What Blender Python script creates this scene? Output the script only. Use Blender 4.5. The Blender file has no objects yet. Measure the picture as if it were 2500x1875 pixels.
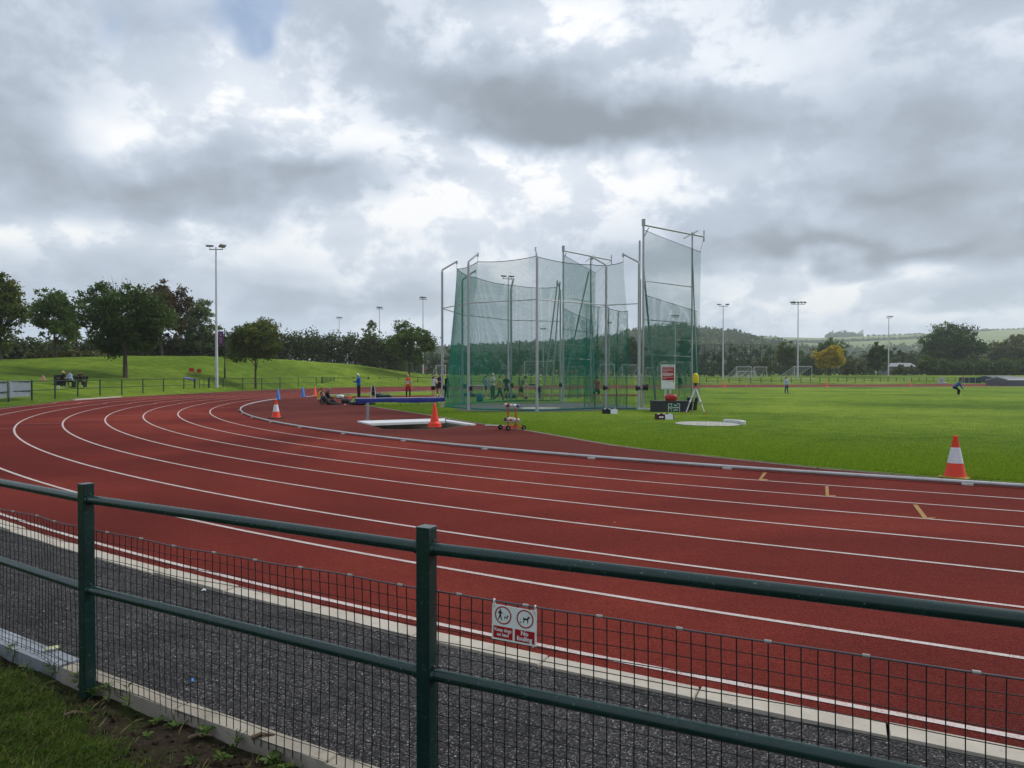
import bpy, bmesh, math, random
import numpy as np
from mathutils import Vector, Matrix, geometry as mgeo

random.seed(7)
RNG = np.random.default_rng(11)
SC = bpy.context.scene
COL = SC.collection
PI = math.pi

# ------------------------------------------------------------------ camera
F_PX, PITCH, CAM_H = 1738.0, -0.0131, 1.7554      # focal length in photo pixels (2500 wide)
cam_d = bpy.data.cameras.new('camera')
cam_d.sensor_width = 36.0
cam_d.lens = 36.0 * F_PX / 2500.0
cam_d.clip_start, cam_d.clip_end = 0.05, 20000.0
cam = bpy.data.objects.new('camera', cam_d)
COL.objects.link(cam)
cam.location = (0, 0, CAM_H)
cam.rotation_euler = (PI / 2 + PITCH, 0, 0)
SC.camera = cam

# ------------------------------------------------------------------ exposure
SC.view_settings.view_transform = 'Standard'
SC.view_settings.look = 'None'
SC.view_settings.gamma = 1.0
SC.view_settings.use_curve_mapping = False
SC.view_settings.exposure = 0.12
SC.cycles.use_denoising = True
try:
    SC.cycles.denoiser = 'OPENIMAGEDENOISE'
except Exception:
    pass
SC.cycles.max_bounces = 4
SC.cycles.diffuse_bounces = 3
SC.cycles.glossy_bounces = 2
SC.cycles.transmission_bounces = 2
SC.cycles.transparent_max_bounces = 12
SC.cycles.volume_bounces = 1
SC.cycles.caustics_reflective = False
SC.cycles.caustics_refractive = False

# ------------------------------------------------------------------ sun (behind thin cloud, in front and high)
SUN_AZ, SUN_EL = math.radians(62), math.radians(46)      # azimuth from +Y towards +X
sun_d = bpy.data.lights.new('sun', 'SUN')
sun_d.energy = 2.3
sun_d.angle = math.radians(12)
sun_d.color = (1.0, 0.96, 0.9)
sun = bpy.data.objects.new('sun', sun_d)
COL.objects.link(sun)
to_sun = Vector((math.sin(SUN_AZ) * math.cos(SUN_EL), math.cos(SUN_AZ) * math.cos(SUN_EL), math.sin(SUN_EL)))
sun.rotation_euler = (-to_sun).to_track_quat('-Z', 'Y').to_euler()
sun.location = (0, 0, 60)

# ------------------------------------------------------------------ world: clear sky behind broken cloud
world = bpy.data.worlds.new('World')
SC.world = world
world.use_nodes = True
WN, WL = world.node_tree.nodes, world.node_tree.links
WN.clear()
def wn(t, **kw):
    n = WN.new(t)
    for k, v in kw.items():
        setattr(n, k, v)
    return n
def wmath(op, a, b=None, c=None):
    n = wn('ShaderNodeMath', operation=op)
    for i, v in enumerate((a, b, c)):
        if v is None:
            continue
        if isinstance(v, (int, float)):
            n.inputs[i].default_value = v
        else:
            WL.new(v, n.inputs[i])
    return n.outputs[0]
def wvec(op, a, b=None):
    n = wn('ShaderNodeVectorMath', operation=op)
    for i, v in enumerate((a, b)):
        if v is None:
            continue
        if isinstance(v, (tuple, list)):
            n.inputs[i].default_value = v
        else:
            WL.new(v, n.inputs[i])
    return n.outputs['Value'] if op == 'DOT_PRODUCT' else n.outputs['Vector']
def wnoise(vec, scale, detail, rough=0.55, dist=0.0, kind='FBM'):
    n = wn('ShaderNodeTexNoise')
    n.noise_type = kind
    n.inputs['Scale'].default_value = scale
    n.inputs['Detail'].default_value = detail
    n.inputs['Roughness'].default_value = rough
    n.inputs['Distortion'].default_value = dist
    WL.new(vec, n.inputs['Vector'])
    return n
tc = wn('ShaderNodeTexCoord')
sep = wn('ShaderNodeSeparateXYZ')
WL.new(tc.outputs['Generated'], sep.inputs[0])
dx, dyv, dz = sep.outputs
az = wmath('ARCTAN2', dx, dyv)
el = wmath('ARCSINE', dz)
ae = wn('ShaderNodeCombineXYZ')
WL.new(az, ae.inputs[0])
WL.new(el, ae.inputs[1])
# perspective-flattened cloud deck coordinates
zz = wmath('ADD', wmath('MAXIMUM', dz, 0.0), 0.30)
deck = wn('ShaderNodeCombineXYZ')
WL.new(wmath('DIVIDE', dx, zz), deck.inputs[0])
WL.new(wmath('DIVIDE', dyv, zz), deck.inputs[1])
warp = wnoise(deck.outputs[0], 1.3, 3, 0.6)
warp_v = wvec('MULTIPLY', wvec('SUBTRACT', warp.outputs['Color'], (0.5, 0.5, 0.5)), (0.26, 0.20, 0.0))
fine = wnoise(ae.outputs[0], 9.0, 3, 0.6)
fine_v = wvec('MULTIPLY', wvec('SUBTRACT', fine.outputs['Color'], (0.5, 0.5, 0.5)), (0.07, 0.05, 0.0))
pos = wvec('ADD', wvec('ADD', ae.outputs[0], warp_v), fine_v)
def pix_ae(x, y):
    u, v = (x - 1250) / F_PX, (914.7 - y) / F_PX
    return math.atan(u), math.atan(v / math.hypot(1, u))
def blob_sum(blobs):
    """soft round-topped masses: a quadratic sphere gradient for each"""
    acc = None
    for x, y, sx, sy, amp in blobs:
        a, e = pix_ae(x, y)
        kx, ky = F_PX / (sx * 2.1), F_PX / (sy * 2.1)
        v = wn('ShaderNodeVectorMath', operation='MULTIPLY_ADD')
        WL.new(pos, v.inputs[0])
        v.inputs[1].default_value = (kx, ky, 0)
        v.inputs[2].default_value = (-a * kx, -e * ky, 0)
        g = wn('ShaderNodeTexGradient', gradient_type='QUADRATIC_SPHERE')
        WL.new(v.outputs[0], g.inputs[0])
        m = wn('ShaderNodeMath', operation='MULTIPLY_ADD')
        WL.new(g.outputs['Fac'], m.inputs[0])
        m.inputs[1].default_value = amp * 1.25
        if acc is None:
            m.inputs[2].default_value = 0.0
        else:
            WL.new(acc, m.inputs[2])
        acc = m.outputs[0]
    return acc
# cloud forms: bright billows, then heavy grey bases (position and spread in photo pixels)
CLOUDS = [
    (1400, 500, 230, 75, 0.26), (1090, 540, 220, 70, 0.40), (1180, 425, 360, 50, 0.28), (1500, 395, 260, 45, 0.30),
    (1300, 640, 340, 60, 0.10), (690, 270, 300, 80, 0.30), (290, 305, 130, 50, 0.34), (980, 350, 220, 60, 0.22),
    (1430, 80, 210, 120, 0.34), (1230, 30, 260, 60, 0.20), (1780, 190, 190, 150, 0.26), (1830, 430, 220, 60, 0.24),
    (2150, 655, 320, 42, 0.36), (1880, 730, 260, 40, 0.26), (100, 545, 260, 65, 0.40), (515, 522, 70, 24, 0.34),
    (800, 575, 280, 60, 0.26), (560, 170, 180, 130, 0.18), (2450, 130, 180, 110, 0.18), (800, 780, 520, 45, 0.12), (2300, 790, 420, 32, 0.18),
    (1250, 210, 300, 110, -0.26), (1540, 285, 300, 80, -0.34), (1330, 325, 420, 42, -0.22), (2150, 320, 380, 110, -0.24),
    (2250, 425, 380, 50, -0.24), (370, 410, 440, 75, -0.24), (420, 510, 240, 40, -0.20), (760, 430, 200, 45, -0.14),
    (2200, 562, 430, 34, -0.28), (1900, 592, 280, 30, -0.20), (360, 30, 190, 60, -0.14), (70, 240, 200, 100, -0.12),
    (2350, 40, 280, 60, -0.10), (60, 690, 300, 70, -0.10), (700, 690, 420, 45, -0.08),
]
f1 = wnoise(deck.outputs[0], 1.9, 4, 0.55, 0.0)
f2 = wnoise(wvec('MULTIPLY', wvec('ADD', ae.outputs[0], wvec('MULTIPLY', warp_v, (0.35, 0.35, 0.0))), (1.0, 1.45, 1.0)), 8.0, 8, 0.60, 0.0)
crisp = wn('ShaderNodeMapRange')                    # firm cauliflower edges inside the soft masses
crisp.interpolation_type = 'SMOOTHSTEP'
WL.new(f2.outputs[0], crisp.inputs[0])
crisp.inputs[1].default_value, crisp.inputs[2].default_value = 0.45, 0.57
base = wmath('ADD', 0.45, blob_sum(CLOUDS))
lit = wmath('MULTIPLY', wmath('SUBTRACT', base, 0.28), 0.62)   # more structure where the cloud is lit
bright = wmath('ADD', base, wmath('MULTIPLY', wmath('SUBTRACT', f1.outputs[0], 0.5), 0.42))
bright = wmath('ADD', bright, wmath('MULTIPLY', wmath('SUBTRACT', f2.outputs[0], 0.5), 0.40))
bright = wmath('ADD', bright, wmath('MULTIPLY', wmath('SUBTRACT', crisp.outputs[0], 0.5), wmath('MAXIMUM', lit, 0.05)))
ramp = wn('ShaderNodeValToRGB')
WL.new(bright, ramp.inputs[0])
cr = ramp.color_ramp
cr.interpolation = 'B_SPLINE'
stops = [(0.0, (0.25, 0.285, 0.335)), (0.20, (0.335, 0.385, 0.455)), (0.42, (0.50, 0.57, 0.68)), (0.62, (0.71, 0.77, 0.86)),
         (0.82, (0.90, 0.925, 0.97)), (1.0, (1.05, 1.04, 1.03))]
while len(cr.elements) < len(stops):
    cr.elements.new(0.5)
for e, (p, c) in zip(cr.elements, stops):
    e.position = p
    e.color = (*c, 1)
sky = wn('ShaderNodeTexSky')
sky.sky_type = 'NISHITA'
sky.sun_disc = False
sky.sun_elevation = SUN_EL
sky.sun_rotation = SUN_AZ
sky_s = wvec('MULTIPLY', sky.outputs[0], (0.15, 0.15, 0.15))
gap = blob_sum([(585, 0, 95, 75, 1.2), (595, 105, 40, 45, 0.75), (240, 40, 110, 80, 0.40), (420, 60, 120, 80, 0.25)])
gap = wmath('ADD', gap, wmath('MULTIPLY', wmath('SUBTRACT', f2.outputs[0], 0.5), 1.5))
gr = wn('ShaderNodeMapRange')
gr.interpolation_type = 'SMOOTHSTEP'
WL.new(gap, gr.inputs[0])
gr.inputs[1].default_value, gr.inputs[2].default_value = 0.22, 0.95
gr.inputs[4].default_value = 0.70
mix = wn('ShaderNodeMix', data_type='RGBA')
WL.new(gr.outputs[0], mix.inputs[0])
WL.new(ramp.outputs[0], mix.inputs[6])
WL.new(sky_s, mix.inputs[7])
bg = wn('ShaderNodeBackground')
bg.inputs[1].default_value = 1.0
WL.new(mix.outputs[2], bg.inputs[0])
world.cycles.sampling_method = 'NONE'
wo = wn('ShaderNodeOutputWorld')
WL.new(bg.outputs[0], wo.inputs[0])

# ================================================================== helpers
def ray(x, y):
    """world direction (y component about 1) through photo pixel x, y"""
    u, v = (x - 1250) / F_PX, (937.5 - y) / F_PX
    cp, sp = math.cos(PITCH), math.sin(PITCH)
    return u, cp - sp * v, sp + cp * v
def G(x, y, z=0.0):
    """point of height z seen at photo pixel x, y (used only to survey where things stand)"""
    a, b, c = ray(x, y)
    t = (z - CAM_H) / c
    return Vector((a * t, b * t, z))
def AT(x, y, D):
    a, b, c = ray(x, y)
    t = D / b
    return Vector((a * t, D, CAM_H + c * t))
def PXM(D):
    return D / F_PX                                     # metres per photo pixel at distance D

def lerp_tab(x, tab):
    return float(np.interp(x, [t[0] for t in tab], [t[1] for t in tab]))

class MB:
    """collects faces; build() links them as one mesh object"""
    def __init__(s):
        s.v, s.f, s.m, s.sm = [], [], [], []
    def add(s, verts, faces, mi=0, smooth=False, M=None):
        o = len(s.v)
        s.v += [tuple(M @ Vector(v)) if M is not None else tuple(v) for v in verts]
        for f in faces:
            s.f.append(tuple(i + o for i in f))
            s.m.append(mi)
            s.sm.append(smooth)
        return s
    def box(s, c, d, mi=0, rz=0.0, M=None, bev=0.0, rx=0.0, ry=0.0):
        x, y, z = d[0] / 2, d[1] / 2, d[2] / 2
        T = Matrix.Translation(c) @ Matrix.Rotation(rz, 4, 'Z') @ Matrix.Rotation(ry, 4, 'Y') @ Matrix.Rotation(rx, 4, 'X')
        if M is not None:
            T = M @ T
        if bev <= 0:
            vs = [(a * x, b * y, e * z) for e in (-1, 1) for b in (-1, 1) for a in (-1, 1)]
            fs = [(0, 2, 3, 1), (4, 5, 7, 6), (0, 1, 5, 4), (1, 3, 7, 5), (3, 2, 6, 7), (2, 0, 4, 6)]
            return s.add(vs, fs, mi, False, T)
        b = min(bev, x * .9, y * .9, z * .9)
        rings = []
        for zz, ins in ((-z, b), (-z + b, 0), (z - b, 0), (z, b)):
            X, Y = x - ins, y - ins
            B = b * (1 if ins == 0 else .6)
            rings.append([(-X + B, -Y, zz), (X - B, -Y, zz), (X, -Y + B, zz), (X, Y - B, zz), (X - B, Y, zz), (-X + B, Y, zz), (-X, Y - B, zz), (-X, -Y + B, zz)])
        vs = [p for r in rings for p in r]
        fs = [tuple(reversed(range(8))), tuple(range(24, 32))]
        for k in range(3):
            for i in range(8):
                j = (i + 1) % 8
                fs.append((k * 8 + i, k * 8 + j, k * 8 + 8 + j, k * 8 + 8 + i))
        return s.add(vs, fs, mi, False, T)
    def cyl(s, p0, p1, r0, r1=None, n=10, mi=0, caps=True, smooth=True, M=None):
        r1 = r0 if r1 is None else r1
        p0, p1 = Vector(p0), Vector(p1)
        a = (p1 - p0)
        if a.length < 1e-9:
            return s
        a.normalize()
        t = Vector((0, 0, 1)) if abs(a.z) < .9 else Vector((1, 0, 0))
        u = a.cross(t).normalized()
        w = a.cross(u)
        vs = []
        for p, r in ((p0, r0), (p1, r1)):
            for i in range(n):
                q = 2 * PI * i / n
                vs.append(p + u * (r * math.cos(q)) + w * (r * math.sin(q)))
        s.add(vs, [(i, n + i, n + (i + 1) % n, (i + 1) % n) for i in range(n)], mi, smooth, M)
        if caps:
            s.add(vs[:n], [tuple(range(n))], mi, False, M)
            s.add(vs[n:], [tuple(reversed(range(n)))], mi, False, M)
        return s
    def tube(s, pts, r, n=8, mi=0, closed=False, caps=True, M=None, smooth=True):
        pts = [Vector(p) for p in pts]
        rs = r if isinstance(r, (list, tuple)) else [r] * len(pts)
        N = len(pts)
        vs = []
        prev = None
        for i, p in enumerate(pts):
            a = pts[(i + 1) % N] if (closed or i < N - 1) else p
            b = pts[(i - 1) % N] if (closed or i > 0) else p
            d = (a - b)
            d = d.normalized() if d.length > 1e-9 else Vector((0, 0, 1))
            if prev is None:
                t = Vector((0, 0, 1)) if abs(d.z) < .9 else Vector((1, 0, 0))
                u = d.cross(t).normalized()
            else:
                u = (prev - d * prev.dot(d))
                u = u.normalized() if u.length > 1e-6 else d.orthogonal().normalized()
            prev = u
            w = d.cross(u)
            for k in range(n):
                q = 2 * PI * k / n
                vs.append(p + u * (rs[i] * math.cos(q)) + w * (rs[i] * math.sin(q)))
        fs = []
        for i in range(N if closed else N - 1):
            j = (i + 1) % N
            for k in range(n):
                fs.append((i * n + k, i * n + (k + 1) % n, j * n + (k + 1) % n, j * n + k))
        s.add(vs, fs, mi, smooth, M)
        if caps and not closed:
            s.add(vs[:n], [tuple(reversed(range(n)))], mi, False, M)
            s.add(vs[-n:], [tuple(range(n))], mi, False, M)
        return s
    def lathe(s, prof, c=(0, 0, 0), n=20, mi=0, smooth=True, M=None, sx=1, sy=1):
        vs = []
        for r, z in prof:
            for i in range(n):
                q = 2 * PI * i / n
                vs.append((c[0] + r * sx * math.cos(q), c[1] + r * sy * math.sin(q), c[2] + z))
        fs = []
        for k in range(len(prof) - 1):
            for i in range(n):
                j = (i + 1) % n
                fs.append((k * n + i, k * n + j, k * n + n + j, k * n + n + i))
        s.add(vs, fs, mi, smooth, M)
        if prof[0][0] > 1e-6:
            s.add(vs[:n], [tuple(reversed(range(n)))], mi, False, M)
        if prof[-1][0] > 1e-6:
            s.add(vs[-n:], [tuple(range(n))], mi, False, M)
        return s
    def prism(s, poly, z0, z1, mi=0, M=None):
        n = len(poly)
        vs = [(x, y, z0) for x, y in poly] + [(x, y, z1) for x, y in poly]
        fs = [tuple(reversed(range(n))), tuple(range(n, 2 * n))] + [(i, (i + 1) % n, n + (i + 1) % n, n + i) for i in range(n)]
        return s.add(vs, fs, mi, False, M)
    def ellipsoid(s, c, r, nu=12, nv=8, mi=0, M=None):
        vs, fs = [], []
        for j in range(nv + 1):
            t = PI * j / nv
            for i in range(nu):
                q = 2 * PI * i / nu
                vs.append((c[0] + r[0] * math.sin(t) * math.cos(q), c[1] + r[1] * math.sin(t) * math.sin(q), c[2] - r[2] * math.cos(t)))
        for j in range(nv):
            for i in range(nu):
                k = (i + 1) % nu
                fs.append((j * nu + i, j * nu + k, (j + 1) * nu + k, (j + 1) * nu + i))
        return s.add(vs, fs, mi, True, M)
    def mesh(s, name, mats):
        me = bpy.data.meshes.new(name)
        me.from_pydata(s.v, [], s.f)
        for m in (mats if isinstance(mats, (list, tuple)) else [mats]):
            me.materials.append(m)
        me.polygons.foreach_set('material_index', s.m)
        me.polygons.foreach_set('use_smooth', s.sm)
        me.update()
        return me
    def build(s, name, mats, parent=None, loc=None):
        return link(name, s.mesh(name, mats), parent, loc)

def link(name, data, parent=None, loc=None):
    o = bpy.data.objects.new(name, data)
    COL.objects.link(o)
    if parent is not None:
        o.parent = parent
    if loc is not None:
        o.location = loc
    return o
def tag(o, label=None, cat=None, group=None, kind=None):
    if label: o['label'] = label
    if cat: o['category'] = cat
    if group: o['group'] = group
    if kind: o['kind'] = kind
    return o
def thing(name, label, cat, loc=(0, 0, 0), rz=0.0, group=None):
    o = link(name, None, None, loc)
    o.empty_display_size = 0.2
    o.rotation_euler = (0, 0, rz)
    return tag(o, label, cat, group)
def copy_tree(o, parent=None):
    c = o.copy()
    COL.objects.link(c)
    c.parent = parent
    for ch in o.children:
        copy_tree(ch, c)
    return c
def np_mesh(name, V, Fq, mats, attr=None, smooth=False):
    """numpy verts (n,3) and faces (m,k) to a mesh; attr = per-face float named tint"""
    me = bpy.data.meshes.new(name)
    V = np.asarray(V, np.float32)
    Fq = np.asarray(Fq, np.int32)
    m, k = Fq.shape
    me.vertices.add(len(V))
    me.vertices.foreach_set('co', V.ravel())
    me.loops.add(m * k)
    me.loops.foreach_set('vertex_index', Fq.ravel())
    me.polygons.add(m)
    me.polygons.foreach_set('loop_start', np.arange(0, m * k, k, dtype=np.int32))
    me.polygons.foreach_set('loop_total', np.full(m, k, np.int32))
    if smooth:
        me.polygons.foreach_set('use_smooth', np.ones(m, bool))
    for mm in (mats if isinstance(mats, (list, tuple)) else [mats]):
        me.materials.append(mm)
    if attr is not None:
        a = me.attributes.new('tint', 'FLOAT', 'FACE')
        a.data.foreach_set('value', np.asarray(attr, np.float32))
    me.update(calc_edges=True)
    me.validate()
    return me

# ------------------------------------------------------------------ materials
MATS = {}
def nmat(name):
    m = bpy.data.materials.new(name)
    m.use_nodes = True
    nt = m.node_tree
    nt.nodes.clear()
    out = nt.nodes.new('ShaderNodeOutputMaterial')
    MATS[name] = m
    return m, nt, out
class NT:
    def __init__(s, nt):
        s.nt = nt
    def n(s, t, **kw):
        x = s.nt.nodes.new(t)
        for k, v in kw.items():
            setattr(x, k, v)
        return x
    def l(s, a, b):
        s.nt.links.new(a, b)
    def noise(s, vec, scale, detail=4, rough=.55, dist=0.):
        x = s.n('ShaderNodeTexNoise')
        x.inputs['Scale'].default_value = scale
        x.inputs['Detail'].default_value = detail
        x.inputs['Roughness'].default_value = rough
        x.inputs['Distortion'].default_value = dist
        if vec is not None:
            s.l(vec, x.inputs['Vector'])
        return x.outputs[0]
    def ramp(s, fac, stops, interp='LINEAR'):
        x = s.n('ShaderNodeValToRGB')
        x.color_ramp.interpolation = interp
        while len(x.color_ramp.elements) < len(stops):
            x.color_ramp.elements.new(.5)
        for e, (p, c) in zip(x.color_ramp.elements, stops):
            e.position = p
            e.color = (*c, 1) if len(c) == 3 else c
        s.l(fac, x.inputs[0])
        return x.outputs[0]
    def mix(s, fac, a, b, blend='MIX'):
        x = s.n('ShaderNodeMix', data_type='RGBA', blend_type=blend)
        for i, v in ((0, fac), (6, a), (7, b)):
            if isinstance(v, (int, float)):
                x.inputs[i].default_value = v
            elif isinstance(v, tuple):
                x.inputs[i].default_value = (*v, 1) if len(v) == 3 else v
            else:
                s.l(v, x.inputs[i])
        return x.outputs[2]
    def math(s, op, a, b=None):
        x = s.n('ShaderNodeMath', operation=op)
        for i, v in enumerate((a, b)):
            if v is None: continue
            if isinstance(v, (int, float)): x.inputs[i].default_value = v
            else: s.l(v, x.inputs[i])
        return x.outputs[0]
    def bump(s, h, strength, dist=.01):
        x = s.n('ShaderNodeBump')
        x.inputs['Strength'].default_value = strength
        x.inputs['Distance'].default_value = dist
        s.l(h, x.inputs['Height'])
        return x.outputs[0]
    def bsdf(s, col, rough=.7, metal=0., spec=.3, normal=None, out=None):
        x = s.n('ShaderNodeBsdfPrincipled')
        if isinstance(col, tuple): x.inputs['Base Color'].default_value = (*col, 1)
        else: s.l(col, x.inputs['Base Color'])
        if isinstance(rough, (int, float)): x.inputs['Roughness'].default_value = rough
        else: s.l(rough, x.inputs['Roughness'])
        x.inputs['Metallic'].default_value = metal
        x.inputs['Specular IOR Level'].default_value = spec
        if normal is not None: s.l(normal, x.inputs['Normal'])
        if out is not None: s.l(x.outputs[0], out.inputs[0])
        return x
    def obj(s):
        return s.n('ShaderNodeTexCoord').outputs['Object']
    def pos(s):
        return s.n('ShaderNodeNewGeometry').outputs['Position']
def paint(name, col, rough=.5, metal=0., spec=.35, var=.12, scale=6., dirt=None, dirt_amt=.35, bump=0., coords='obj'):
    """painted / plain surface with mottling and grime"""
    m, nt, out = nmat(name)
    N = NT(nt)
    v = N.obj() if coords == 'obj' else N.pos()
    n1 = N.noise(v, scale, 6, .6)
    lo = tuple(c * (1 - var) for c in col)
    hi = tuple(min(1, c * (1 + var)) for c in col)
    c = N.ramp(n1, [(.3, lo), (.7, hi)])
    if dirt:
        n2 = N.noise(v, scale * 2.7, 8, .7)
        c = N.mix(N.ramp(n2, [(.52, (0, 0, 0)), (.72, (dirt_amt,) * 3)]), c, dirt)
    r = N.math('ADD', N.math('MULTIPLY', N.math('SUBTRACT', n1, .5), .25), rough)
    nrm = N.bump(N.noise(v, scale * 12, 3), bump, .004) if bump else None
    N.bsdf(c, r, metal, spec, nrm, out)
    return m

# ================================================================== the running track's layout
TR_ROLL, TCX, TCY, TTH = 0.0116, 21.087, 45.09, -0.441
TD = np.array([math.cos(TTH), math.sin(TTH)])
TNv = np.array([-TD[1], TD[0]])
R0, LANE = 35.8, 1.22
DY0 = [(600, 0), (675, -1.0), (812, -3.0), (988, -3.9), (1071, -4.4), (1500, -7.8), (1720, -11.9), (2000, -17.9), (2460, -28.6), (3000, -41.5), (4000, -61)]
DY8 = [(-100, 0), (0, 0), (150, -1.9), (300, -1.6), (452, -2.2), (500, -2.8), (636, -4.6), (726, -5.9), (816, -7.2), (924, -7.7), (1018, -7.6), (1600, -11.8), (2100, -21.5), (2500, -31.3), (3000, -41.0), (4000, -60.5)]
def site(X, Y):
    """the track's own level survey carried onto the flat site"""
    cp, sp = math.cos(PITCH), math.sin(PITCH)
    fy, uz = Y * cp - CAM_H * sp, -Y * sp - CAM_H * cp
    c, s = math.cos(TR_ROLL), math.sin(TR_ROLL)
    x, z = c * X + s * uz, -s * X + c * uz
    wy, wz = cp * fy - sp * z, sp * fy + cp * z
    t = -CAM_H / wz
    return x * t, wy * t
def ring(R, st):
    """st = ('n', a) near straight, ('b', angle) bend, ('f', a) far straight"""
    k, v = st
    if k == 'n':
        p = np.array([TCX, TCY]) - R * TNv + v * TD
    elif k == 'b':
        p = np.array([TCX, TCY]) + R * (-math.cos(v) * TNv - math.sin(v) * TD)
    else:
        p = np.array([TCX, TCY]) + R * TNv + v * TD
    x, y = site(*p)
    if k == 'f' or (k == 'b' and v > 0.95):
        px = 1250 + F_PX * x / y
        py = 914.7 + F_PX * CAM_H / y
        q = (R - R0) / 10.2
        py += (1 - q) * lerp_tab(px, DY0) + q * lerp_tab(px, DY8)
        g = G(px, py)
        x, y = g.x, g.y
    return x, y
STN = [('n', a) for a in (45, 30, 20, 14, 10, 7, 5, 4, 3, 2, 1)]
STB = [('b', math.radians(i * .75)) for i in range(241)]
STF = [('f', a) for a in (3, 6, 10, 14, 18, 22, 27, 32, 38, 45)]
ST = STN + STB + STF
def strip(name, Ra, Rb, st, z, m, parent=None, kind=None, thick=0.0):
    mb = MB()
    vs = []
    for s in st:
        for R in (Ra, Rb):
            x, y = ring(R, s)
            vs.append((x, y, z))
    fs = [(2 * i, 2 * i + 2, 2 * i + 3, 2 * i + 1) for i in range(len(st) - 1)]
    mb.add(vs, fs)
    o = mb.build(name, m, parent)
    if kind:
        o['kind'] = kind
    return o

# ------------------------------------------------------------------ ground materials
def mat_track(name, c_dark, c_mid, c_light):
    m, nt, out = nmat(name)
    N = NT(nt)
    p = N.pos()
    big = N.noise(p, .11, 4, .6, .6)
    gran = N.noise(p, 130, 2, .6)
    mid = N.noise(p, 10, 6, .72)
    crumb = N.noise(p, 42, 3, .7)
    c = N.ramp(big, [(.36, c_dark), (.5, c_mid), (.64, c_light)])
    c = N.mix(1.0, c, N.ramp(gran, [(.30, (.30, .28, .28)), (.5, (1, 1, 1)), (.66, (1.7, 1.6, 1.5)), (.76, (2.8, 2.6, 2.4))]), 'MULTIPLY')
    c = N.mix(1.0, c, N.ramp(crumb, [(.30, (.66, .64, .64)), (.70, (1.34, 1.32, 1.3))]), 'MULTIPLY')
    c = N.mix(.7, c, N.ramp(mid, [(.25, (.66, .66, .66)), (.75, (1.26, 1.24, 1.22))]), 'MULTIPLY')
    scuff = N.noise(p, 1.3, 7, .78, 1.4)
    c = N.mix(N.ramp(scuff, [(.60, (0,) * 3), (.74, (.42,) * 3)]), c, (.085, .030, .028))
    vor = N.n('ShaderNodeTexVoronoi')
    vor.inputs['Scale'].default_value = 1.1
    N.l(p, vor.inputs['Vector'])
    c = N.mix(N.ramp(vor.outputs['Distance'], [(.010, (.8,) * 3), (.016, (0,) * 3)]), c, (.55, .50, .45))
    nrm = N.bump(N.math('ADD', gran, N.math('MULTIPLY', crumb, 1.5)), .6, .005)
    N.bsdf(c, N.math('ADD', N.math('MULTIPLY', mid, .1), .88), 0, .03, nrm, out)
    return m
M_TRACK = mat_track('track rubber', (.086, .0175, .0150), (.130, .0240, .0190), (.190, .037, .026))
M_APRON = mat_track('apron rubber', (.082, .022, .019), (.108, .029, .024), (.136, .037, .029))
def mat_line(name, col, under, wear=.55):
    m, nt, out = nmat(name)
    N = NT(nt)
    p = N.pos()
    n = N.noise(p, 120, 3, .7)
    n2 = N.noise(p, 3, 4, .6)
    f = N.ramp(N.math('ADD', n, N.math('MULTIPLY', N.math('SUBTRACT', n2, .5), .35)), [(wear, (0, 0, 0)), (wear + .13, (.85,) * 3)])
    c = N.mix(f, col, under)
    N.bsdf(c, .6, 0, .3, N.bump(n, .4, .003), out)
    return m
M_LINE = mat_line('white line paint', (.52, .455, .425), (.22, .07, .06), .505)
M_LINE_OLD = mat_line('worn line paint', (.30, .12, .11), (.20, .045, .04), .40)
M_YELLOW = mat_line('yellow mark paint', (.30, .165, .018), (.18, .06, .025), .50)
def mat_asphalt():
    m, nt, out = nmat('dark tarmac')
    N = NT(nt)
    p = N.pos()
    vo = N.n('ShaderNodeTexVoronoi')
    vo.inputs['Scale'].default_value = 165
    N.l(p, vo.inputs['Vector'])
    sepc = N.n('ShaderNodeSeparateColor')
    N.l(vo.outputs['Color'], sepc.inputs[0])
    c = N.ramp(sepc.outputs[0], [(0, (.014, .0135, .014)), (.5, (.032, .031, .032)), (.82, (.066, .064, .064)), (.95, (.13, .127, .125)), (1, (.30, .29, .285))])
    c = N.mix(.8, c, N.ramp(N.noise(p, 1.6, 6, .65), [(.3, (.65, .65, .65)), (.7, (1.35, 1.32, 1.3))]), 'MULTIPLY')
    h = N.math('ADD', N.math('MULTIPLY', vo.outputs['Distance'], -1.0), N.math('MULTIPLY', N.noise(p, 60, 3), .5))
    N.bsdf(c, .95, 0, .08, N.bump(h, .7, .004), out)
    return m
M_ASPH = mat_asphalt()
def mat_concrete(name, c0, c1, stain=(.10, .095, .08), sc=4.):
    m, nt, out = nmat(name)
    N = NT(nt)
    p = N.pos()
    a = N.noise(p, sc, 7, .65, .3)
    c = N.ramp(a, [(.3, c0), (.7, c1)])
    s = N.noise(p, sc * 3.3, 8, .75)
    c = N.mix(N.ramp(s, [(.55, (0,) * 3), (.75, (.55,) * 3)]), c, stain)
    pit = N.noise(p, 70, 3, .7)
    c = N.mix(N.ramp(pit, [(.70, (0,) * 3), (.76, (.8,) * 3)]), c, (.06, .055, .05))
    N.bsdf(c, .85, 0, .25, N.bump(pit, .5, .004), out)
    return m
M_SLAB = mat_concrete('edging concrete', (.36, .32, .265), (.48, .435, .365), (.18, .15, .11))
M_CONC = mat_concrete('pad concrete', (.34, .33, .31), (.46, .45, .42))
M_HARD = mat_concrete('dark hardstanding', (.07, .075, .08), (.12, .125, .13), (.05, .05, .05), 1.5)
M_PIT = mat_concrete('pit concrete', (.26, .23, .18), (.40, .36, .29), (.05, .055, .035), 2.)
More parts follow.
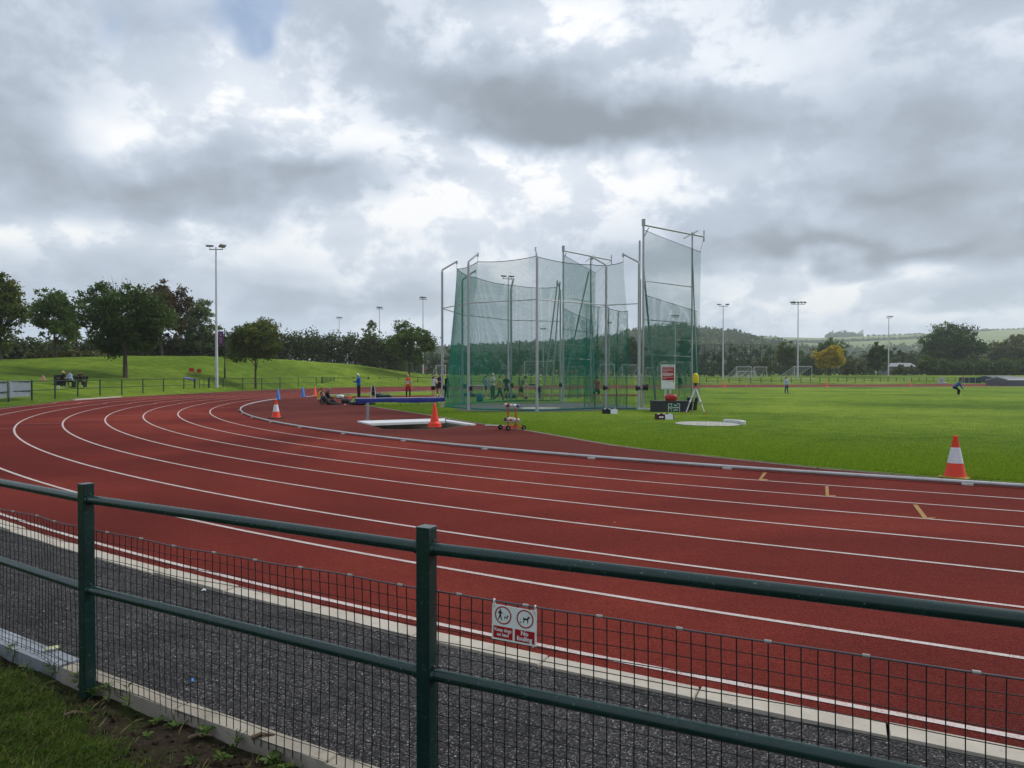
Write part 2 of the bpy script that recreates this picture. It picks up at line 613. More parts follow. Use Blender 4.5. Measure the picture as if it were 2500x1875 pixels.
def mat_grass(name, c0, c1, c2, patch=.5, fine=22., bump=.8, far=False):
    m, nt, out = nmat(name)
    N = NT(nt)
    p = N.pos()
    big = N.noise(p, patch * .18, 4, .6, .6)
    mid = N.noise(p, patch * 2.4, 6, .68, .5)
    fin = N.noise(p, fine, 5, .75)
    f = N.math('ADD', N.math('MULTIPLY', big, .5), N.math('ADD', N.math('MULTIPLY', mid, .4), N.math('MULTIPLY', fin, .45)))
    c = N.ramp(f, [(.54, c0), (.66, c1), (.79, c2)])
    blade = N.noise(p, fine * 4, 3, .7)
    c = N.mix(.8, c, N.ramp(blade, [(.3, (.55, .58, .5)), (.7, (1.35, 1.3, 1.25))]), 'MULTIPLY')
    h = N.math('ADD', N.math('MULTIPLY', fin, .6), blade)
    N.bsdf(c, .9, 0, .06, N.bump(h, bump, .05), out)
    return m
M_GRASS = mat_grass('infield turf', (.060, .116, .011), (.128, .215, .018), (.240, .330, .036))
M_BANK = mat_grass('bank turf', (.050, .088, .010), (.098, .165, .014), (.190, .270, .028), .30)
M_SOIL = mat_grass('soil', (.018, .013, .009), (.035, .025, .017), (.060, .046, .030), 3., 30., 1.0)
M_KERBRAIL = paint('aluminium kerb', (.46, .46, .46), .42, .4, .5, .12, 3., (.25, .23, .22), .35, coords='pos')
M_CLIP = paint('kerb clip metal', (.55, .54, .52), .45, .5)

# ------------------------------------------------------------------ sheets
track = strip('running_track', R0 - .06, R0 + 9.9, ST, 0.0, M_TRACK, kind='structure')
for k in range(1, 9):
    r = R0 + LANE * k
    strip('lane_line', r - .025, r + .025, ST, .004, M_LINE, track)
def path_out(st):
    k, v = st
    return 11.45 if k == 'n' else (10.10 if k == 'f' else float(np.interp(v, [.42, .9], [11.45, 10.10])))
mb = MB()
vs = []
for s_ in ST:
    vs += [(*ring(R0 + 10.06, s_), -.008), (*ring(R0 + path_out(s_), s_), -.008)]
mb.add(vs, [(2 * i, 2 * i + 2, 2 * i + 3, 2 * i + 1) for i in range(len(ST) - 1)])
path = tag(mb.build('tarmac_path', M_ASPH), kind='structure')

def sheet_px(name, pts, z, m, parent=None):
    v = [tuple(G(x, y, z)) for x, y in pts]
    mb = MB()
    mb.add(v, [tuple(range(len(v)))])
    return mb.build(name, m, parent)
# faint stagger lines across the lanes
for a, b in (((0, 1046.3), (31, 1045.2)), ((50, 1035), (151, 1033)), ((172, 1024), (256, 1022.8)), ((273, 1014.6), (349, 1013.2)),
             ((368, 1006.9), (432, 1005.6)), ((454, 999.9), (507, 999.2)), ((538, 994.2), (582, 994.2))):
    p, q = G(*a, .006), G(*b, .006)
    w = Vector((0, .045, 0))
    mb = MB()
    mb.add([p - w, q - w, q + w, p + w], [(0, 1, 2, 3)])
    mb.build('stagger_line', M_LINE_OLD, track)
for L in ([(1864, 1153.5), (1872.5, 1153.5), (1860, 1169), (1876, 1170.4), (1872, 1172.5), (1851, 1172)],
          [(2014.7, 1187), (2022.8, 1187), (2023.8, 1208.8), (2040, 1209.5), (2040, 1212), (2015.8, 1211.4)],
          [(2228.7, 1231.8), (2239.6, 1231.8), (2264, 1263.4), (2286, 1263.2), (2274, 1266), (2254, 1265.6)]):
    sheet_px('exchange_mark', L, .006, M_YELLOW, track)

# aluminium kerb rail along lane one, in lengths with clips
kerb = link('kerb_rail_line', None)
kerb['kind'] = 'structure'
def kerb_piece(st):
    pts = []
    for s in st:
        x, y = ring(R0 - .03, s)
        pts.append((x, y, .045))
    mb = MB()
    mb.tube(pts, .032, 8)
    o = mb.build('kerb_rail', M_KERBRAIL, kerb)
    x, y = ring(R0 + .035, st[-1])
    x2, y2 = ring(R0 + .035, st[-2])
    cb = MB()
    cb.box((x, y, .018), (.16, .07, .03), 0, math.atan2(y2 - y, x2 - x))
    cb.build('clip', M_CLIP, o)
allst = STN[:-1][::1] + STB
near_i = [i for i, s in enumerate(ST) if s[0] == 'n' or (s[0] == 'b' and s[1] < math.radians(64))]
for i in range(3, near_i[-1], 6):
    kerb_piece([ST[j] for j in range(i, min(i + 7, near_i[-1] + 1))])
# beyond the water jump the kerb is a flat white line
strip('kerb_line', R0 - .12, R0 + .06, [s for s in ST if (s[0] == 'b' and s[1] > math.radians(71)) or s[0] == 'f'], .006, paint('white kerb', (.62, .60, .55), .6), track)

# concrete edging slabs: outer edge of the track, and the edging under the fence
def slabs(parent, Ra, Rb, z_top, h, length, b0, b1, m, rng, joint=.012):
    """individual edging slabs following the bend between angles b0 and b1 (radians, may be negative = near straight)"""
    def stn(b):
        return ('b', b) if b >= 0 else ('n', -b * Ra)
    n = max(1, int((b1 - b0) * Ra / length))
    for i in range(n):
        a, c = b0 + (b1 - b0) * i / n, b0 + (b1 - b0) * (i + 1) / n
        g = joint / Ra / 2
        ja, jb = rng.uniform(-.008, .008), rng.uniform(-.006, .006)
        q = [ring(Ra + ja, stn(a + g)), ring(Ra + ja, stn(c - g)), ring(Rb + ja, stn(c - g)), ring(Rb + ja, stn(a + g))]
        zt = z_top + jb
        cx, cy = sum(p[0] for p in q) / 4, sum(p[1] for p in q) / 4
        ins = [(cx + (p[0] - cx) * .992, cy + (p[1] - cy) * .992) for p in q]
        vs = [(*p, zt - h) for p in q] + [(*p, zt - .010) for p in q] + [(*p, zt) for p in ins]
        fs = []
        for k in (0, 4):
            for e in range(4):
                f = (e + 1) % 4
                fs.append((k + e, k + f, k + 4 + f, k + 4 + e))
        fs.append((8, 9, 10, 11))
        mb = MB()
        mb.add(vs, fs)
        mb.build('slab', m, parent)
srng = random.Random(5)
strip('far_path', R0 + 9.9, R0 + 10.06, [s for s in ST if (s[0] == 'b' and s[1] > .415) or s[0] == 'f'], -.004, M_APRON, path)
edge1 = link('track_edging', None); edge1['kind'] = 'structure'
slabs(edge1, R0 + 9.905, R0 + 10.055, .012, .1, .91, -.09, .42, M_SLAB, srng)
edge2 = link('fence_edging', None); edge2['kind'] = 'structure'
M_SLAB2 = mat_concrete('dirty edging concrete', (.24, .215, .175), (.36, .325, .265), (.085, .07, .05), 5.)
slabs(edge2, R0 + 11.452, R0 + 11.54, .03, .16, .91, -.09, .083, M_SLAB2, srng)
M_GALV = paint('galvanised cover', (.27, .29, .32), .55, .3, .4, .3, 7., (.12, .105, .085), .8, coords='pos')
cov = thing('drain_cover', 'ribbed blue-grey channel cover along the path beside the left fence post', 'drain cover')
for j in range(2):
    for i in range(6):
        a, c = .084 + i * .022, .084 + (i + 1) * .022 - .0004
        r_in = R0 + 11.40 + j * .072
        q = [ring(r_in, ('b', a)), ring(r_in, ('b', c)), ring(r_in + .066, ('b', c)), ring(r_in + .066, ('b', a))]
        mb = MB()
        mb.add([(*p, -.10) for p in q] + [(*p, .022) for p in q], [(4, 5, 6, 7), (0, 1, 5, 4), (1, 2, 6, 5), (2, 3, 7, 6), (3, 0, 4, 7)])
        mb.build('rib', M_GALV, cov)

# apron inside the kerb with the water-jump pit let into it
def tess(outer, holes, z, name, m, kind='structure'):
    loops = [[Vector((x, y, 0)) for x, y in outer]] + [[Vector((x, y, 0)) for x, y in h] for h in holes]
    flat = [v for l in loops for v in l]
    tris = mgeo.tessellate_polygon(loops)
    mb = MB()
    fs = []
    for a, b, c in tris:
        n = (flat[b] - flat[a]).cross(flat[c] - flat[a]).z
        fs.append((a, b, c) if n > 0 else (a, c, b))
    mb.add([(v.x, v.y, z) for v in flat], fs)
    o = mb.build(name, m)
    if kind:
        o['kind'] = kind
    return o
PIT_PX = [(884, 1031.5), (1087, 1023.5), (1160, 1036.5), (1072, 1048), (936, 1048)]
PIT = [tuple(G(x, y).xy) for x, y in PIT_PX]
inner = [ring(R0 - .06, s) for s in ST if not (s[0] == 'n' and s[1] > 20) and not (s[0] == 'f' and s[1] > 30)]
tess(inner, [PIT], -.002, 'apron', M_APRON)
GRASS_PX = [(3000, 1217), (2500, 1179.5), (2300, 1166), (2000, 1141), (1800, 1120), (1620, 1101), (1500, 1086), (1400, 1069), (1290, 1050),
            (1200, 1037), (1150, 1029.5), (1095, 1020.5), (1044, 1012), (970, 1001), (899, 990.5), (862, 980), (846, 974), (850, 971), (800, 970), (793, 966.5),
            (812, 964.4), (988, 956.8), (1071, 954.5), (1500, 949), (1720, 946.8), (2000, 945.2), (2460, 943.8), (3200, 942.5)]
def smooth_px(pts, n=4):
    out = []
    for i in range(len(pts) - 1):
        for k in range(n):
            t = k / n
            out.append((pts[i][0] * (1 - t) + pts[i + 1][0] * t, pts[i][1] * (1 - t) + pts[i + 1][1] * t))
    return out + [pts[-1]]
grass_poly = [tuple(G(x, y, .02).xy) for x, y in GRASS_PX]
tess(grass_poly, [], .020, 'infield_grass', M_GRASS)
# pale edging strip where turf meets rubber
ed = link('turf_edging', None); ed['kind'] = 'structure'
ep = smooth_px(GRASS_PX[:17], 5)
for i in range(len(ep) - 1):
    p, q = G(*ep[i], .012), G(*ep[i + 1], .012)
    d = (q - p)
    if d.length < 1e-3:
        continue
    nn = Vector((d.y, -d.x, 0)).normalized()
    if nn.y > 0:
        nn = -nn
    mb = MB()
    g = d.normalized() * .008
    p, q = p + g, q - g
    a, b, c, e = p + nn * .005, q + nn * .005, q + nn * .085, p + nn * .085
    mb.add([a, b, c, e] + [v - Vector((0, 0, .05)) for v in (a, b, c, e)], [(3, 2, 1, 0), (7, 6, 2, 3), (4, 7, 3, 0), (5, 4, 0, 1), (6, 5, 1, 2)])
    mb.build('edging_strip', M_SLAB, ed)
# runway strip across the infield
tess([tuple(G(x, y, .026).xy) for x, y in ((801, 972.5), (900, 971.5), (1250, 968.8), (1400, 967.8), (1560, 966.8), (1560, 962), (1400, 962.5), (1250, 963.5), (900, 966.3), (799, 968))], [], .026, 'runway', M_APRON)

# water-jump pit: walls and sloping floor
wj = thing('water_jump_pit', 'white-edged concrete water jump pit below the blue barrier', 'pit', (0, 0, 0))
dep = [.42, .40, .05, .08, .30]
mb = MB()
for i in range(5):
    j = (i + 1) % 5
    (x0, y0), (x1, y1) = PIT[i], PIT[j]
    mb.add([(x0, y0, .004), (x1, y1, .004), (x1, y1, -dep[j]), (x0, y0, -dep[i])], [(0, 1, 2, 3)])
mb.build('wall', M_PIT, wj)
mb = MB()
mb.add([(x, y, -d) for (x, y), d in zip(PIT, dep)], [tuple(range(5))])
mb.build('floor', M_PIT, wj)
M_WBOARD = paint('white board paint', (.60, .61, .62), .55, 0, .3, .08, 3., (.35, .33, .30), .3, coords='pos')
def px_board(name, pts, z, h, m, parent):
    b = [G(x, y, z) for x, y in pts]
    mb = MB()
    n = len(b)
    mb.add(b + [v - Vector((0, 0, h)) for v in b], [tuple(reversed(range(n)))] + [(i, (i + 1) % n, n + (i + 1) % n, n + i) for i in range(n)])
    return mb.build(name, m, parent)
px_board('edge_board', [(872, 1027.5), (1087, 1021), (1087, 1027.5), (899, 1034)], .05, .08, M_WBOARD, wj)
px_board('edge_board', [(1089, 1024.5), (1093, 1024), (1162, 1035), (1150, 1036), (1089, 1027.5)], .04, .06, M_WBOARD, wj)

# ------------------------------------------------------------------ terrain outside the fence
PROF = [  # photo column, fence D, mid D, mid z, crest D, crest z, after-crest z
    (-1500, 20, 34, .9, 52, 2.6, 2.6), (-400, 32, 50, 1.35, 70, 3.3, 3.2), (0, 40, 58, 1.5, 76, 3.4, 3.3), (300, 58, 70, 1.54, 87, 4.1, 4.0), (500, 71, 80, 1.5, 94, 4.25, 4.1),
    (700, 88, 95, 1.4, 108, 4.1, 3.9), (868, 101, 107, 1.2, 119, 3.5, 3.2), (981, 105, 113, 1.25, 125, 2.35, 1.9), (1060, 109, 119, .95, 132, 1.72, 1.6),
    (1300, 113, 126, .8, 150, 1.45, 1.4), (1700, 121, 131, .7, 155, 1.2, 1.25), (2100, 129, 139, .8, 165, 1.6, 1.7), (2600, 144, 152, .5, 180, 1.6, 1.7), (4000, 150, 160, .5, 190, 1.6, 1.7)]
PA = np.array(PROF, float)
def terrain_z(x, y, raw=False):
    x, y = np.asarray(x, float), np.asarray(y, float)
    ys = np.where(y > 3, y, 3)
    px = np.clip(1250 + F_PX * x / ys, -1500, 4000)
    c = [np.interp(px, PA[:, 0], PA[:, i]) for i in range(1, 7)]
    D = y
    z = np.zeros_like(D)
    def sm(t):
        t = np.clip(t, 0, 1)
        return t * t * (3 - 2 * t)
    t1 = np.clip((D - c[0]) / (c[1] - c[0]), 0, 1)
    t2 = sm((D - c[1]) / (c[3] - c[1]))
    t3 = sm((D - c[3]) / 40.)
    z = c[2] * t1 ** 1.3 + (c[4] - c[2]) * (.35 * np.clip((D - c[1]) / (c[3] - c[1]), 0, 1) + .65 * t2) + (c[5] - c[4]) * t3
    z = z + np.clip((D - 330) / 500, 0, 1) * 4
    z = np.where(y > 12, z, 0)
    near = np.hypot(x, y) < 14
    z = z + np.where(near, .012 * np.sin(x * 3.1 + y * 1.7) + .010 * np.sin(x * 7.3 - y * 5.1), 0) - .015
    return z - np.where(near & (not raw), .07, 0)
def TZ(x, y):
    return float(terrain_z(np.array([x]), np.array([y]), True)[0])
def ground_at(x, y, D):
    """point on the terrain in photo column x at distance D"""
    X = (x - 1250) / F_PX * D
    return Vector((X, D, TZ(X, D)))
bnd = np.array([ring(R0 + path_out(s) + (.1 if (s[0] == 'n' or (s[0] == 'b' and s[1] < .22)) else 0.0), s) for s in ST if not (s[0] == 'f' and s[1] > 38)])
CEN = np.array([25., 50.])
NA, NR = 900, 74
ang = np.linspace(0, 2 * PI, NA, endpoint=False)
rad = np.zeros(NA)
seg_a, seg_b = bnd, np.roll(bnd, -1, axis=0)
for i, a in enumerate(ang):
    dr = np.array([math.cos(a), math.sin(a)])
    e = seg_b - seg_a
    w = seg_a - CEN
    den = dr[0] * e[:, 1] - dr[1] * e[:, 0]
    den = np.where(np.abs(den) < 1e-9, 1e-9, den)
    t = (w[:, 0] * e[:, 1] - w[:, 1] * e[:, 0]) / den
    u = (w[:, 0] * dr[1] - w[:, 1] * dr[0]) / den
    ok = (u >= -1e-6) & (u <= 1 + 1e-6) & (t > 0)
    rad[i] = t[ok].max() if ok.any() else 60
off = np.concatenate([[-2.0, 0], np.geomspace(.15, 1500, NR - 2)])
RR = rad[:, None] + off[None, :]
TX = CEN[0] + RR * np.cos(ang)[:, None]
TY = CEN[1] + RR * np.sin(ang)[:, None]
TZZ = terrain_z(TX, TY)
TZZ[:, 0] = -.16
TZZ[:, 1] -= .012
idx = np.arange(NA * NR).reshape(NA, NR)
nx = np.roll(idx, -1, axis=0)
Fq = np.stack([idx[:, :-1], idx[:, 1:], nx[:, 1:], nx[:, :-1]], -1).reshape(-1, 4)
gr_me = np_mesh('ground', np.stack([TX, TY, TZZ], -1).reshape(-1, 3), Fq, M_BANK, smooth=True)
ground = tag(link('ground', gr_me), kind='structure')
# bare soil beside the fence foot
def mat_fore():
    m, nt, out = nmat('verge soil')
    N = NT(nt)
    p = N.pos()
    a = N.noise(p, 2.2, 6, .65, .5)
    b = N.noise(p, 26, 6, .75)
    soil = N.ramp(b, [(.3, (.020, .014, .010)), (.55, (.046, .033, .022)), (.75, (.10, .078, .052))])
    moss = N.ramp(b, [(.3, (.028, .042, .010)), (.6, (.060, .088, .018)), (.8, (.11, .135, .034))])
    c = N.mix(N.ramp(a, [(.50, (0,) * 3), (.62, (.8,) * 3)]), soil, moss)
    N.bsdf(c, .9, 0, .1, N.bump(b, 1.0, .03), out)
    return m
M_FORE = mat_fore()
def crumble(x, y):
    z = 0.
    for k, (f, a_) in enumerate(((4.1, .010), (9.7, .007), (23., .006), (47., .005), (90., .0035))):
        z = z + a_ * np.sin(f * x + 1.7 * k + 1.3 * np.sin(f * .7 * y)) * np.sin(f * 1.13 * y + 2.1 * k + np.sin(f * .6 * x))
    return z
def VZ(x, y, r):
    """surface of the verge at radius r outside the kerb"""
    e = np.clip((r - 11.535) / .25, 0, 1)
    return terrain_z(x, y, True) - .032 + .050 * np.clip((r - 11.56) / .6, 0, 1) + crumble(x, y) * (.35 + .65 * e)
nb_, nr_ = 300, 90
bb = np.concatenate([np.linspace(-.10, .05, 60, endpoint=False), np.linspace(.05, .27, nb_ - 60)])
rr_ = 11.535 + np.concatenate([np.linspace(0, 1.6, 72, endpoint=False), np.linspace(1.6, 3.4, 18)])
vg = np.zeros((nb_, nr_, 3))
for i, b_ in enumerate(bb):
    for j in (0, nr_ - 1):
        vg[i, j, :2] = ring(R0 + rr_[j], ('b', b_) if b_ >= 0 else ('n', -b_ * 47))
    f_ = ((rr_ - rr_[0]) / (rr_[-1] - rr_[0]))[:, None]
    vg[i, :, :2] = vg[i, 0, :2] * (1 - f_) + vg[i, -1, :2] * f_
vg[:, :, 2] = VZ(vg[:, :, 0], vg[:, :, 1], rr_[None, :])
ix = np.arange(nb_ * nr_).reshape(nb_, nr_)
fq = np.stack([ix[:-1, :-1], ix[1:, :-1], ix[1:, 1:], ix[:-1, 1:]], -1).reshape(-1, 4)
verge = tag(link('verge', np_mesh('verge', vg.reshape(-1, 3), fq, M_FORE, smooth=True)), kind='structure')

# ================================================================== near fence
def mat_greenpaint():
    m, nt, out = nmat('dark green fence paint')
    N = NT(nt)
    p = N.pos()
    a = N.noise(p, 5, 5, .6)
    c = N.ramp(a, [(.3, (.0045, .023, .021)), (.7, (.008, .034, .030))])
    s = N.noise(p, 55, 3, .75)
    sc = N.ramp(s, [(.665, (0,) * 3), (.70, (.65,) * 3)])
    c = N.mix(sc, c, (.17, .22, .22))
    mp = N.n('ShaderNodeMapping')
    mp.inputs['Scale'].default_value = (9, 9, 60)
    N.l(p, mp.inputs['Vector'])
    dust = N.noise(mp.outputs[0], 1.0, 4, .7)
    c = N.mix(N.ramp(dust, [(.55, (0,) * 3), (.8, (.22,) * 3)]), c, (.10, .12, .11))
    r = N.math('ADD', N.math('MULTIPLY', a, .2), .16)
    N.bsdf(c, r, 0, .5, N.bump(N.noise(p, 130, 2), .08, .002), out)
    return m
M_GREEN = mat_greenpaint()
M_WIRE = paint('fence wire', (.008, .014, .013), .45, .2, .4, .2, 20.)
M_LWIRE = paint('line wire', (.10, .09, .10), .45, .5, .4, .2, 20.)
M_HOG = paint('zinc clip', (.36, .35, .33), .45, .4)
FP = [(-6.5, 6.75), (-4.285, 5.21), (-2.36, 3.935), (-.34, 2.82), (1.755, 1.846), (3.95, 1.05)]
nf = thing('trackside_fence', 'dark green tube-and-wire fence in the foreground along the path', 'fence')
for i, (x, y) in enumerate(FP):
    a, b = FP[max(0, i - 1)], FP[min(len(FP) - 1, i + 1)]
    rz = math.atan2(b[1] - a[1], b[0] - a[0])
    mb = MB()
    mb.box((0, 0, .56), (.062, .062, 1.18), 0, rz, bev=.004)
    mb.box((0, 0, 1.151), (.064, .064, .006), 0, rz, bev=.002)
    mb.build('post', M_GREEN, nf, (x, y, 0))
wr = random.Random(3)
for i in range(len(FP) - 1):
    a, b = Vector((*FP[i], 0)), Vector((*FP[i + 1], 0))
    d = (b - a).normalized()
    nrm = Vector((-d.y, d.x, 0))
    L = (b - a).length
    for z in (1.067, .567):
        mb = MB()
        mb.cyl(a + d * .028 + Vector((0, 0, z)), b - d * .028 + Vector((0, 0, z)), .0242, n=20)
        for e, q in ((a, 1), (b, -1)):
            mb.cyl(e + d * (q * .030) + Vector((0, 0, z)), e + d * (q * .046) + Vector((0, 0, z)), .029, n=16)
        rl = mb.build('rail', M_GREEN, nf)
        for e, q in ((a, 1), (b, -1)):
            bm_ = MB()
            c_ = e + d * (q * .038) + Vector((0, 0, z + .029))
            bm_.cyl(c_, c_ + Vector((0, 0, .006)), .0065, n=6, smooth=False)
            bm_.build('bolt', M_LWIRE, rl)
    base = a + nrm * .046
    wob = 1.0 if i <= 1 else (.7 if i == 2 else .25)
    ph = wr.uniform(0, 6)
    def wp(s, z):
        k = wob * .012 * math.sin(3.1 * s + ph) * min(1, z / .5) + wob * .010 * math.sin(9 * s + ph * 2)
        t = wob * .012 * math.sin(2.2 * s + 4.0 * z + ph)
        return base + d * (s + t) + nrm * k + Vector((0, 0, z))
    mb = MB()
    nv = int(L / .05)
    for k in range(nv):
        s = (k + .5) * L / nv
        mb.tube([wp(s, z) for z in (.0, .15, .3, .45, .6, .75, .88)], .0022, 4, caps=False)
    for k in range(17):
        z = .03 + k * .05
        mb.tube([wp(s, z + .003 * math.sin(5 * s + k)) + nrm * .003 for s in np.linspace(.01, L - .01, 26)], .0018, 4, caps=False)
    tag(mb.build('wire_mesh', M_WIRE, nf), kind='stuff')
    mb = MB()
    mb.tube([wp(s, .884 - .006 * math.sin(PI * s / L)) for s in np.linspace(0, L, 26)], .0036, 6)
    top = mb.build('line_wire', M_LWIRE, nf)
    for s in np.arange(.12, L, .29):
        p = wp(s, .886 - .006 * math.sin(PI * s / L))
        mb = MB()
        mb.cyl(p - d * .011, p + d * .011, .0062, n=8)
        mb.build('clip', M_HOG, top)

# ------------------------------------------------------------------ flat print helpers
def text_mesh(txt, size, m, align='CENTER', bold=0.0, sx=1.0):
    c = bpy.data.curves.new('lettering', 'FONT')
    c.body = txt
    c.size = size
    c.align_x = align
    c.align_y = 'CENTER'
    c.offset = bold
    c.resolution_u = 3
    t = bpy.data.objects.new('lettering', c)
    COL.objects.link(t)
    bpy.context.view_layer.update()
    dg = bpy.context.evaluated_depsgraph_get()
    me = bpy.data.meshes.new_from_object(t.evaluated_get(dg))
    bpy.data.objects.remove(t)
    bpy.data.curves.remove(c)
    R = Matrix(((sx, 0, 0, 0), (0, 0, -1, 0), (0, 1, 0, 0), (0, 0, 0, 1)))
    me.transform(R)
    me.materials.clear()
    me.materials.append(m)
    return me
def lettering(txt, size, m, parent, x, z, yo, align='CENTER', bold=0.0, sx=1.0):
    return link('lettering', text_mesh(txt, size, m, align, bold, sx), parent, (x, yo, z))
def flat(mb, poly, yo, mi=0):
    """polygon in the local x-z plane, facing -y"""
    mb.add([(x, yo, z) for x, z in poly], [tuple(range(len(poly)))], mi)
def annulus(mb, cx, cz, r0, r1, yo, n=36, mi=0):
    v = []
    for i in range(n):
        q = 2 * PI * i / n
        v += [(cx + r0 * math.cos(q), yo, cz + r0 * math.sin(q)), (cx + r1 * math.cos(q), yo, cz + r1 * math.sin(q))]
    mb.add(v, [(2 * i, 2 * i + 1, (2 * i + 3) % (2 * n), (2 * i + 2) % (2 * n)) for i in range(n)], mi)
M_SIGNW = paint('sign white plastic', (.74, .78, .76), .4, 0, .4, .05, 20., (.4, .42, .40), .2)
M_SIGNR = paint('sign red', (.36, .010, .016), .45, 0, .35, .06, 20.)
M_BLACK = paint('black print', (.006, .006, .007), .5)
M_LETTER = paint('white lettering', (.74, .70, .70), .5)
sg = thing('dog_notice', 'small white and red dog notice tied to the foreground fence wire', 'sign')
sd = Vector((2.095, -.974, 0)).normalized()
sn = Vector((-sd.y, sd.x, 0))
sp = Vector((*FP[3], 0)) + sd * (.158 * 2.31) + sn * .040
sg.location = (sp.x, sp.y, .801)
sg.rotation_euler = (0, math.radians(1.0), math.atan2(sd.y, sd.x))
mb = MB(); mb.box((0, 0, 0), (.187, .003, .136), 0, bev=.0008); mb.build('board', M_SIGNW, sg)
mb = MB()
for cx in (-.046, .046):
    mb = MB(); annulus(mb, cx, .030, .0300, .0352, -.0022); mb.build('ring_symbol', M_SIGNR, sg)
for cx in (-.0455, .0455):
    mb = MB()
    flat(mb, [(cx - .041, -.060), (cx + .041, -.060), (cx + .041, -.0135), (cx - .041, -.0135)], -.0022)
    mb.build('red_panel', M_SIGNR, sg)
def dog(mb, cx, cz, s, yo):
    P = [(-.50, .02), (-.50, .40), (-.40, .22), (-.30, .20), (.20, .20), (.28, .50), (.38, .62), (.40, .50), (.70, .42), (.68, .28), (.45, .24), (.36, .0), (.36, -.55), (.22, -.55), (.20, -.15), (-.05, -.02), (-.26, -.15), (-.36, -.52), (-.56, -.55), (-.42, -.2)]
    flat(mb, [(cx + x * s, cz + z * s) for x, z in P], yo)
def walker(mb, cx, cz, s, yo):
    mb.add([(cx + .13 * s * math.cos(q), yo, cz + .86 * s + .13 * s * math.sin(q)) for q in np.linspace(0, 2 * PI, 12, endpoint=False)], [tuple(range(12))])
    flat(mb, [(cx + x * s, cz + z * s) for x, z in [(-.16, .68), (.12, .70), (.30, .42), (.50, .22), (.44, .14), (.20, .34), (.14, .05), (.20, -.30), (.36, -.86), (.20, -.90), (.0, -.25), (-.26, -.86), (-.42, -.82), (-.14, .0), (-.14, .36), (-.26, .12), (-.42, .18), (-.28, .52)]], yo)
mb = MB(); walker(mb, -.058, .031, .0235, -.0022); mb.build('walker_pictogram', M_BLACK, sg)
mb = MB(); dog(mb, -.0325, .0235, .0155, -.0022); mb.build('dog_pictogram', M_BLACK, sg)
mb = MB(); flat(mb, [(-.046, .036), (-.0455, .0365), (-.0235, .0335), (-.0238, .0328)], -.0020); mb.build('lead_line', M_BLACK, sg)
mb = MB(); dog(mb, .0505, .029, .0245, -.0022); mb.build('dog_pictogram', M_BLACK, sg)
mb = MB(); flat(mb, [(.021, .0135), (.031, .0135), (.0285, .0165), (.0272, .0205), (.0258, .0165)], -.0022); mb.build('mess_pictogram', M_BLACK, sg)
mb = MB(); flat(mb, [(.0266, .022), (.0274, .022), (.0282, .030), (.0278, .030)], -.0022); mb.build('smell_line', M_BLACK, sg)
lettering('Keep dogs', .0180, M_LETTER, sg, -.0455, -.027, -.0030, bold=.0006, sx=.95)
lettering('on lead', .0180, M_LETTER, sg, -.0455, -.045, -.0030, bold=.0006, sx=.95)
lettering('No', .0235, M_LETTER, sg, .0455, -.0255, -.0030, bold=.0009)
lettering('fouling', .0235, M_LETTER, sg, .0455, -.0460, -.0030, bold=.0009)
for cx in (-.086, .086):
    mb = MB()
    mb.tube([(cx, -.004, .058), (cx + .001, -.010, .070), (cx, .004, .088), (cx, .012, .078), (cx, .004, .060)], .0022, 6)
    mb.tube([(cx, -.004, .074), (cx + .004, -.016, .094)], .0016, 5)
    mb.build('cable_tie', M_LETTER, sg)
mb = MB(); mb.tube([(.080, -.004, -.062), (.083, -.008, -.070), (.082, .012, -.064)], .0022, 6); mb.build('cable_tie', M_LETTER, sg)

# ================================================================== far fences
M_FGREEN = paint('far fence green', (.010, .045, .040), .5, 0, .3, .15, 2.)
FBASE = [(-60, 999), (21, 985.5), (78, 981), (135, 976.6), (190, 972.3), (244, 969.3), (297, 966.8), (349, 963.9), (400, 961), (449, 958.4), (511, 956), (545, 954.5), (592, 953.3), (639, 952.2), (683, 950.4), (728, 948.7), (772, 947), (825, 944.8), (863, 943.9), (926, 943.2), (1020, 942.4), (1300, 941.2), (1725, 939.4), (2100, 938.2), (2420, 935.8), (2800, 933.6)]
def fence_run(cols, label, h, extra=None, rails=(.95, .52), last_open=False):
    pts = [G(x, lerp_tab(x, FBASE) - .6) for x in cols]
    o = pts[0].copy()
    t = thing('perimeter_fence', label, 'fence', o, 0, 'perimeter fence runs')
    pm = MB(); pm.box((0, 0, h / 2), (.085, .085, h), 0, .3, bev=.006)
    me = pm.mesh('post', M_FGREEN)
    for p in pts:
        link('post', me, t, p - o)
    for r in rails:
        for i in range(len(pts) - 1):
            mb = MB()
            mb.cyl(pts[i] - o + Vector((0, 0, h * r)), pts[i + 1] - o + Vector((0, 0, h * r)), .03, n=6, caps=False)
            mb.build('rail', M_FGREEN, t)
    return t, pts
LCOL = [-36, 21, 78, 134.6, 190, 244.5, 297.5, 349, 399.5, 449, 474.5]
fl, flp = fence_run(LCOL, 'green post-and-rail fence run from the grey panel to the left gate', 1.40)
fence_run([511, 545, 592.7, 639, 683.6, 728, 772, 785], 'green fence run beside the tall left floodlight mast', 1.41)
fence_run([825, 862.6], 'short green fence run behind the man in the blue jacket', 1.40)
fence_run([899.6, 901], 'single green fence end post right of the man in blue', 1.40)
fence_run([926, 973, 1020, 1064], 'green fence run behind the runner in the orange vest', 1.40)
mid_cols = list(np.arange(1093, 1720, 29.0))
fence_run(mid_cols, 'green perimeter fence run seen through the hammer cage netting', 1.27)
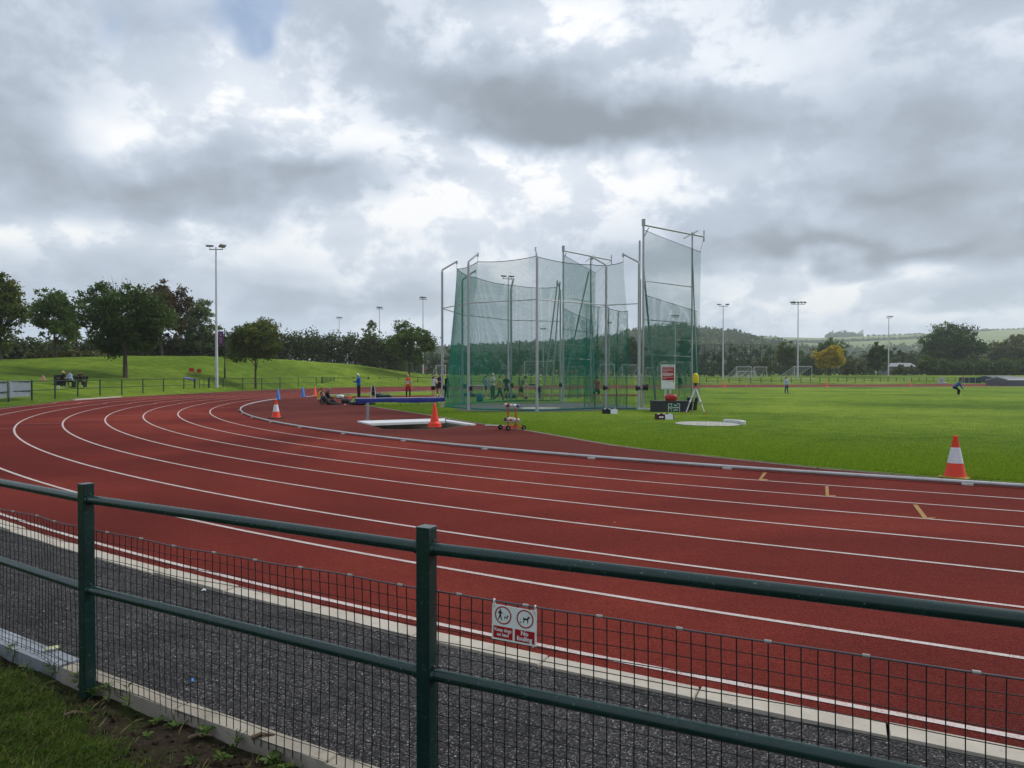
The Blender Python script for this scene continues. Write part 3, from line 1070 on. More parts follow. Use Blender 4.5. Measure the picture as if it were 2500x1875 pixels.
rc = [1724.8, 1752.6, 1780, 1806, 1832.4, 1857.7, 1883, 1907.4, 1931.8, 1955.6, 1978.8, 2001.7, 2023.8, 2045.7, 2067.4, 2088, 2109.6, 2129, 2149, 2168, 2188, 2207, 2225.6, 2243.7, 2261.8, 2279.8, 2297, 2314, 2332, 2348, 2372, 2396, 2420, 2444, 2468, 2492, 2516, 2540]
fence_run(rc, 'long green perimeter fence beyond the far right straight', 1.24)
def gate(c0, c1, label, h, bars):
    p, q = G(c0, lerp_tab(c0, FBASE) - .6), G(c1, lerp_tab(c1, FBASE) - .6)
    t = thing('fence_gate', label, 'gate', p, 0, 'gates in the perimeter fence')
    v = q - p
    for f in (0, 1):
        mb = MB(); mb.box(v * f + Vector((0, 0, h / 2)), (.09, .09, h), 0, .3); mb.build('gate_post', M_FGREEN, t)
    for zz in (.12, .5 * h, h * .95):
        mb = MB(); mb.cyl(v * .04 + Vector((0, 0, zz)), v * .96 + Vector((0, 0, zz)), .03, n=6); mb.build('gate_rail', M_FGREEN, t)
    for k in range(1, bars + 1):
        f = k / (bars + 1)
        mb = MB(); mb.cyl(v * f + Vector((0, 0, .12)), v * f + Vector((0, 0, h * .95)), .025, n=6); mb.build('gate_bar', M_FGREEN, t)
    return t, p, v
gate(476, 509, 'green pedestrian gate left of the tall floodlight mast', 1.4, 2)
gt, gp, gv = gate(787, 817, 'meshed green gate behind the orange cone on the bend', 1.42, 2)
mb = MB()
for k in range(24):
    f = .05 + .9 * k / 23
    mb.cyl(gv * f + Vector((0, .02, .1)), gv * f + Vector((0, .02, 1.35)), .012, n=4, caps=False)
tag(mb.build('gate_mesh', M_FGREEN, gt), kind='stuff')
gate(864, 898, 'green gate directly behind the man in the blue jacket', 1.4, 1)
# grey sheets on the left fence
M_GSHEET = paint('grey sheeting', (.20, .23, .27), .6, 0, .3, .10, 1.2, (.16, .18, .20), .3)
for a, b, lab in ((0, 1, 'grey sheet on the fence, cut by the left picture edge'), (1, 2, 'grey sheet on the fence panel nearest the tarmac path, right one')):
    p, q = flp[a] + Vector((.05, -.08, 0)), flp[b] + Vector((-.05, -.08, 0))
    d = q - p
    t = thing('fence_sheet', lab, 'sheet', p, math.atan2(d.y, d.x), 'grey sheets on the left fence')
    for f0, f1 in ((0, .49), (.51, 1)):
        mb = MB()
        n = 10
        vs, fs = [], []
        for i in range(n + 1):
            for j in range(5):
                X = d.length * (f0 + (f1 - f0) * i / n)
                vs.append((X, .02 * math.sin(X * 7 + j), .36 + 1.02 * j / 4))
        for i in range(n):
            for j in range(4):
                fs.append((i * 5 + j, (i + 1) * 5 + j, (i + 1) * 5 + j + 1, i * 5 + j + 1))
        mb.add(vs, fs, 0, True)
        mb.build('panel', M_GSHEET, t)
for x, D0, lab in ((145, 0, 'small white notice on the left perimeter fence'), (2052, 0, 'small white notice on the far right perimeter fence')):
    p = G(x, lerp_tab(x, FBASE) - .6)
    t = thing('fence_notice', lab, 'notice', p + Vector((0, -.1, 0)), 0)
    mb = MB(); mb.box((0, 0, .86), (.17, .015, .24), 0, bev=.003); mb.build('board', M_SIGNW, t)
    mb = MB()
    for k in range(4):
        flat(mb, [(-.06, .80 + k * .035), (.06, .80 + k * .035), (.06, .812 + k * .035), (-.06, .812 + k * .035)], -.009)
    mb.build('print_lines', M_BLACK, t)
p, q = G(179, 974.6, .1), G(293, 967.5, .1)
d = q - p
t = thing('timber_board', 'long pale board lying at the track edge below the left fence', 'board', (p + q) / 2 - Vector((0, 0, .1)), math.atan2(d.y, d.x))
for i in range(3):
    mb = MB(); mb.box((0, i * .085 - .085, .05 + .004 * i), (d.length, .078, .09), 0, bev=.008); mb.build('plank', M_SLAB, t)

# ================================================================== hammer cage
M_POST = paint('galvanised post', (.42, .43, .46), .5, .15, .4, .12, 1.5, (.24, .24, .25), .4)
def mat_net():
    m, nt, out = nmat('green netting')
    N = NT(nt)
    v = N.obj()
    c = N.ramp(N.noise(v, 2.5, 4, .6), [(.3, (.018, .30, .22)), (.7, (.028, .40, .30))])
    d = N.bsdf(c, .7, 0, .2)
    tl = N.n('ShaderNodeBsdfTranslucent')
    N.l(c, tl.inputs[0])
    mx = N.n('ShaderNodeMixShader')
    mx.inputs[0].default_value = .5
    N.l(d.outputs[0], mx.inputs[1])
    N.l(tl.outputs[0], mx.inputs[2])
    N.l(mx.outputs[0], out.inputs[0])
    return m
M_NET = mat_net()
NET_R = .0051
M_ROPE = paint('dark rope', (.02, .04, .04), .8)
M_WINCH = paint('black drum', (.012, .012, .014), .5)
CB = {'A': (1080, 994.7), 'B': (1144, 1001), 'C': (1311, 1005.5), 'D': (1479.4, 998.5), 'E': (1559.5, 1000.5), 'F': (1129, 987), 'G': (1247.8, 980.4), 'H': (1368, 979)}
CP = {k: G(*v) for k, v in CB.items()}
CC = Vector((.9, 40.6, 0))
ARM = {}
cage = thing('hammer_cage', 'tall green netted hammer cage on galvanised gallows posts', 'throwing cage', (CC.x, CC.y, 0))
co = Vector((CC.x, CC.y, 0))
for k, p in CP.items():
    inw = (CC - p).normalized()
    L = .85 if k not in 'DE' else .95
    zb = 7.35
    tip = p + inw * L + Vector((0, 0, zb + .52))
    ARM[k] = tip
    mb = MB()
    mb.tube([p - co, p - co + Vector((0, 0, 3.6)), p - co + Vector((0, 0, zb - .08))], [.068, .066, .06], 10)
    mb.cyl(p - co + Vector((0, 0, 0)), p - co + Vector((0, 0, .03)), .16, n=10)
    po = mb.build('post', M_POST, cage)
    mb = MB()
    mb.tube([p - co + Vector((0, 0, zb - .1)), p - co + Vector((0, 0, zb)), tip - co], .045, 8)
    mb.box(tip - co + Vector((0, 0, -.05)), (.09, .09, .18), 0)
    mb.build('arm', M_POST, po)
    mb = MB()
    mb.cyl(p - co + inw * .12 + Vector((-.06, -.04, 1.08)), p - co + inw * .12 + Vector((.10, -.04, 1.08)), .13, n=14)
    mb.cyl(p - co + inw * .12 + Vector((.10, -.04, 1.08)), p - co + inw * .12 + Vector((.13, -.04, 1.08)), .16, n=14)
    mb.tube([p - co + Vector((.05, -.08, 1.08)), p - co + Vector((.10, -.22, 1.02)), p - co + Vector((.18, -.22, .98))], .018, 6)
    mb.build('winch', M_WINCH, po)
    mb = MB()
    mb.tube([tip - co, tip - co + Vector((0, 0, -.42))], .008, 4)
    mb.build('hang_cord', M_ROPE, po)
for order in ('ABCDE', 'AFGH'):
    for a, b in zip(order, order[1:]):
        mb = MB()
        mb.cyl(CP[a] - co + Vector((0, 0, 5.3)), CP[b] - co + Vector((0, 0, 5.3)), .026, n=6)
        mb.build('ring_tube', M_POST, cage)
def net_surface(fn, nu, nv, r, step_u=1, step_v=1, sub=1):
    """strands over fn(i/nu, j/nv) as slim three-sided prisms; returns numpy verts, faces"""
    u = np.linspace(0, 1, nu + 1)
    v = np.linspace(0, 1, nv + 1)
    Pg = fn(u[:, None], v[None, :])                      # (nu+1, nv+1, 3)
    V, Fc = [], []
    off = 0
    def strands(Q, up):
        nonlocal off
        # Q (n, m, 3) n strands of m points
        n, m, _ = Q.shape
        t = np.gradient(Q, axis=1)
        t /= np.linalg.norm(t, axis=2, keepdims=True) + 1e-9
        a = np.cross(t, up)
        a /= np.linalg.norm(a, axis=2, keepdims=True) + 1e-9
        b = np.cross(t, a)
        ring3 = [Q + r * (math.cos(q) * a + math.sin(q) * b) for q in (PI / 2, PI / 2 + 2.094, PI / 2 + 4.189)]
        R3 = np.stack(ring3, 2).reshape(-1, 3)
        ii = np.arange(n * m * 3).reshape(n, m, 3) + off
        for k in range(3):
            k2 = (k + 1) % 3
            Fc.append(np.stack([ii[:, :-1, k], ii[:, 1:, k], ii[:, 1:, k2], ii[:, :-1, k2]], -1).reshape(-1, 4))
        V.append(R3)
        off += n * m * 3
    cv = np.unique(np.linspace(0, nv, max(3, nv // 10)).astype(int))
    strands(Pg[::step_u][:, cv], np.array([.3, -1, .1]))
    cu = np.unique(np.linspace(0, nu, max(3, nu // 4)).astype(int))
    strands(np.swapaxes(Pg[:, ::step_v], 0, 1)[:, cu], np.array([0, 0, 1.]))
    return np.concatenate(V), np.concatenate(Fc)
def poly_fn(top, bot, ztop, zbot, sag, fold=0., fk=0., bulge=0.):
    top, bot = [np.array([p.x, p.y]) for p in top], [np.array([p.x, p.y]) for p in bot]
    L = np.concatenate([[0], np.cumsum([np.hypot(*(b - a)) for a, b in zip(top, top[1:])])])
    tot = L[-1]
    tp, bt = np.array(top), np.array(bot)
    def fn(u, v):
        s = u * tot
        x0, y0 = np.interp(s, L, tp[:, 0]), np.interp(s, L, tp[:, 1])
        x1, y1 = np.interp(s, L, bt[:, 0]), np.interp(s, L, bt[:, 1])
        k = np.clip(np.searchsorted(L, s, side='right') - 1, 0, len(L) - 2)
        f = (s - L[k]) / (L[k + 1] - L[k])
        zt = np.interp(s, L, ztop) if not np.isscalar(ztop) else ztop
        zt = zt - sag * 4 * f * (1 - f)
        w = v ** 1.25
        x, y = x0 * (1 - w) + x1 * w, y0 * (1 - w) + y1 * w
        z = zt * (1 - v) + zbot * v
        cx, cy = x - CC.x, y - CC.y
        n = np.hypot(cx, cy) + 1e-6
        push = bulge * np.sin(PI * np.clip(v, 0, 1)) * np.sin(PI * f) + fold * np.sin(fk * s + 1.5 * v) * (.4 + .6 * v) + .05 * np.sin(2.1 * s + 3 * v) * v
        return np.stack(np.broadcast_arrays(x + cx / n * push, y + cy / n * push, z + 0 * x), -1)
    return fn, tot
def rel(n, V):
    return V - np.array([co.x, co.y, 0])
order = ['E', 'D', 'C', 'B', 'A', 'F', 'G', 'H']
tops = [Vector((ARM[k].x, ARM[k].y, 0)) for k in order]
bots = [CP[k] + (CC - CP[k]).normalized() * .16 for k in order]
for seg in range(len(order) - 1):
    fn, tot = poly_fn(tops[seg:seg + 2], bots[seg:seg + 2], 7.47, .06, .10, 0, 0, .18)
    V, Fc = net_surface(fn, int(tot / .06), int(7.4 / .06), NET_R)
    tag(link('netting', np_mesh('netting', rel(0, V), Fc, M_NET), cage), kind='stuff')
    rp = fn(np.linspace(0, 1, 14)[:, None], np.array([[0.]]))[:, 0]
    mb = MB()
    mb.tube([Vector(p) - co for p in rp], .018, 5)
    mb.build('head_rope', M_ROPE, cage)
    rp = fn(np.linspace(0, 1, 14)[:, None], np.array([[1.]]))[:, 0]
    mb = MB()
    mb.tube([Vector(p) - co for p in rp], .03, 5)
    mb.build('foot_rope', M_NET, cage)
# gathered inner net on the right
gi = [CP['D'] + Vector((-1.15, 1.0, 0)), CP['D'] + Vector((.1, .7, 0)), CP['E'] + Vector((-.45, .8, 0))]
fn, tot = poly_fn(gi, gi, np.array([5.55, 5.3, 5.0]), .05, .1, .16, 11., 0)
V, Fc = net_surface(fn, int(tot * 1.9 / .06), int(5.3 / .06), NET_R)
tag(link('netting', np_mesh('netting', rel(0, V), Fc, M_NET), cage), kind='stuff')
rp = fn(np.linspace(0, 1, 60)[:, None], np.array([[0.]]))[:, 0]
mb = MB(); mb.tube([Vector(p) - co for p in rp], .014, 4); mb.build('head_rope', M_ROPE, cage)
# gates
def gate_frame(h0, h1, h2, H, label):
    """tall pivoting gate from hinge foot h0 to outer foot h1, its head beam running on to h2"""
    g = thing('cage_gate', label, 'cage gate', h0, 0, 'swing gates of the hammer cage')
    v1, v2 = h1 - h0, h2 - h0
    def T(pts, r, nm, n=8):
        mb = MB(); mb.tube(pts, r, n); return mb.build(nm, M_POST, g)
    Z = lambda z: Vector((0, 0, z))
    T([Z(0), Z(H)], .055, 'hinge_post')
    T([v1 + Z(.05), v1 + Z(H - .15)], .045, 'outer_post')
    T([Z(H - .1), v2 + Z(H - .28)], .05, 'head_beam')
    T([v2 + Z(H - .55), v2 + Z(H + .05)], .035, 'beam_end')
    T([v1 * .82 + Z(H - .52), v1 * 1.12 + Z(H - .02)], .03, 'knee_brace')
    T([v1 * .0 + Z(H - .75), v1 * .10 + Z(H - .22)], .03, 'knee_brace')
    mb = MB(); mb.box(Z(H + .02), (.16, .16, .34), 0); mb.build('head_block', M_POST, g)
    for f in (.60, .42, .335, .255):
        T([Z(H * f * 1.15), v1 + Z(H * f * 1.13)], .022, 'cross_bar', 6)
    T([v1 + Z(H * .85), v1 * 1.14 + Z(.2)], .035, 'outer_stay')
    T([v1 * .93 + Z(H * .31), v1 + Z(H * .345), v1 * .93 + Z(H * .38)], .02, 'bracket', 6)
    def nf(zt0, zt1, zb, ext, foldamp):
        def fn(u, v):
            k = u * ext
            z = (zt0 + (zt1 - zt0) * u) * (1 - v) + zb * v
            pw = foldamp * np.sin(u * 22 + 2 * v) * (.3 + v) + .03 * np.sin(u * 5 + v * 6)
            q = np.array([-v1.y, v1.x, 0]) / v1.length
            X = v1.x * k + q[0] * pw
            Y = v1.y * k + q[1] * pw - .03
            return np.stack(np.broadcast_arrays(X, Y, z), -1)
        return fn
    W = v1.length
    for (zt0, zt1, zb, ext, fo) in ((H - .35, H - 1.15, .35, 1.17, .0), (5.8, 5.1, .25, 1.10, .07)):
        fn = nf(zt0, zt1, zb, ext, fo)
        V, Fc = net_surface(fn, int(W * ext / .06), int((zt0 - zb) / .06), NET_R)
        tag(link('netting', np_mesh('netting', V, Fc, M_NET), g), kind='stuff')
        for e in (np.linspace(0, 1, 12),):
            rp = fn(e[:, None], np.array([[0.]]))[:, 0]
            mb = MB(); mb.tube([Vector(p) for p in rp], .014, 5); mb.build('head_rope', M_ROPE, g)
    rp = fn(np.array([[1.]]), np.linspace(0, 1, 8)[None, :])[0]
    mb = MB(); mb.tube([Vector((v1 * 1.17).to_tuple()[:2] + (H - 1.15,)), v2 + Z(H - .3)], .008, 4); mb.build('hang_cord', M_ROPE, g)
    return g, v1
h0 = G(1570, 999.5)
g2, v = gate_frame(h0, Vector((9.5, 37.6, 0)), Vector((10.25, 38.1, 0)), 9.4, 'tall front gate of the cage beside the safety warning board')
mb = MB(); mb.tube([(-.22, -.05, 0), (-.20, -.05, 8.5)], .05, 8); mb.build('pivot_post', M_POST, g2)
mb = MB(); mb.tube([(-.10, .25, 0), (-.12, .2, 6.6)], .045, 8); mb.build('pivot_post', M_POST, g2)
mb = MB(); mb.tube([(0, 0, 7.2), (.85, .9, .02)], .05, 8); mb.build('back_stay', M_POST, g2)
mb = MB()
mb.cyl((-.02, -.12, 1.12), (.16, -.12, 1.12), .14, n=14); mb.cyl((.16, -.12, 1.12), (.20, -.12, 1.12), .17, n=14)
mb.build('winch', M_WINCH, g2)
mb = MB(); mb.box((.15, -.55, .05), (1.05, .14, .10), 0, bev=.01); mb.build('base_beam', M_WBOARD, g2)
h0 = Vector((3.12, 43.4, 0))
g1, v = gate_frame(h0, Vector((5.0, 45.3, 0)), Vector((6.4, 45.9, 0)), 9.4, 'tall rear gate of the cage on its far side')
for a, b in (((-.25, 1.5, 7.6), (-1.1, 3.6, 0)), ((-.1, 1.5, 7.6), (-.55, 3.4, 0)), ((1.75, 1.8, 8.3), (.1, 3.0, .2))):
    mb = MB(); mb.tube([a, b], .045, 8); mb.build('back_stay', M_POST, g1)
# hardstanding and throwing circle inside the cage
pad = [G(x, y, .028) for x, y in ((1100, 994), (1128, 1003.5), (1311, 1006.2), (1480, 1001.5), (1562, 999.5), (1540, 990), (1400, 983), (1330, 983.5), (1180, 985), (1105, 988))]
mb = MB(); mb.add(pad, [tuple(range(len(pad)))]); tag(mb.build('cage_hardstanding', M_HARD), kind='structure')
cc = G(1315, 996.5, .03)
def disc(c, r, z, m, name, n=48):
    mb = MB()
    mb.add([(c.x + r * math.cos(q), c.y + r * math.sin(q), z) for q in np.linspace(0, 2 * PI, n, endpoint=False)], [tuple(range(n))])
    return tag(mb.build(name, m), kind='structure')
disc(cc, 1.12, .034, M_CONC, 'throwing_circle')

# ================================================================== cones
M_CORANGE = paint('cone orange', (.78, .085, .022), .5, 0, .3, .10, 5., (.22, .06, .04), .10)
M_CRED = paint('cone red', (.76, .060, .026), .5, 0, .3, .10, 5., (.22, .06, .04), .10)
M_CBLUE = paint('cone blue', (.020, .17, .52), .5, 0, .3, .10, 5.)
M_CWHITE = paint('cone sleeve', (.66, .66, .70), .45, 0, .4, .05, 9., (.35, .33, .33), .2)
M_CBASE_Y = paint('cone foot yellow', (.30, .22, .030), .7, 0, .2, .2, 9., (.06, .05, .03), .5)
M_CBASE_D = paint('cone foot dark', (.035, .028, .026), .7)
def cone(px, py, h, label, kind, group=None, rz=.4):
    p = G(px, py)
    t = thing('traffic_cone', label, 'cone', p, rz, group)
    s = h / .75
    body = {'band': M_CRED, 'plain': M_CRED, 'blue': M_CBLUE, 'orange': M_CORANGE}[kind]
    if kind == 'band':
        mb = MB(); mb.box((0, 0, .018 * s), (.46 * s, .46 * s, .036 * s), 0, bev=.012)
        mb.build('foot', M_CBASE_Y if 'near' in label or 'yellow' in label else M_CBASE_D, t)
        mb = MB(); mb.lathe([(.178 * s, .036 * s), (.172 * s, .05 * s), (.124 * s, .27 * s)], n=24); mb.build('body', body, t)
        mb = MB(); mb.lathe([(.1255 * s, .27 * s), (.072 * s, .545 * s)], n=24); mb.build('sleeve', M_CWHITE, t)
        mb = MB(); mb.lathe([(.0705 * s, .545 * s), (.038 * s, .715 * s), (.040 * s, .72 * s), (.036 * s, .75 * s), (.02 * s, .752 * s), (0, .748 * s)], n=24); mb.build('tip', body, t)
    elif kind == 'plain':
        mb = MB(); mb.lathe([(.215 * s, 0), (.222 * s, .03 * s), (.20 * s, .075 * s), (.205 * s, .085 * s), (.20 * s, .12 * s), (.165 * s, .155 * s), (.138 * s, .175 * s)], n=24); mb.build('foot', body, t)
        mb = MB(); mb.lathe([(.138 * s, .175 * s), (.05 * s, .66 * s), (.036 * s, .745 * s), (.02 * s, .752 * s), (0, .745 * s)], n=24); mb.build('body', body, t)
    else:
        mb = MB(); mb.box((0, 0, .015 * s), (.40 * s, .40 * s, .03 * s), 0, bev=.012); mb.build('foot', body, t)
        mb = MB(); mb.lathe([(.155 * s, .03 * s), (.145 * s, .05 * s), (.04 * s, .74 * s), (.02 * s, .75 * s), (0, .745 * s)], n=20); mb.build('body', body, t)
    return t
cone(2332, 1167, .72, 'near red and white cone with yellow foot beside the kerb rail', 'band', rz=.75)
cone(674, 1021, .76, 'red and white cone on the apron inside the left bend', 'band', rz=.9)
cone(1061, 1042.5, .80, 'solid red cone with stepped round foot at the water jump', 'plain')
cone(679, 975.5, .78, 'blue cone at the end of the kerb rail', 'blue', 'blue cones on the bend')
cone(740, 968.8, .78, 'blue cone on the bend, next to the orange one', 'blue', 'blue cones on the bend')
cone(769, 966, .78, 'orange cone on the bend behind the resting athletes', 'orange', 'orange cones')
for x, y, lab in ((1768, 945.4, 'far orange cone nearest the cage on the right straight'), (2017.5, 944.2, 'far orange cone behind the woman in the pale top'), (2222, 942.8, 'rightmost far orange cone by the straight'),
                  (1505, 948.8, 'far orange cone seen through the cage behind the red shirt')):
    cone(x, y, .78, lab, 'orange', 'orange cones')
cone(1148, 958, .80, 'distant red and white cone seen through the left of the cage', 'band')

# ================================================================== steeplechase barrier over the water jump
M_BLUETARP = paint('blue tarpaulin', (.010, .018, .15), .5, 0, .25, .18, 2., (.02, .03, .17), .4)
M_STEEL = paint('grey steel', (.30, .30, .31), .45, .5, .4, .2, 4., (.12, .10, .08), .4)
a, b = Vector((-5.98, 27.3, 0)), Vector((-2.74, 28.7, 0))
bd = b - a
t = thing('water_jump_barrier', 'steeplechase barrier beam wrapped in blue tarpaulin on two steel posts', 'barrier', a, math.atan2(bd.y, bd.x))
L = bd.length
mb = MB(); mb.box((L / 2, 0, .765), (L, .127, .127), 0, bev=.008); mb.build('beam', M_WBOARD, t)
mb = MB()
n = 40
vs, fs = [], []
rr = random.Random(8)
for i in range(n + 1):
    x = -.02 + (L + .04) * i / n
    w = .012 * math.sin(x * 6) + rr.uniform(-.006, .006)
    lo = .665 + .020 * math.sin(x * 1.9) + rr.uniform(-.008, .008) + (.03 if i in (0, n) else 0)
    for y, z in ((-.085 + w, lo), (-.078 + w * .5, .74), (-.074, .835), (.0, .843 + rr.uniform(-.002, .004)), (.074, .835), (.080, .74), (.088 - w, lo)):
        vs.append((x, y, z))
for i in range(n):
    for j in range(6):
        fs.append((i * 7 + j, (i + 1) * 7 + j, (i + 1) * 7 + j + 1, i * 7 + j + 1))
for i in (0, n):
    fs.append(tuple(i * 7 + j for j in range(7)))
mb.add(vs, fs, 0, True)
mb.build('tarpaulin', M_BLUETARP, t)
mb = MB(); mb.tube([(-.02, -.02, .846), (L + .02, .0, .847)], .012, 5); mb.build('white_hem', M_WBOARD, t)
for f in (.125, .885):
    mb = MB(); mb.box((L * f, 0, .34), (.10, .10, .70), 0, bev=.006); mb.box((L * f, 0, .01), (.2, .2, .02), 0); mb.build('post', M_STEEL, t)
for f in (.30, .50, .70, .92):
    mb = MB(); mb.tube([(L * f, -.05, .67), (L * f - .03, -.06, .60), (L * f - .05, -.05, .54)], .009, 5); mb.build('strap', M_BLACK, t)

# ================================================================== shot trolley
M_TORANGE = paint('trolley orange', (.60, .075, .012), .45, 0, .4, .12, 8., (.2, .06, .03), .3)
M_TYRE = paint('black rubber', (.010, .010, .011), .7)
SHOTC = [paint('shot ' + n_, c, .4, m_, .4) for n_, c, m_ in (('white', (.5, .48, .46), 0), ('dark', (.05, .035, .035), .2), ('maroon', (.16, .02, .03), 0), ('blue', (.06, .10, .28), 0), ('brass', (.45, .16, .05), .2), ('steel', (.42, .42, .44), .3))]
p = (G(1221.5, 1049) + G(1278, 1051)) / 2 + Vector((0, .15, 0))
t = thing('shot_trolley', 'orange wheeled trolley carrying two trays of shots', 'trolley', p, -1.07)
for sx in (-.26, .26):
    y0, y1 = (-.28, .28)
    mb = MB(); mb.box((sx, 0, .10), (.05, .66, .05), 0, bev=.005); mb.build('base_bar', M_TORANGE, t)
    for sy in (y0, y1):
        mb = MB()
        mb.cyl((sx - .03, sy, .075), (sx + .03, sy, .075), .075, n=16)
        w = mb.build('wheel', M_TYRE, t)
        mb = MB(); mb.cyl((sx - .034, sy, .075), (sx + .034, sy, .075), .025, n=8); mb.build('hub', M_STEEL, w)
    mb = MB(); mb.box((sx, 0, .41), (.045, .045, .60), 0, bev=.004); mb.build('upright', M_TORANGE, t)
for zt in (.26, .70):
    mb = MB()
    mb.tube([(-.34, -.16, zt), (.34, -.16, zt), (.34, .16, zt), (-.34, .16, zt)], .013, 6, closed=True)
    for k in range(7):
        mb.tube([(-.30 + k * .1, -.16, zt - .004), (-.30 + k * .1, .16, zt - .004)], .006, 4)
    mb.build('tray', M_STEEL, t)
sr = random.Random(4)
for zt, seq in ((.26, [1, 0, 4, 0, 5, 0, 2, 0]), (.70, [0, 2, 0, 0, 2, 3, 5, 3])):
    for k, ci in enumerate(seq):
        r = sr.uniform(.052, .066)
        pos = p + Matrix.Rotation(-1.07, 3, 'Z') @ Vector((-.27 + (k % 4) * .18 + sr.uniform(-.01, .01), -.075 + .15 * (k // 4), zt + .012 + r))
        mb = MB(); mb.ellipsoid((0, 0, 0), (r, r, r), 14, 9)
        so = mb.build('shot', SHOTC[ci], None, pos)
        cn = ['white', 'dark brown', 'maroon', 'blue', 'brass', 'steel'][ci]
        tag(so, f"{cn} shot on the {'upper' if zt > .5 else 'lower'} tray of the orange trolley, {'front' if k < 4 else 'back'} row position {['far left', 'inner left', 'inner right', 'far right'][k % 4]}", 'shot', 'shots on the trolley')
# boards on the apron beside the trolley
px_p = G(1206, 1041)
t = thing('lath', 'thin white lath lying on the apron beside the trolley', 'lath', px_p, -.15)
mb = MB(); mb.box((.12, 0, .03), (.85, .06, .03), 0, bev=.004); mb.build('strip', M_WBOARD, t)
mb = MB(); mb.box((.15, .10, .02), (.80, .06, .03), 0, bev=.004); mb.build('strip', M_STEEL, t)

# ================================================================== signs and planter by the cage
M_PLANTER = paint('charcoal planter plastic', (.035, .038, .048), .6, 0, .35, .12, 2.)
M_FIREG = paint('fire sign green', (.010, .10, .055), .5)
M_BIN = paint('bin black plastic', (.012, .013, .015), .55)
pb = G(1639, 1006.5)
t = thing('planter_box', 'charcoal slatted planter box below the safety warning board', 'planter', pb + Vector((0, .36, 0)), .03)
for i in range(10):
    x = -.76 + i * .1689
    for sy in (-.34, .34):
        mb = MB(); mb.box((x, sy, .245), (.16, .03, .47), 0, bev=.005); mb.build('slat', M_PLANTER, t)
for sx in (-.83, .83):
    mb = MB(); mb.box((sx, 0, .245), (.03, .70, .47), 0, bev=.005); mb.build('end_panel', M_PLANTER, t)
mb = MB(); mb.box((0, 0, .505), (1.74, .78, .05), 0, bev=.012); mb.build('lid', M_PLANTER, t)
fs_ = thing('fire_sign', 'green and white fire assembly point sign on the planter front', 'sign', pb + Vector((.12, -.005, 0)), .03)
mb = MB(); mb.box((0, 0, .22), (.58, .012, .40), 0, bev=.003); mb.build('board', M_FIREG, fs_)
mb = MB()
x0, x1, z0, z1, w = -.275, .275, .04, .405, .022
flat(mb, [(x0, z0), (x0 + w, z0), (x0 + w, z1), (x0, z1)], -.009)
flat(mb, [(x1 - w, z0), (x1, z0), (x1, z1), (x1 - w, z1)], -.009)
flat(mb, [(x0 + w, z1 - w), (x0 + .2, z1 - w), (x0 + .2, z1), (x0 + w, z1)], -.009)
flat(mb, [(x1 - .14, z1 - w), (x1 - w, z1 - w), (x1 - w, z1), (x1 - .14, z1)], -.009)
flat(mb, [(x0 + .145, z0), (x0 + .16, z0), (x0 + .16, z1 - w), (x0 + .145, z1 - w)], -.009)
cx, cz = x0 + .083, .21
for sx, sz in ((1, 1), (1, -1), (-1, 1), (-1, -1)):
    flat(mb, [(cx + sx * .012, cz + sz * .012), (cx + sx * .055, cz + sz * .03), (cx + sx * .055, cz + sz * .055), (cx + sx * .03, cz + sz * .055)], -.0095)
mb.add([(cx + .022 * math.cos(q), -.0095, cz + .022 * math.sin(q)) for q in np.linspace(0, 2 * PI, 12, endpoint=False)], [tuple(range(12))])
mb.build('symbol', M_LETTER, fs_)
for tx, z in (('Fire', .325), ('assembly', .225), ('point', .115)):
    lettering(tx, .098, M_LETTER, fs_, .075, z, -.0095, bold=.003, sx=.92)
sw = thing('safety_board', 'white safety warning board with red text panel on two white posts', 'sign', G(1633.5, 1000) + Vector((0, .25, 0)), .02)
mb = MB(); mb.box((0, 0, 1.64), (.70, .03, 1.25), 0, bev=.006); mb.build('board', M_SIGNW, sw)
for sx in (-.13, .12):
    mb = MB(); mb.box((sx, .045, .8), (.09, .05, 1.62), 0, bev=.006); mb.build('post', M_WBOARD, sw)
mb = MB(); flat(mb, [(-.305, 1.47), (.305, 1.47), (.305, 2.15), (-.305, 2.15)], -.0175); mb.build('red_panel', M_SIGNR, sw)
lettering('SAFETY WARNING', .073, M_BLACK, sw, 0, 2.205, -.018, bold=.0008, sx=.98)
mb = MB()
for z, x1 in ((2.09, .28), (2.02, .20), (1.95, .28), (1.885, -.02), (1.82, .28), (1.79, .28), (1.76, .26), (1.73, .28), (1.70, .18), (1.62, .28), (1.55, -.10)):
    flat(mb, [(-.28, z), (x1, z), (x1, z + .016), (-.28, z + .016)], -.019)
mb.build('text_lines', M_LETTER, sw)
mb = MB()
flat(mb, [(.24, 1.37), (.30, 1.37), (.30, 1.44), (.24, 1.44)], -.019)
flat(mb, [(-.12, 1.41), (.20, 1.41), (.20, 1.422), (-.12, 1.422)], -.019)
flat(mb, [(-.28, 1.06), (.27, 1.06), (.27, 1.07), (-.28, 1.07)], -.019)
for k in range(14):
    a0 = k / 13
    x, z = -.24 + .48 * a0, 1.22 + .07 * math.sin(a0 * 3 + .6)
    flat(mb, [(x, z), (x + .03, z + .006), (x + .03, z + .011), (x, z + .005)], -.019)
mb.build('fine_print', paint('grey print', (.12, .13, .16), .5), sw)
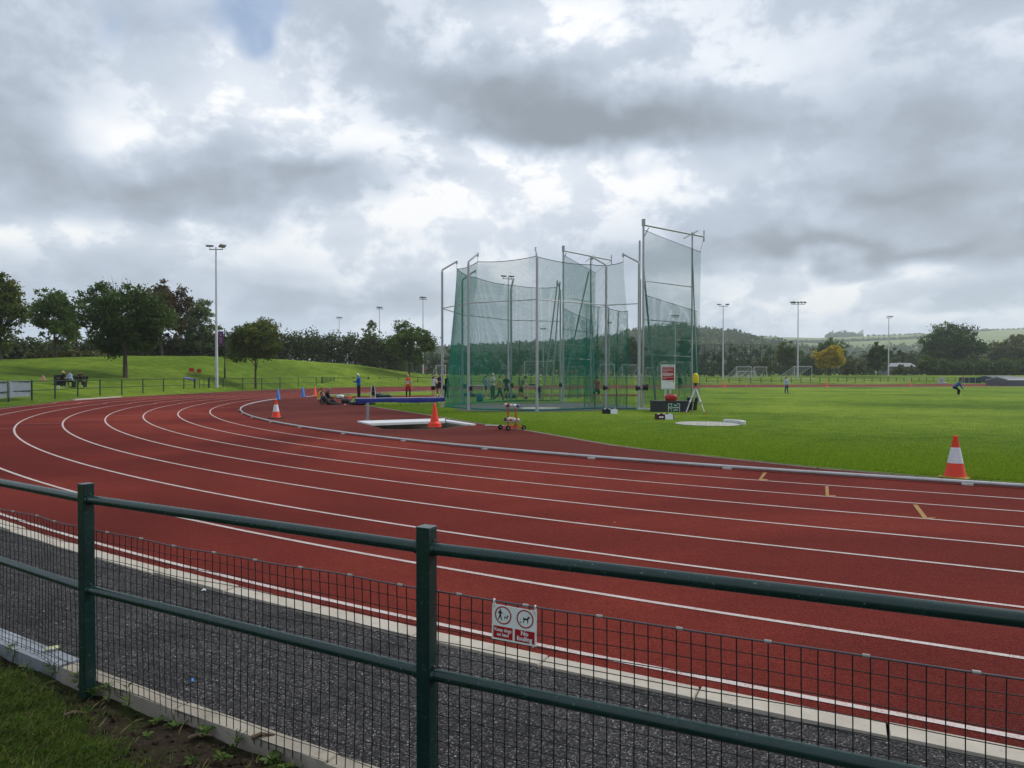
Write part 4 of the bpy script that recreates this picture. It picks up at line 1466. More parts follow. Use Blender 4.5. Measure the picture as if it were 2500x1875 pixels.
# red bag on the planter
M_REDBAG = paint('glossy red bag', (.42, .012, .014), .35, 0, .5, .12, 6.)
rb = thing('kit_bag', 'glossy red rounded bag resting on the planter lid', 'bag', pb + Vector((.04, .25, .53)), .1)
mb = MB()
prof = []
nu, nv = 24, 8
for j in range(nv + 1):
    z = .30 * j / nv
    k = (1 - abs(2 * j / nv - .9) ** 3 * .28)
    for i in range(nu):
        q = 2 * PI * i / nu
        cxx, sxx = math.cos(q), math.sin(q)
        prof.append((.28 * k * math.copysign(abs(cxx) ** .6, cxx), .17 * k * math.copysign(abs(sxx) ** .6, sxx), z))
fcs = [(j * nu + i, j * nu + (i + 1) % nu, (j + 1) * nu + (i + 1) % nu, (j + 1) * nu + i) for j in range(nv) for i in range(nu)]
fcs += [tuple(reversed(range(nu))), tuple(range(nv * nu, nv * nu + nu))]
mb.add(prof, fcs, 0, True)
mb.build('shell', M_REDBAG, rb)
mb = MB(); mb.tube([(.29 * math.cos(q), .18 * math.sin(q), .16) for q in np.linspace(0, 2 * PI, 24, endpoint=False)], .008, 5, closed=True); mb.build('zip', M_BLACK, rb)
mb = MB(); mb.tube([(-.09, 0, .295), (-.07, 0, .335), (.07, 0, .335), (.09, 0, .295)], .012, 6); mb.build('handle', M_BLACK, rb)
# maroon crate and black crate with papers
M_MAROON = paint('maroon crate plastic', (.085, .010, .025), .5)
M_PAPER = paint('white paper', (.74, .75, .78), .7, 0, .2, .05, 6.)
def crate(px, py, w, h, m, label, paper_x, mark):
    p = G(px, py)
    t = thing('kit_crate', label, 'crate', p + Vector((0, .18, 0)), .06)
    for sy in (-.16, .16):
        mb = MB(); mb.box((0, sy, h / 2), (w, .012, h), 0, bev=.004, rx=.08 * (1 if sy > 0 else -1)); mb.build('side', m, t)
    for sx in (-1, 1):
        mb = MB(); mb.box((sx * w / 2, 0, h / 2), (.012, .32, h), 0, bev=.004); mb.build('end', m, t)
    mb = MB(); mb.box((0, 0, .01), (w, .32, .014), 0); mb.build('bottom', m, t)
    mb = MB(); mb.tube([(-w / 2, -.175, h), (w / 2, -.175, h), (w / 2, .175, h), (-w / 2, .175, h)], .012, 6, closed=True); mb.build('rim', m, t)
    r = random.Random(int(px))
    for k in range(5):
        cx = -w * .35 + k * w * .17
        mb = MB(); mb.box((cx, r.uniform(-.06, .06), h + .0), (.09, .05, .07), 0, r.uniform(-.5, .5), bev=.01); mb.build('tape_reel', [M_PAPER, M_BLACK][k % 2], t)
    pp = thing('paper_sheet', label.split(' ')[0] + ' crate\'s white sheet leaning on its front' if False else f'white paper sheet leaning on the {mark} crate', 'paper', p + Vector((paper_x, -.02, 0)), .06)
    mb = MB(); mb.box((0, -.03, .115), (.31, .004, .22), 0, rx=-.15); mb.build('sheet', M_PAPER, pp)
    mb = MB()
    for k in range(4):
        mb.box((-.02 + .02 * (k % 2), -.033 - .006 + .030 * (.06 + k * .04) / .22 - .004, .06 + k * .04), (.16, .002, .008), 0)
    mb.build('print', paint('faint print', (.35, .36, .40), .7), pp)
    if mark == 'maroon':
        mb = MB(); mb.box((-w * .25, -.188, h * .55), (.17, .004, .06), 0); mb.build('label', M_PAPER, t)
    return t
crate(1624, 1025.5, .66, .21, M_MAROON, 'maroon plastic crate of reels on the grass before the planter', .14, 'maroon')
crate(1490, 1011.5, .62, .21, M_BIN, 'black plastic crate at the foot of the cage net', .16, 'black')
# bin behind the tripod
bp = G(1693.5, 1003)
t = thing('waste_bin', 'round black bin behind the surveying tripod', 'bin', bp + Vector((0, .25, 0)))
mb = MB(); mb.lathe([(.21, 0), (.235, .30), (.25, .60), (.27, .605), (.27, .64), (.25, .645), (.24, .60), (.22, .2), (.0, .18)], n=24); mb.build('drum', M_BIN, t)
for q in (0, PI):
    mb = MB(); mb.tube([(.26 * math.cos(q), -.05, .55), (.30 * math.cos(q), 0, .53), (.26 * math.cos(q), .05, .55)], .012, 6); mb.build('handle', M_BIN, t)
# tripod with yellow cover
M_TRI = paint('tripod white', (.66, .66, .64), .45, .1, .4, .1, 6., (.35, .3, .28), .3)
M_YEL = paint('yellow cover', (.66, .50, .012), .5, 0, .4, .12, 7.)
fts = [G(1672.5, 1013.5), G(1696, 1009), G(1722, 1013.5)]
tc_ = (fts[0] + fts[1] + fts[2]) / 3
tc_.z = 0
t = thing('survey_tripod', 'white three-legged surveying tripod on the grass', 'tripod', tc_)
ap = Vector((.02, 0, 1.22))
for k, f in enumerate(fts):
    f = f - tc_
    if k == 1: f = Vector((f.x, f.y + .5, 0))
    d = ap - f
    g = thing('x', 'x', 'x') if False else None
    mb = MB()
    side = d.cross(Vector((0, 0, 1))).normalized() * .03
    mb.tube([f + d * .42 + side, ap + side * .8], .017, 6); mb.tube([f + d * .42 - side, ap - side * .8], .017, 6)
    mb.tube([f + d * .08, f + d * .55], .021, 6)
    lg = mb.build('leg', M_TRI, t)
    mb = MB(); mb.tube([f, f + d * .10], [.01, .026], 6); mb.build('foot', M_TORANGE, lg)
    mb = MB(); mb.box(f + d * .43, (.05, .05, .07), 0); mb.build('clamp', M_BLACK, lg)
mb = MB(); mb.cyl(ap + Vector((0, 0, -.05)), ap + Vector((0, 0, .05)), .09, .075, n=12); mb.build('head', M_TORANGE, t)
mb = MB(); mb.cyl(ap + Vector((0, 0, .05)), ap + Vector((0, 0, .18)), .045, n=10); mb.build('stem', M_BLACK, t)
yc = thing('instrument_cover', 'yellow bag over the instrument on the tripod', 'cover', tc_ + ap + Vector((0, 0, .15)))
mb = MB()
vs = []
nu = 18
prf = [(.125, 0), (.135, .08), (.13, .2), (.12, .32), (.10, .40), (.06, .445), (.0, .45)]
for j, (r, z) in enumerate(prf):
    for i in range(nu):
        q = 2 * PI * i / nu
        k = 1 + .07 * math.sin(5 * q + j) + .04 * math.sin(9 * q - 2 * j)
        vs.append((r * k * math.cos(q), r * k * .85 * math.sin(q), z + .01 * math.sin(3 * q)))
mb.add(vs, [(j * nu + i, j * nu + (i + 1) % nu, (j + 1) * nu + (i + 1) % nu, (j + 1) * nu + i) for j in range(len(prf) - 1) for i in range(nu)], 0, True)
mb.build('bag', M_YEL, yc)
mb = MB(); mb.tube([(.12 * math.cos(q), .105 * math.sin(q), .01) for q in np.linspace(0, 2 * PI, 20, endpoint=False)], .012, 5, closed=True); mb.build('drawstring', M_BLACK, yc)
# two hammers' stakes at the cage foot
for k, x in enumerate((1502, 1510)):
    t = thing('hammer_stand', ['left', 'right'][k] + ' of two thin wire hammer handles standing by the black crate', 'hammer', G(x, 999))
    mb = MB(); mb.tube([(0, 0, .02), (.02, 0, .50)], .012, 5); mb.build('wire', M_STEEL, t)
    mb = MB(); mb.tube([(.02, 0, .50), (-.03, 0, .57), (.09, 0, .57)], .014, 5, closed=True); mb.build('grip', M_STEEL, t)
    mb = MB(); mb.ellipsoid((0, 0, .06), (.06, .06, .06), 10, 8); mb.build('head', M_STEEL, t)
# shot circle with stop board
sc_ = G(1728, 1036.3)
shot_c = disc(sc_, 1.12, .030, M_CONC, 'shot_circle')
mb = MB(); mb.tube([(sc_.x + 1.12 * math.cos(q), sc_.y + 1.12 * math.sin(q), .028) for q in np.linspace(0, 2 * PI, 48, endpoint=False)], .012, 5, closed=True)
mb.build('steel_rim', M_STEEL, shot_c)
t = thing('stop_board', 'curved white stop board at the edge of the shot circle', 'stop board', sc_ + Vector((0, 0, .02)))
mb = MB()
q0, q1 = math.radians(-22), math.radians(46)
n = 14
vs = []
for i in range(n + 1):
    q = q0 + (q1 - q0) * i / n
    for r in (1.13, 1.25 + .06 * math.sin(PI * i / n)):
        for z in (0, .115):
            vs.append((r * math.cos(q), r * math.sin(q), z))
fs = []
for i in range(n):
    a = i * 4
    fs += [(a, a + 4, a + 5, a + 1), (a + 3, a + 7, a + 6, a + 2), (a + 1, a + 5, a + 7, a + 3)]
fs += [(0, 1, 3, 2), (n * 4, n * 4 + 2, n * 4 + 3, n * 4 + 1)]
mb.add(vs, fs)
mb.build('curved_block', M_WBOARD, t)

# ================================================================== floodlight masts and lamp posts
M_MAST = paint('galvanised mast', (.56, .57, .60), .5, .1, .4, .1, .6, (.25, .25, .25), .3)
M_LAMP = paint('lamp housing', (.10, .105, .11), .5, .2)
M_GLASSL = paint('lamp glass', (.55, .58, .60), .15, 0, .6)
def mast(px, D, top_y, label, heads, rz=0.0, r0=.16, z0=None, arm=1.3):
    p = ground_at(px, 0, D) if z0 is None else Vector(((px - 1250) / F_PX * D, D, z0))
    H = CAM_H + (914.7 - top_y) * D / F_PX - p.z
    t = thing('floodlight_mast', label, 'floodlight mast', p, rz, 'floodlight masts')
    mb = MB(); mb.tube([(0, 0, -.2), (0, 0, 2.2), (0, 0, H * .5), (0, 0, H)], [r0, r0 * .92, r0 * .68, r0 * .42], 10); mb.build('pole', M_MAST, t)
    mb = MB(); mb.tube([(-arm, 0, H - .25), (arm, 0, H - .25)], .05, 6); mb.build('cross_arm', M_LAMP, t)
    n = len(heads)
    for i, (ax, tilt, yaw) in enumerate(heads):
        M = Matrix.Translation((ax * arm, 0, H + .12)) @ Matrix.Rotation(yaw, 4, 'Z') @ Matrix.Rotation(tilt, 4, 'X')
        mb = MB(); mb.box((0, 0, 0), (.72 if n <= 2 else .46, .50, .18), 0, 0, M, bev=.04)
        h = mb.build('lamp_head', M_LAMP, t)
        mb = MB(); mb.box((0, 0, -.095), (.60 if n <= 2 else .36, .38, .02), 0, 0, M); mb.build('lens', M_GLASSL, h)
        mb = MB(); mb.tube([(ax * arm, 0, H - .25), (ax * arm, 0, H + .05)], .03, 5); mb.build('bracket', M_LAMP, h)
    return t
M1D = 3050.9 / (954.5 - 914.7)
mast(529, M1D, 604, 'tall floodlight mast standing before the left gate and purple banner', [(-.9, .15, .1), (.95, -.5, .9)], .05, .17, 0, .72)
mast(828.6, 185, 776, 'smallest of three floodlight masts behind the hedge, leftmost', [(-.4, .3, .5), (.5, .3, .5)], .3, .15, 2.2, .8)
mast(927, 159, 752, 'middle of three floodlight masts behind the hedge', [(-.5, .3, .4), (.5, .3, .4), (-.1, .6, .4)], .3, .15, 2.0, .8)
mast(1033, 137, 728, 'tallest of three masts behind the hedge, nearest the cage', [(-.5, .3, .4), (.5, .3, .4), (-.1, .6, .4)], .3, .15, 1.6, .8)
mast(1241, 100, 677, 'floodlight mast with twin heads seen through the cage netting', [(-.75, .1, .3), (.5, .1, .3)], .35, .15, 0, .9)
mast(1326, 205, 803, 'small distant mast seen through the cage centre', [(-.5, .2, .2), (.5, .2, .2)], .1, .14, 1.5, .9)
mast(1486.7, 185, 788, 'distant mast behind the right cage post', [(-.3, .2, .2), (.5, .2, .2)], .1, .14, 1.4, .8)
mast(1648, 165, 772, 'distant mast seen through the cage gate net', [(-.9, .2, .1), (-.3, .2, .1), (.3, .2, .1), (.9, .2, .1)], .1, .14, 1.3, .8)
mast(1765, 138, 745, 'twin-armed floodlight mast just right of the cage gate', [(-.95, .1, .3), (.95, -.1, -.3)], .05, .16, .4, .85)
mast(1947.7, 133, 740, 'floodlight mast with a row of five lamps by the goals', [(-1, .5, .1), (-.5, .5, .1), (0, .5, .1), (.5, .5, .1), (1, .5, .1), (-.7, -.5, .1)], .0, .16, 1.2, 1.25)
mast(2169, 166, 774, 'slim floodlight mast with one head among the right trees', [(.0, .1, .2), (.8, .2, .2)], .0, .17, 0, .7)
M_LPOST = paint('black lamp post', (.012, .012, .014), .4, 0, .4)
M_PURPLE = paint('purple banner', (.115, .018, .115), .6, 0, .3, .12, 2.)
def lamp_post(px, D, z0, top_y, label, banner):
    p = Vector(((px - 1250) / F_PX * D, D, z0))
    H = CAM_H + (914.7 - top_y) * D / F_PX - z0
    t = thing('lamp_post', label, 'lamp post', p)
    mb = MB(); mb.tube([(0, 0, -.2), (0, 0, 1.2), (0, 0, 1.25), (0, 0, H)], [.10, .10, .065, .05], 10); mb.build('pole', M_LPOST, t)
    mb = MB(); mb.tube([(0, 0, H - .02), (-.5, 0, H + .05)], .03, 6); mb.box((-.55, 0, H + .05), (.62, .24, .07), 0, bev=.02); mb.build('lantern', M_LPOST, t)
    if banner:
        for z in (H - .35, H - 2.0):
            mb = MB(); mb.tube([(0, 0, z), (-.78, 0, z)], .02, 5); mb.build('banner_arm', M_LPOST, t)
        b = thing('banner', 'purple banner with pale lettering hung from the black lamp post', 'banner', p + Vector((-.43, -.01, H - 1.95)))
        mb = MB()
        vs, fs = [], []
        for i in range(7):
            for j in range(9):
                vs.append((-.31 + .62 * i / 6, .025 * math.sin(i * 1.1 + j * .7), 1.58 * j / 8))
        for i in range(6):
            for j in range(8):
                fs.append((i * 9 + j, (i + 1) * 9 + j, (i + 1) * 9 + j + 1, i * 9 + j + 1))
        mb.add(vs, fs, 0, True); mb.build('cloth', M_PURPLE, b)
        mb = MB()
        mpale = paint('banner print', (.42, .26, .42), .6)
        annulus(mb, 0, 1.28, .10, .15, -.045, 14)
        flat(mb, [(-.07, 1.05), (.07, 1.05), (.12, 1.18), (-.12, 1.18)], -.046)
        for k, w in enumerate((.44, .38, .46, .34, .30, .40)):
            z = .84 - k * .12
            flat(mb, [(-w / 2, z), (w / 2, z), (w / 2, z + .05), (-w / 2, z + .05)], -.045)
        mb.build('print', mpale, b)
lamp_post(549, 83, TZ((549 - 1250) / F_PX * 83, 83), 802, 'black lamp post with a purple banner beside the tall mast', True)
lamp_post(1268, 112, 0.1, 834, 'thin black lamp post seen through the cage netting', False)
lamp_post(1055, 128, 1.3, 838, 'black lamp post right of the bank tree near the cage', False)
lamp_post(845, 150, 3.0, 822, 'black lamp post just showing over the hedge', False)

# ================================================================== football goals, ball-stop fence, far equipment
M_GOAL = paint('white goal tube', (.60, .61, .62), .4, 0, .4, .05)
def goal(x0, x1, ytop, D, label, deep=1.6, stay=1, netted=True):
    X0, X1 = (x0 - 1250) / F_PX * D, (x1 - 1250) / F_PX * D
    z0 = TZ((X0 + X1) / 2, D)
    H = CAM_H + (914.7 - ytop) * D / F_PX - z0
    W = X1 - X0
    t = thing('football_goal', label, 'goal', (X0, D, z0), 0, 'football goals')
    r = .045
    mb = MB(); mb.cyl((0, 0, 0), (0, 0, H), r, n=8); mb.build('upright', M_GOAL, t)
    mb = MB(); mb.cyl((W, 0, 0), (W, 0, H), r, n=8); mb.build('upright', M_GOAL, t)
    mb = MB(); mb.cyl((-r, 0, H), (W + r, 0, H), r, n=8); mb.build('crossbar', M_GOAL, t)
    s = deep * stay
    for xx in (0, W):
        mb = MB(); mb.tube([(xx, 0, H), (xx - s * .8, deep, 0)], r * .7, 6); mb.build('stay', M_GOAL, t)
        mb = MB(); mb.tube([(xx, 0, .05), (xx - s * .8, deep, .05)], r * .7, 6); mb.build('base_bar', M_GOAL, t)
    mb = MB(); mb.tube([(-s * .8, deep, .05), (W - s * .8, deep, .05)], r * .7, 6); mb.build('base_bar', M_GOAL, t)
    if netted:
        mb = MB()
        for k in range(1, int(W / .25)):
            mb.tube([(k * .25, 0, H), (k * .25 - s * .8, deep, .05)], .008, 3, caps=False)
        for k in range(1, 9):
            f = k / 9
            mb.tube([(-s * .8 * f, deep * f, H * (1 - f)), (W - s * .8 * f, deep * f, H * (1 - f))], .008, 3, caps=False)
            for xx in (0, W):
                mb.tube([(xx - s * .8 * f, deep * f, 0), (xx - s * .8 * f, deep * f, H * (1 - f))], .008, 3, caps=False)
        tag(mb.build('goal_net', M_GOAL, t), kind='stuff')
goal(1798, 1834, 895.5, 148, 'white goal, left of the pair behind the far right fence', 2.2)
goal(1801, 1845, 906.5, 146, 'low small-sided white goal in front of the pair', 1.0)
goal(1841, 1872, 896, 147, 'white goal, right of the pair behind the far right fence', 1.4)
goal(1939, 1982, 894.5, 142, 'white goal with long slanted stays beside the five-lamp mast', 3.2)
goal(1065, 1088, 892, 150, 'white goal just left of the cage beyond the fence', 1.4)
goal(1102, 1122, 893, 158, 'white goal seen through the left edge of the cage', 1.4)
goal(1281, 1352, 882, 150, 'largest white goal seen through the cage centre', 2.0)
goal(1373, 1428, 895.5, 152, 'white goal behind the orange players', 1.4, -1)
goal(1465, 1500, 889.5, 150, 'white goal seen through the right cage post', 1.6)
goal(1519, 1560, 891, 150, 'white goal seen between the right cage posts', 1.6)
goal(1578, 1606, 897, 150, 'white goal seen beside the gate stay', 1.4)
goal(1612, 1686, 884, 156, 'long white goal behind the safety board', 1.8)
# ball-stop fence
M_STOP = paint('ball-stop green', (.008, .022, .020), .6)
def stop_fence(cols, ytop, D, label, rails=3, mesh_step=.14, wire=.010):
    pts = [ground_at(x, 0, D) for x in cols]
    o = pts[0].copy()
    H = CAM_H + (914.7 - ytop) * D / F_PX - o.z
    t = thing('ball_stop_fence', label, 'fence', o, 0, 'ball-stop fences')
    for p in pts:
        mb = MB(); mb.cyl(p - o, p - o + Vector((0, 0, H)), .055, n=6); mb.build('post', M_STOP, t)
    for k in range(rails):
        z = H * (k + 1) / rails - .03
        mb = MB(); mb.tube([p - o + Vector((0, 0, z)) for p in pts], .035, 5); mb.build('rail', M_STOP, t)
    mb = MB()
    a, b = pts[0] - o, pts[-1] - o
    L = (b - a).length
    n = int(L / mesh_step)
    for i in range(n):
        p = a + (b - a) * (i / n)
        mb.add([p + Vector((-wire, 0, 0)), p + Vector((wire, 0, 0)), p + Vector((wire, 0, H)), p + Vector((-wire, 0, H))], [(0, 1, 2, 3)])
    for i in range(int(H / (mesh_step * 2))):
        z = i * mesh_step * 2
        mb.add([a + Vector((0, 0.01, z)), b + Vector((0, 0.01, z)), b + Vector((0, .01, z + wire * 1.6)), a + Vector((0, .01, z + wire * 1.6))], [(0, 1, 2, 3)])
    tag(mb.build('wire_mesh', M_STOP, t), kind='stuff')
stop_fence([1700, 1719, 1744, 1760, 1783, 1812, 1832, 1856, 1881], 842, 156, 'tall dark ball-stop fence right of the cage gate')
stop_fence([1881, 1902, 1925, 1950, 1970, 1988], 877, 156, 'lower dark ball-stop fence by the five-lamp mast', 2)
stop_fence([1435, 1470, 1505, 1540, 1575, 1610, 1645, 1680, 1699], 868, 158, 'dark ball-stop fence seen through the right of the cage', 2)
stop_fence([985, 1003, 1021, 1039, 1057, 1075, 1093], 884, 152, 'dark ball-stop fence behind the bank tree left of the cage', 2)
stop_fence([1093, 1130, 1170, 1210, 1250, 1290, 1330, 1370, 1410, 1435], 886, 160, 'low dark pitch fence seen through the cage centre', 2, .22)
# landing-area covers, storage boxes
M_COVER = paint('grey cover sheet', (.085, .105, .115), .5, .1, .4, .15, .6, (.14, .16, .17), .4)
M_COVER2 = paint('dark grey shed', (.045, .055, .068), .55, 0, .3, .12, .8)
M_TEAL = paint('teal store', (.008, .040, .048), .55)
M_PALE = paint('pale trim', (.45, .48, .50), .5)
def cover(px0, px1, ytop, D, depth, label, m, ridge, ribs):
    X0, X1 = (px0 - 1250) / F_PX * D, (px1 - 1250) / F_PX * D
    H = CAM_H + (914.7 - ytop) * D / F_PX
    W = X1 - X0
    t = thing('mat_cover', label, 'mat cover', (X0, D, 0))
    h = H - ridge
    mb = MB()
    sec = [(0, 0), (0, h * .93), (.12, h), (depth * .5, H), (depth - .12, h), (depth, h * .93), (depth, 0)]
    vs = [(x, y, z) for x, ins in ((0, 1), (.15, 0), (W - .15, 0), (W, 1)) for y, z in [(yy, zz - ins * .15 * (zz > h * .95)) for yy, zz in sec]]
    fs = []
    for i in range(3):
        for j in range(6):
            fs.append((i * 7 + j, i * 7 + j + 1, (i + 1) * 7 + j + 1, (i + 1) * 7 + j))
    fs += [tuple(range(7)), tuple(range(27, 20, -1))]
    mb.add(vs, fs)
    mb.build('shell', m, t)
    for k in range(ribs):
        x = W * (k + 1) / (ribs + 1)
        mb = MB(); mb.tube([(x, -.02, 0), (x, -.02, h * .95), (x, .1, h + .03), (x, depth * .5, H + .03)], .03, 5); mb.build('rib', M_PALE, t)
    return t
cover(2423, 2490, 917, 140, 5.0, 'dark grey ribbed landing-bed shelter at the far right edge', M_COVER2, .35, 2)
cover(2459, 2570, 919.5, 110, 5.0, 'lighter grey landing-bed cover cut by the right picture edge', M_COVER, .45, 0)
X0, X1, D = (2350 - 1250) / F_PX * 140, (2396 - 1250) / F_PX * 140, 140
t = thing('storage_box', 'dark teal storage boxes in a row left of the grey shelter', 'storage box', (X0, D, 0))
for k in range(3):
    w = (X1 - X0) / 3
    mb = MB(); mb.box((w * (k + .5), .6, .57), (w * .97, 1.2, 1.14), 0, bev=.03); mb.build('cabinet', M_TEAL, t)
    mb = MB(); mb.box((w * (k + .02), -.02, .57), (.06, .03, 1.1), 0); mb.build('edge_trim', M_PALE, t)
    mb = MB(); mb.box((w * (k + .5), .6, 1.16), (w * .99, 1.26, .04), 0); mb.build('lid', M_TEAL, t)
D = 132
p = Vector(((2298 - 1250) / F_PX * D, D, 0))
t = thing('throws_rack', 'pale grey tilted rack with a round hole by the far straight', 'rack', p, .2)
M_RACK = paint('pale grey rack', (.42, .46, .47), .5)
mb = MB()
n = 24
outer = [(-.75, 0), (.35, 0), (.80, 1.25), (-.30, 1.25)]
ring_v = []
for i in range(n):
    q = 2 * PI * i / n
    ring_v.append((.03 + .24 * math.cos(q), .62 + .24 * math.sin(q)))
loops = [[Vector((x, z, 0)) for x, z in outer], [Vector((x, z, 0)) for x, z in ring_v]]
tr = mgeo.tessellate_polygon(loops)
fl_ = [v for l in loops for v in l]
for yo in (-.05, .05):
    mb.add([(v.x, yo, v.y) for v in fl_], [tuple(q) for q in tr])
for lo in (outer, ring_v):
    m_ = len(lo)
    mb.add([(x, -.05, z) for x, z in lo] + [(x, .05, z) for x, z in lo], [(i, (i + 1) % m_, m_ + (i + 1) % m_, m_ + i) for i in range(m_)])
mb.build('plate', M_RACK, t)
mb = MB(); mb.tube([(-.2, .05, 1.2), (-.1, .9, 0)], .04, 6); mb.tube([(.6, .05, 1.2), (.6, .9, 0)], .04, 6); mb.build('prop', M_RACK, t)
mb = MB(); mb.box((.75, .1, .18), (.7, .4, .3), 0, bev=.05); mb.build('base_block', M_RACK, t)
# marker flags and rope posts
M_FLAGR = paint('flag red', (.52, .08, .07), .6)
for x, y, D0, lab, hh in ((2176, 936.5, 140, 'thin pale flag pole with a red flag right of the slim mast', 1.75), (2354.5, 939.8, 118, 'thin white flag pole in front of the teal boxes', 1.55)):
    p = G(x, y)
    t = thing('marker_flag', lab, 'flag', p, 0, 'marker flags')
    mb = MB(); mb.cyl((0, 0, 0), (0, 0, hh), .025, n=6); mb.build('pole', M_PALE, t)
    mb = MB(); mb.add([(0, 0, hh), (-.3, .03, hh - .03), (-.28, -.03, hh - .32), (0, 0, hh - .35)], [(0, 1, 2, 3)]); mb.build('flag', M_FLAGR, t)
    mb = MB(); mb.add([(-.02, -.02, hh - .08), (-.2, .0, hh - .1), (-.19, -.04, hh - .24), (-.02, -.02, hh - .26)], [(0, 1, 2, 3)]); mb.build('patch', M_PALE, t)
M_ROPEY = paint('pale rope', (.45, .44, .34), .7)
rp_cols = [1680, 1821, 1965, 2097, 2222]
rts = []
for i, x in enumerate(rp_cols):
    p = G(x, 944.6 - i * .25)
    rts.append(p)
    t = thing('rope_post', f"slim pale rope post along the far straight, {['first', 'second', 'third', 'fourth', 'fifth'][i]} from the cage", 'rope post', p, 0, 'rope posts on the far straight')
    mb = MB(); mb.cyl((0, 0, 0), (0, 0, .95), .03, n=6); mb.build('post', M_ROPEY, t)
    mb = MB(); mb.cyl((0, 0, 0), (0, 0, .04), .16, n=10); mb.build('foot', M_CBASE_D, t)
for i in range(len(rts) - 1):
    mb = MB()
    mb.tube([rts[i].lerp(rts[i + 1], f) + Vector((0, 0, .90 - .32 * 4 * f * (1 - f))) for f in np.linspace(0, 1, 12)], .016, 4)
    tag(mb.build('sagging_rope', M_ROPEY), f"sagging pale rope span along the far straight, {['first', 'second', 'third', 'fourth'][i]} from the cage", 'rope', 'rope spans on the far straight')
# ================================================================== left bank: bench, bin, chairs
M_BENCHB = paint('black bench', (.012, .012, .013), .5)
BD = 59.0
bx = lambda px: (px - 1250) / F_PX * BD
bz = TZ(bx(180), BD)
bench = thing('park_bench', 'black bench on the left bank with three people sitting', 'bench', (bx(180), BD, bz), 0)
for k in range(4):
    mb = MB(); mb.box((0, -.18 + k * .12, .45), (2.1, .10, .04), 0, bev=.006); mb.build('seat_slat', M_BENCHB, bench)
for k in range(3):
    mb = MB(); mb.box((0, .26 + .02 * k, .58 + k * .13), (2.1, .03, .10), 0, bev=.006); mb.build('back_slat', M_BENCHB, bench)
for sx in (-.9, 0, .9):
    mb = MB(); mb.box((sx, .02, .22), (.07, .5, .43), 0); mb.box((sx, .28, .65), (.06, .05, .5), 0); mb.build('leg', M_BENCHB, bench)
t = thing('litter_bin', 'square black litter bin left of the bench', 'bin', (bx(143), BD, TZ(bx(143), BD)), .1)
mb = MB(); mb.box((0, 0, .36), (.52, .5, .72), 0, bev=.02); mb.build('body', M_BENCHB, t)
mb = MB(); mb.box((0, 0, .78), (.56, .54, .08), 0, bev=.02); mb.build('lid', M_BENCHB, t)
mb = MB(); mb.box((0, -.255, .58), (.3, .012, .12), 0); mb.build('opening', M_BLACK, t)
M_CHRED = paint('red chair cloth', (.40, .022, .022), .7)
CD = 80.0
for k, (px, yaw) in enumerate(((467, .3), (483, -.2))):
    X = (px - 1250) / F_PX * CD
    t = thing('folding_chair', ['left', 'right'][k] + ' of two red folding camp chairs on the bank', 'camp chair', (X, CD, TZ(X, CD)), yaw, 'red camp chairs')
    mb = MB(); mb.box((0, 0, .42), (.5, .46, .03), 0, rx=.1, bev=.01); mb.build('seat', M_CHRED, t)
    mb = MB(); mb.box((0, .24, .64), (.46, .03, .42), 0, rx=-.15, bev=.01); mb.build('backrest', M_CHRED, t)
    for sx in (-.26, .26):
        for (a, b) in (((sx, -.24, 0), (sx, .22, .45)), ((sx, .24, 0), (sx, -.22, .45)), ((sx, .22, .4), (sx, .30, .98)), ((sx, -.24, .62), (sx, .26, .64))):
            mb = MB(); mb.cyl(a, b, .013, n=5); mb.build('leg', M_BENCHB, t)
X = (465 - 1250) / F_PX * 77
t = thing('picnic_blanket', 'crumpled blue-violet blanket spread before the red chairs', 'blanket', (X, 77, TZ(X, 77)))
mb = MB()
vs, fs = [], []
for i in range(13):
    for j in range(7):
        x, y = -.62 + 1.24 * i / 12, -.45 + .9 * j / 6
        vs.append((x + .05 * math.sin(j), y, .05 + .06 * abs(math.sin(i * 1.3 + j * .9)) + TZ(X + x, 77 + y) - TZ(X, 77)))
for i in range(12):
    for j in range(6):
        fs.append((i * 7 + j, (i + 1) * 7 + j, (i + 1) * 7 + j + 1, i * 7 + j + 1))
mb.add(vs, fs, 0, True)
mb.build('cloth', paint('violet cloth', (.10, .10, .30), .7), t)
# small kit inside the cage area
def bagobj(px, py, size, m, label, rz=0., two=False):
    p = G(px, py)
    t = thing('sports_bag', label, 'bag', p, rz)
    l, w, h = size
    mb = MB()
    nu = 14
    vs = []
    br = random.Random(int(px))
    for j in range(6):
        x = -l / 2 + l * j / 5
        k = (.75, .97, 1, 1, .97, .72)[j]
        for i in range(nu):
            q = 2 * PI * i / nu
            vs.append((x, w / 2 * k * math.cos(q) * (1 + .05 * math.sin(3 * q + j)), h / 2 + h / 2 * k * max(-.97, math.sin(q)) * (1 + br.uniform(-.22, .12)) + (.02 * math.sin(j * 2 + q))))
    fs = [(j * nu + i, (j + 1) * nu + i, (j + 1) * nu + (i + 1) % nu, j * nu + (i + 1) % nu) for j in range(5) for i in range(nu)]
    fs += [tuple(range(nu)), tuple(reversed(range(5 * nu, 6 * nu)))]
    mb.add(vs, fs, 0, True)
    mb.build('body', m, t)
    mb = MB(); mb.tube([(-l * .25, 0, h), (-l * .15, .02, h + .10), (l * .15, .02, h + .10), (l * .25, 0, h)], .015, 5); mb.build('handle', M_BLACK, t)
    mb = MB(); mb.tube([(-l * .42, 0, h * .96), (l * .42, 0, h * 1.0)], .01, 4); mb.build('zip', M_PALE, t)
    return t
M_BAGN = paint('navy cloth', (.015, .02, .035), .7)
M_BAGB = paint('blue cloth', (.03, .10, .22), .7)
M_BAGG = paint('dark green cloth', (.012, .03, .022), .7)
bagobj(1171, 982, (.42, .34, .55), M_BAGB, 'upright blue rucksack on the grass inside the cage view')
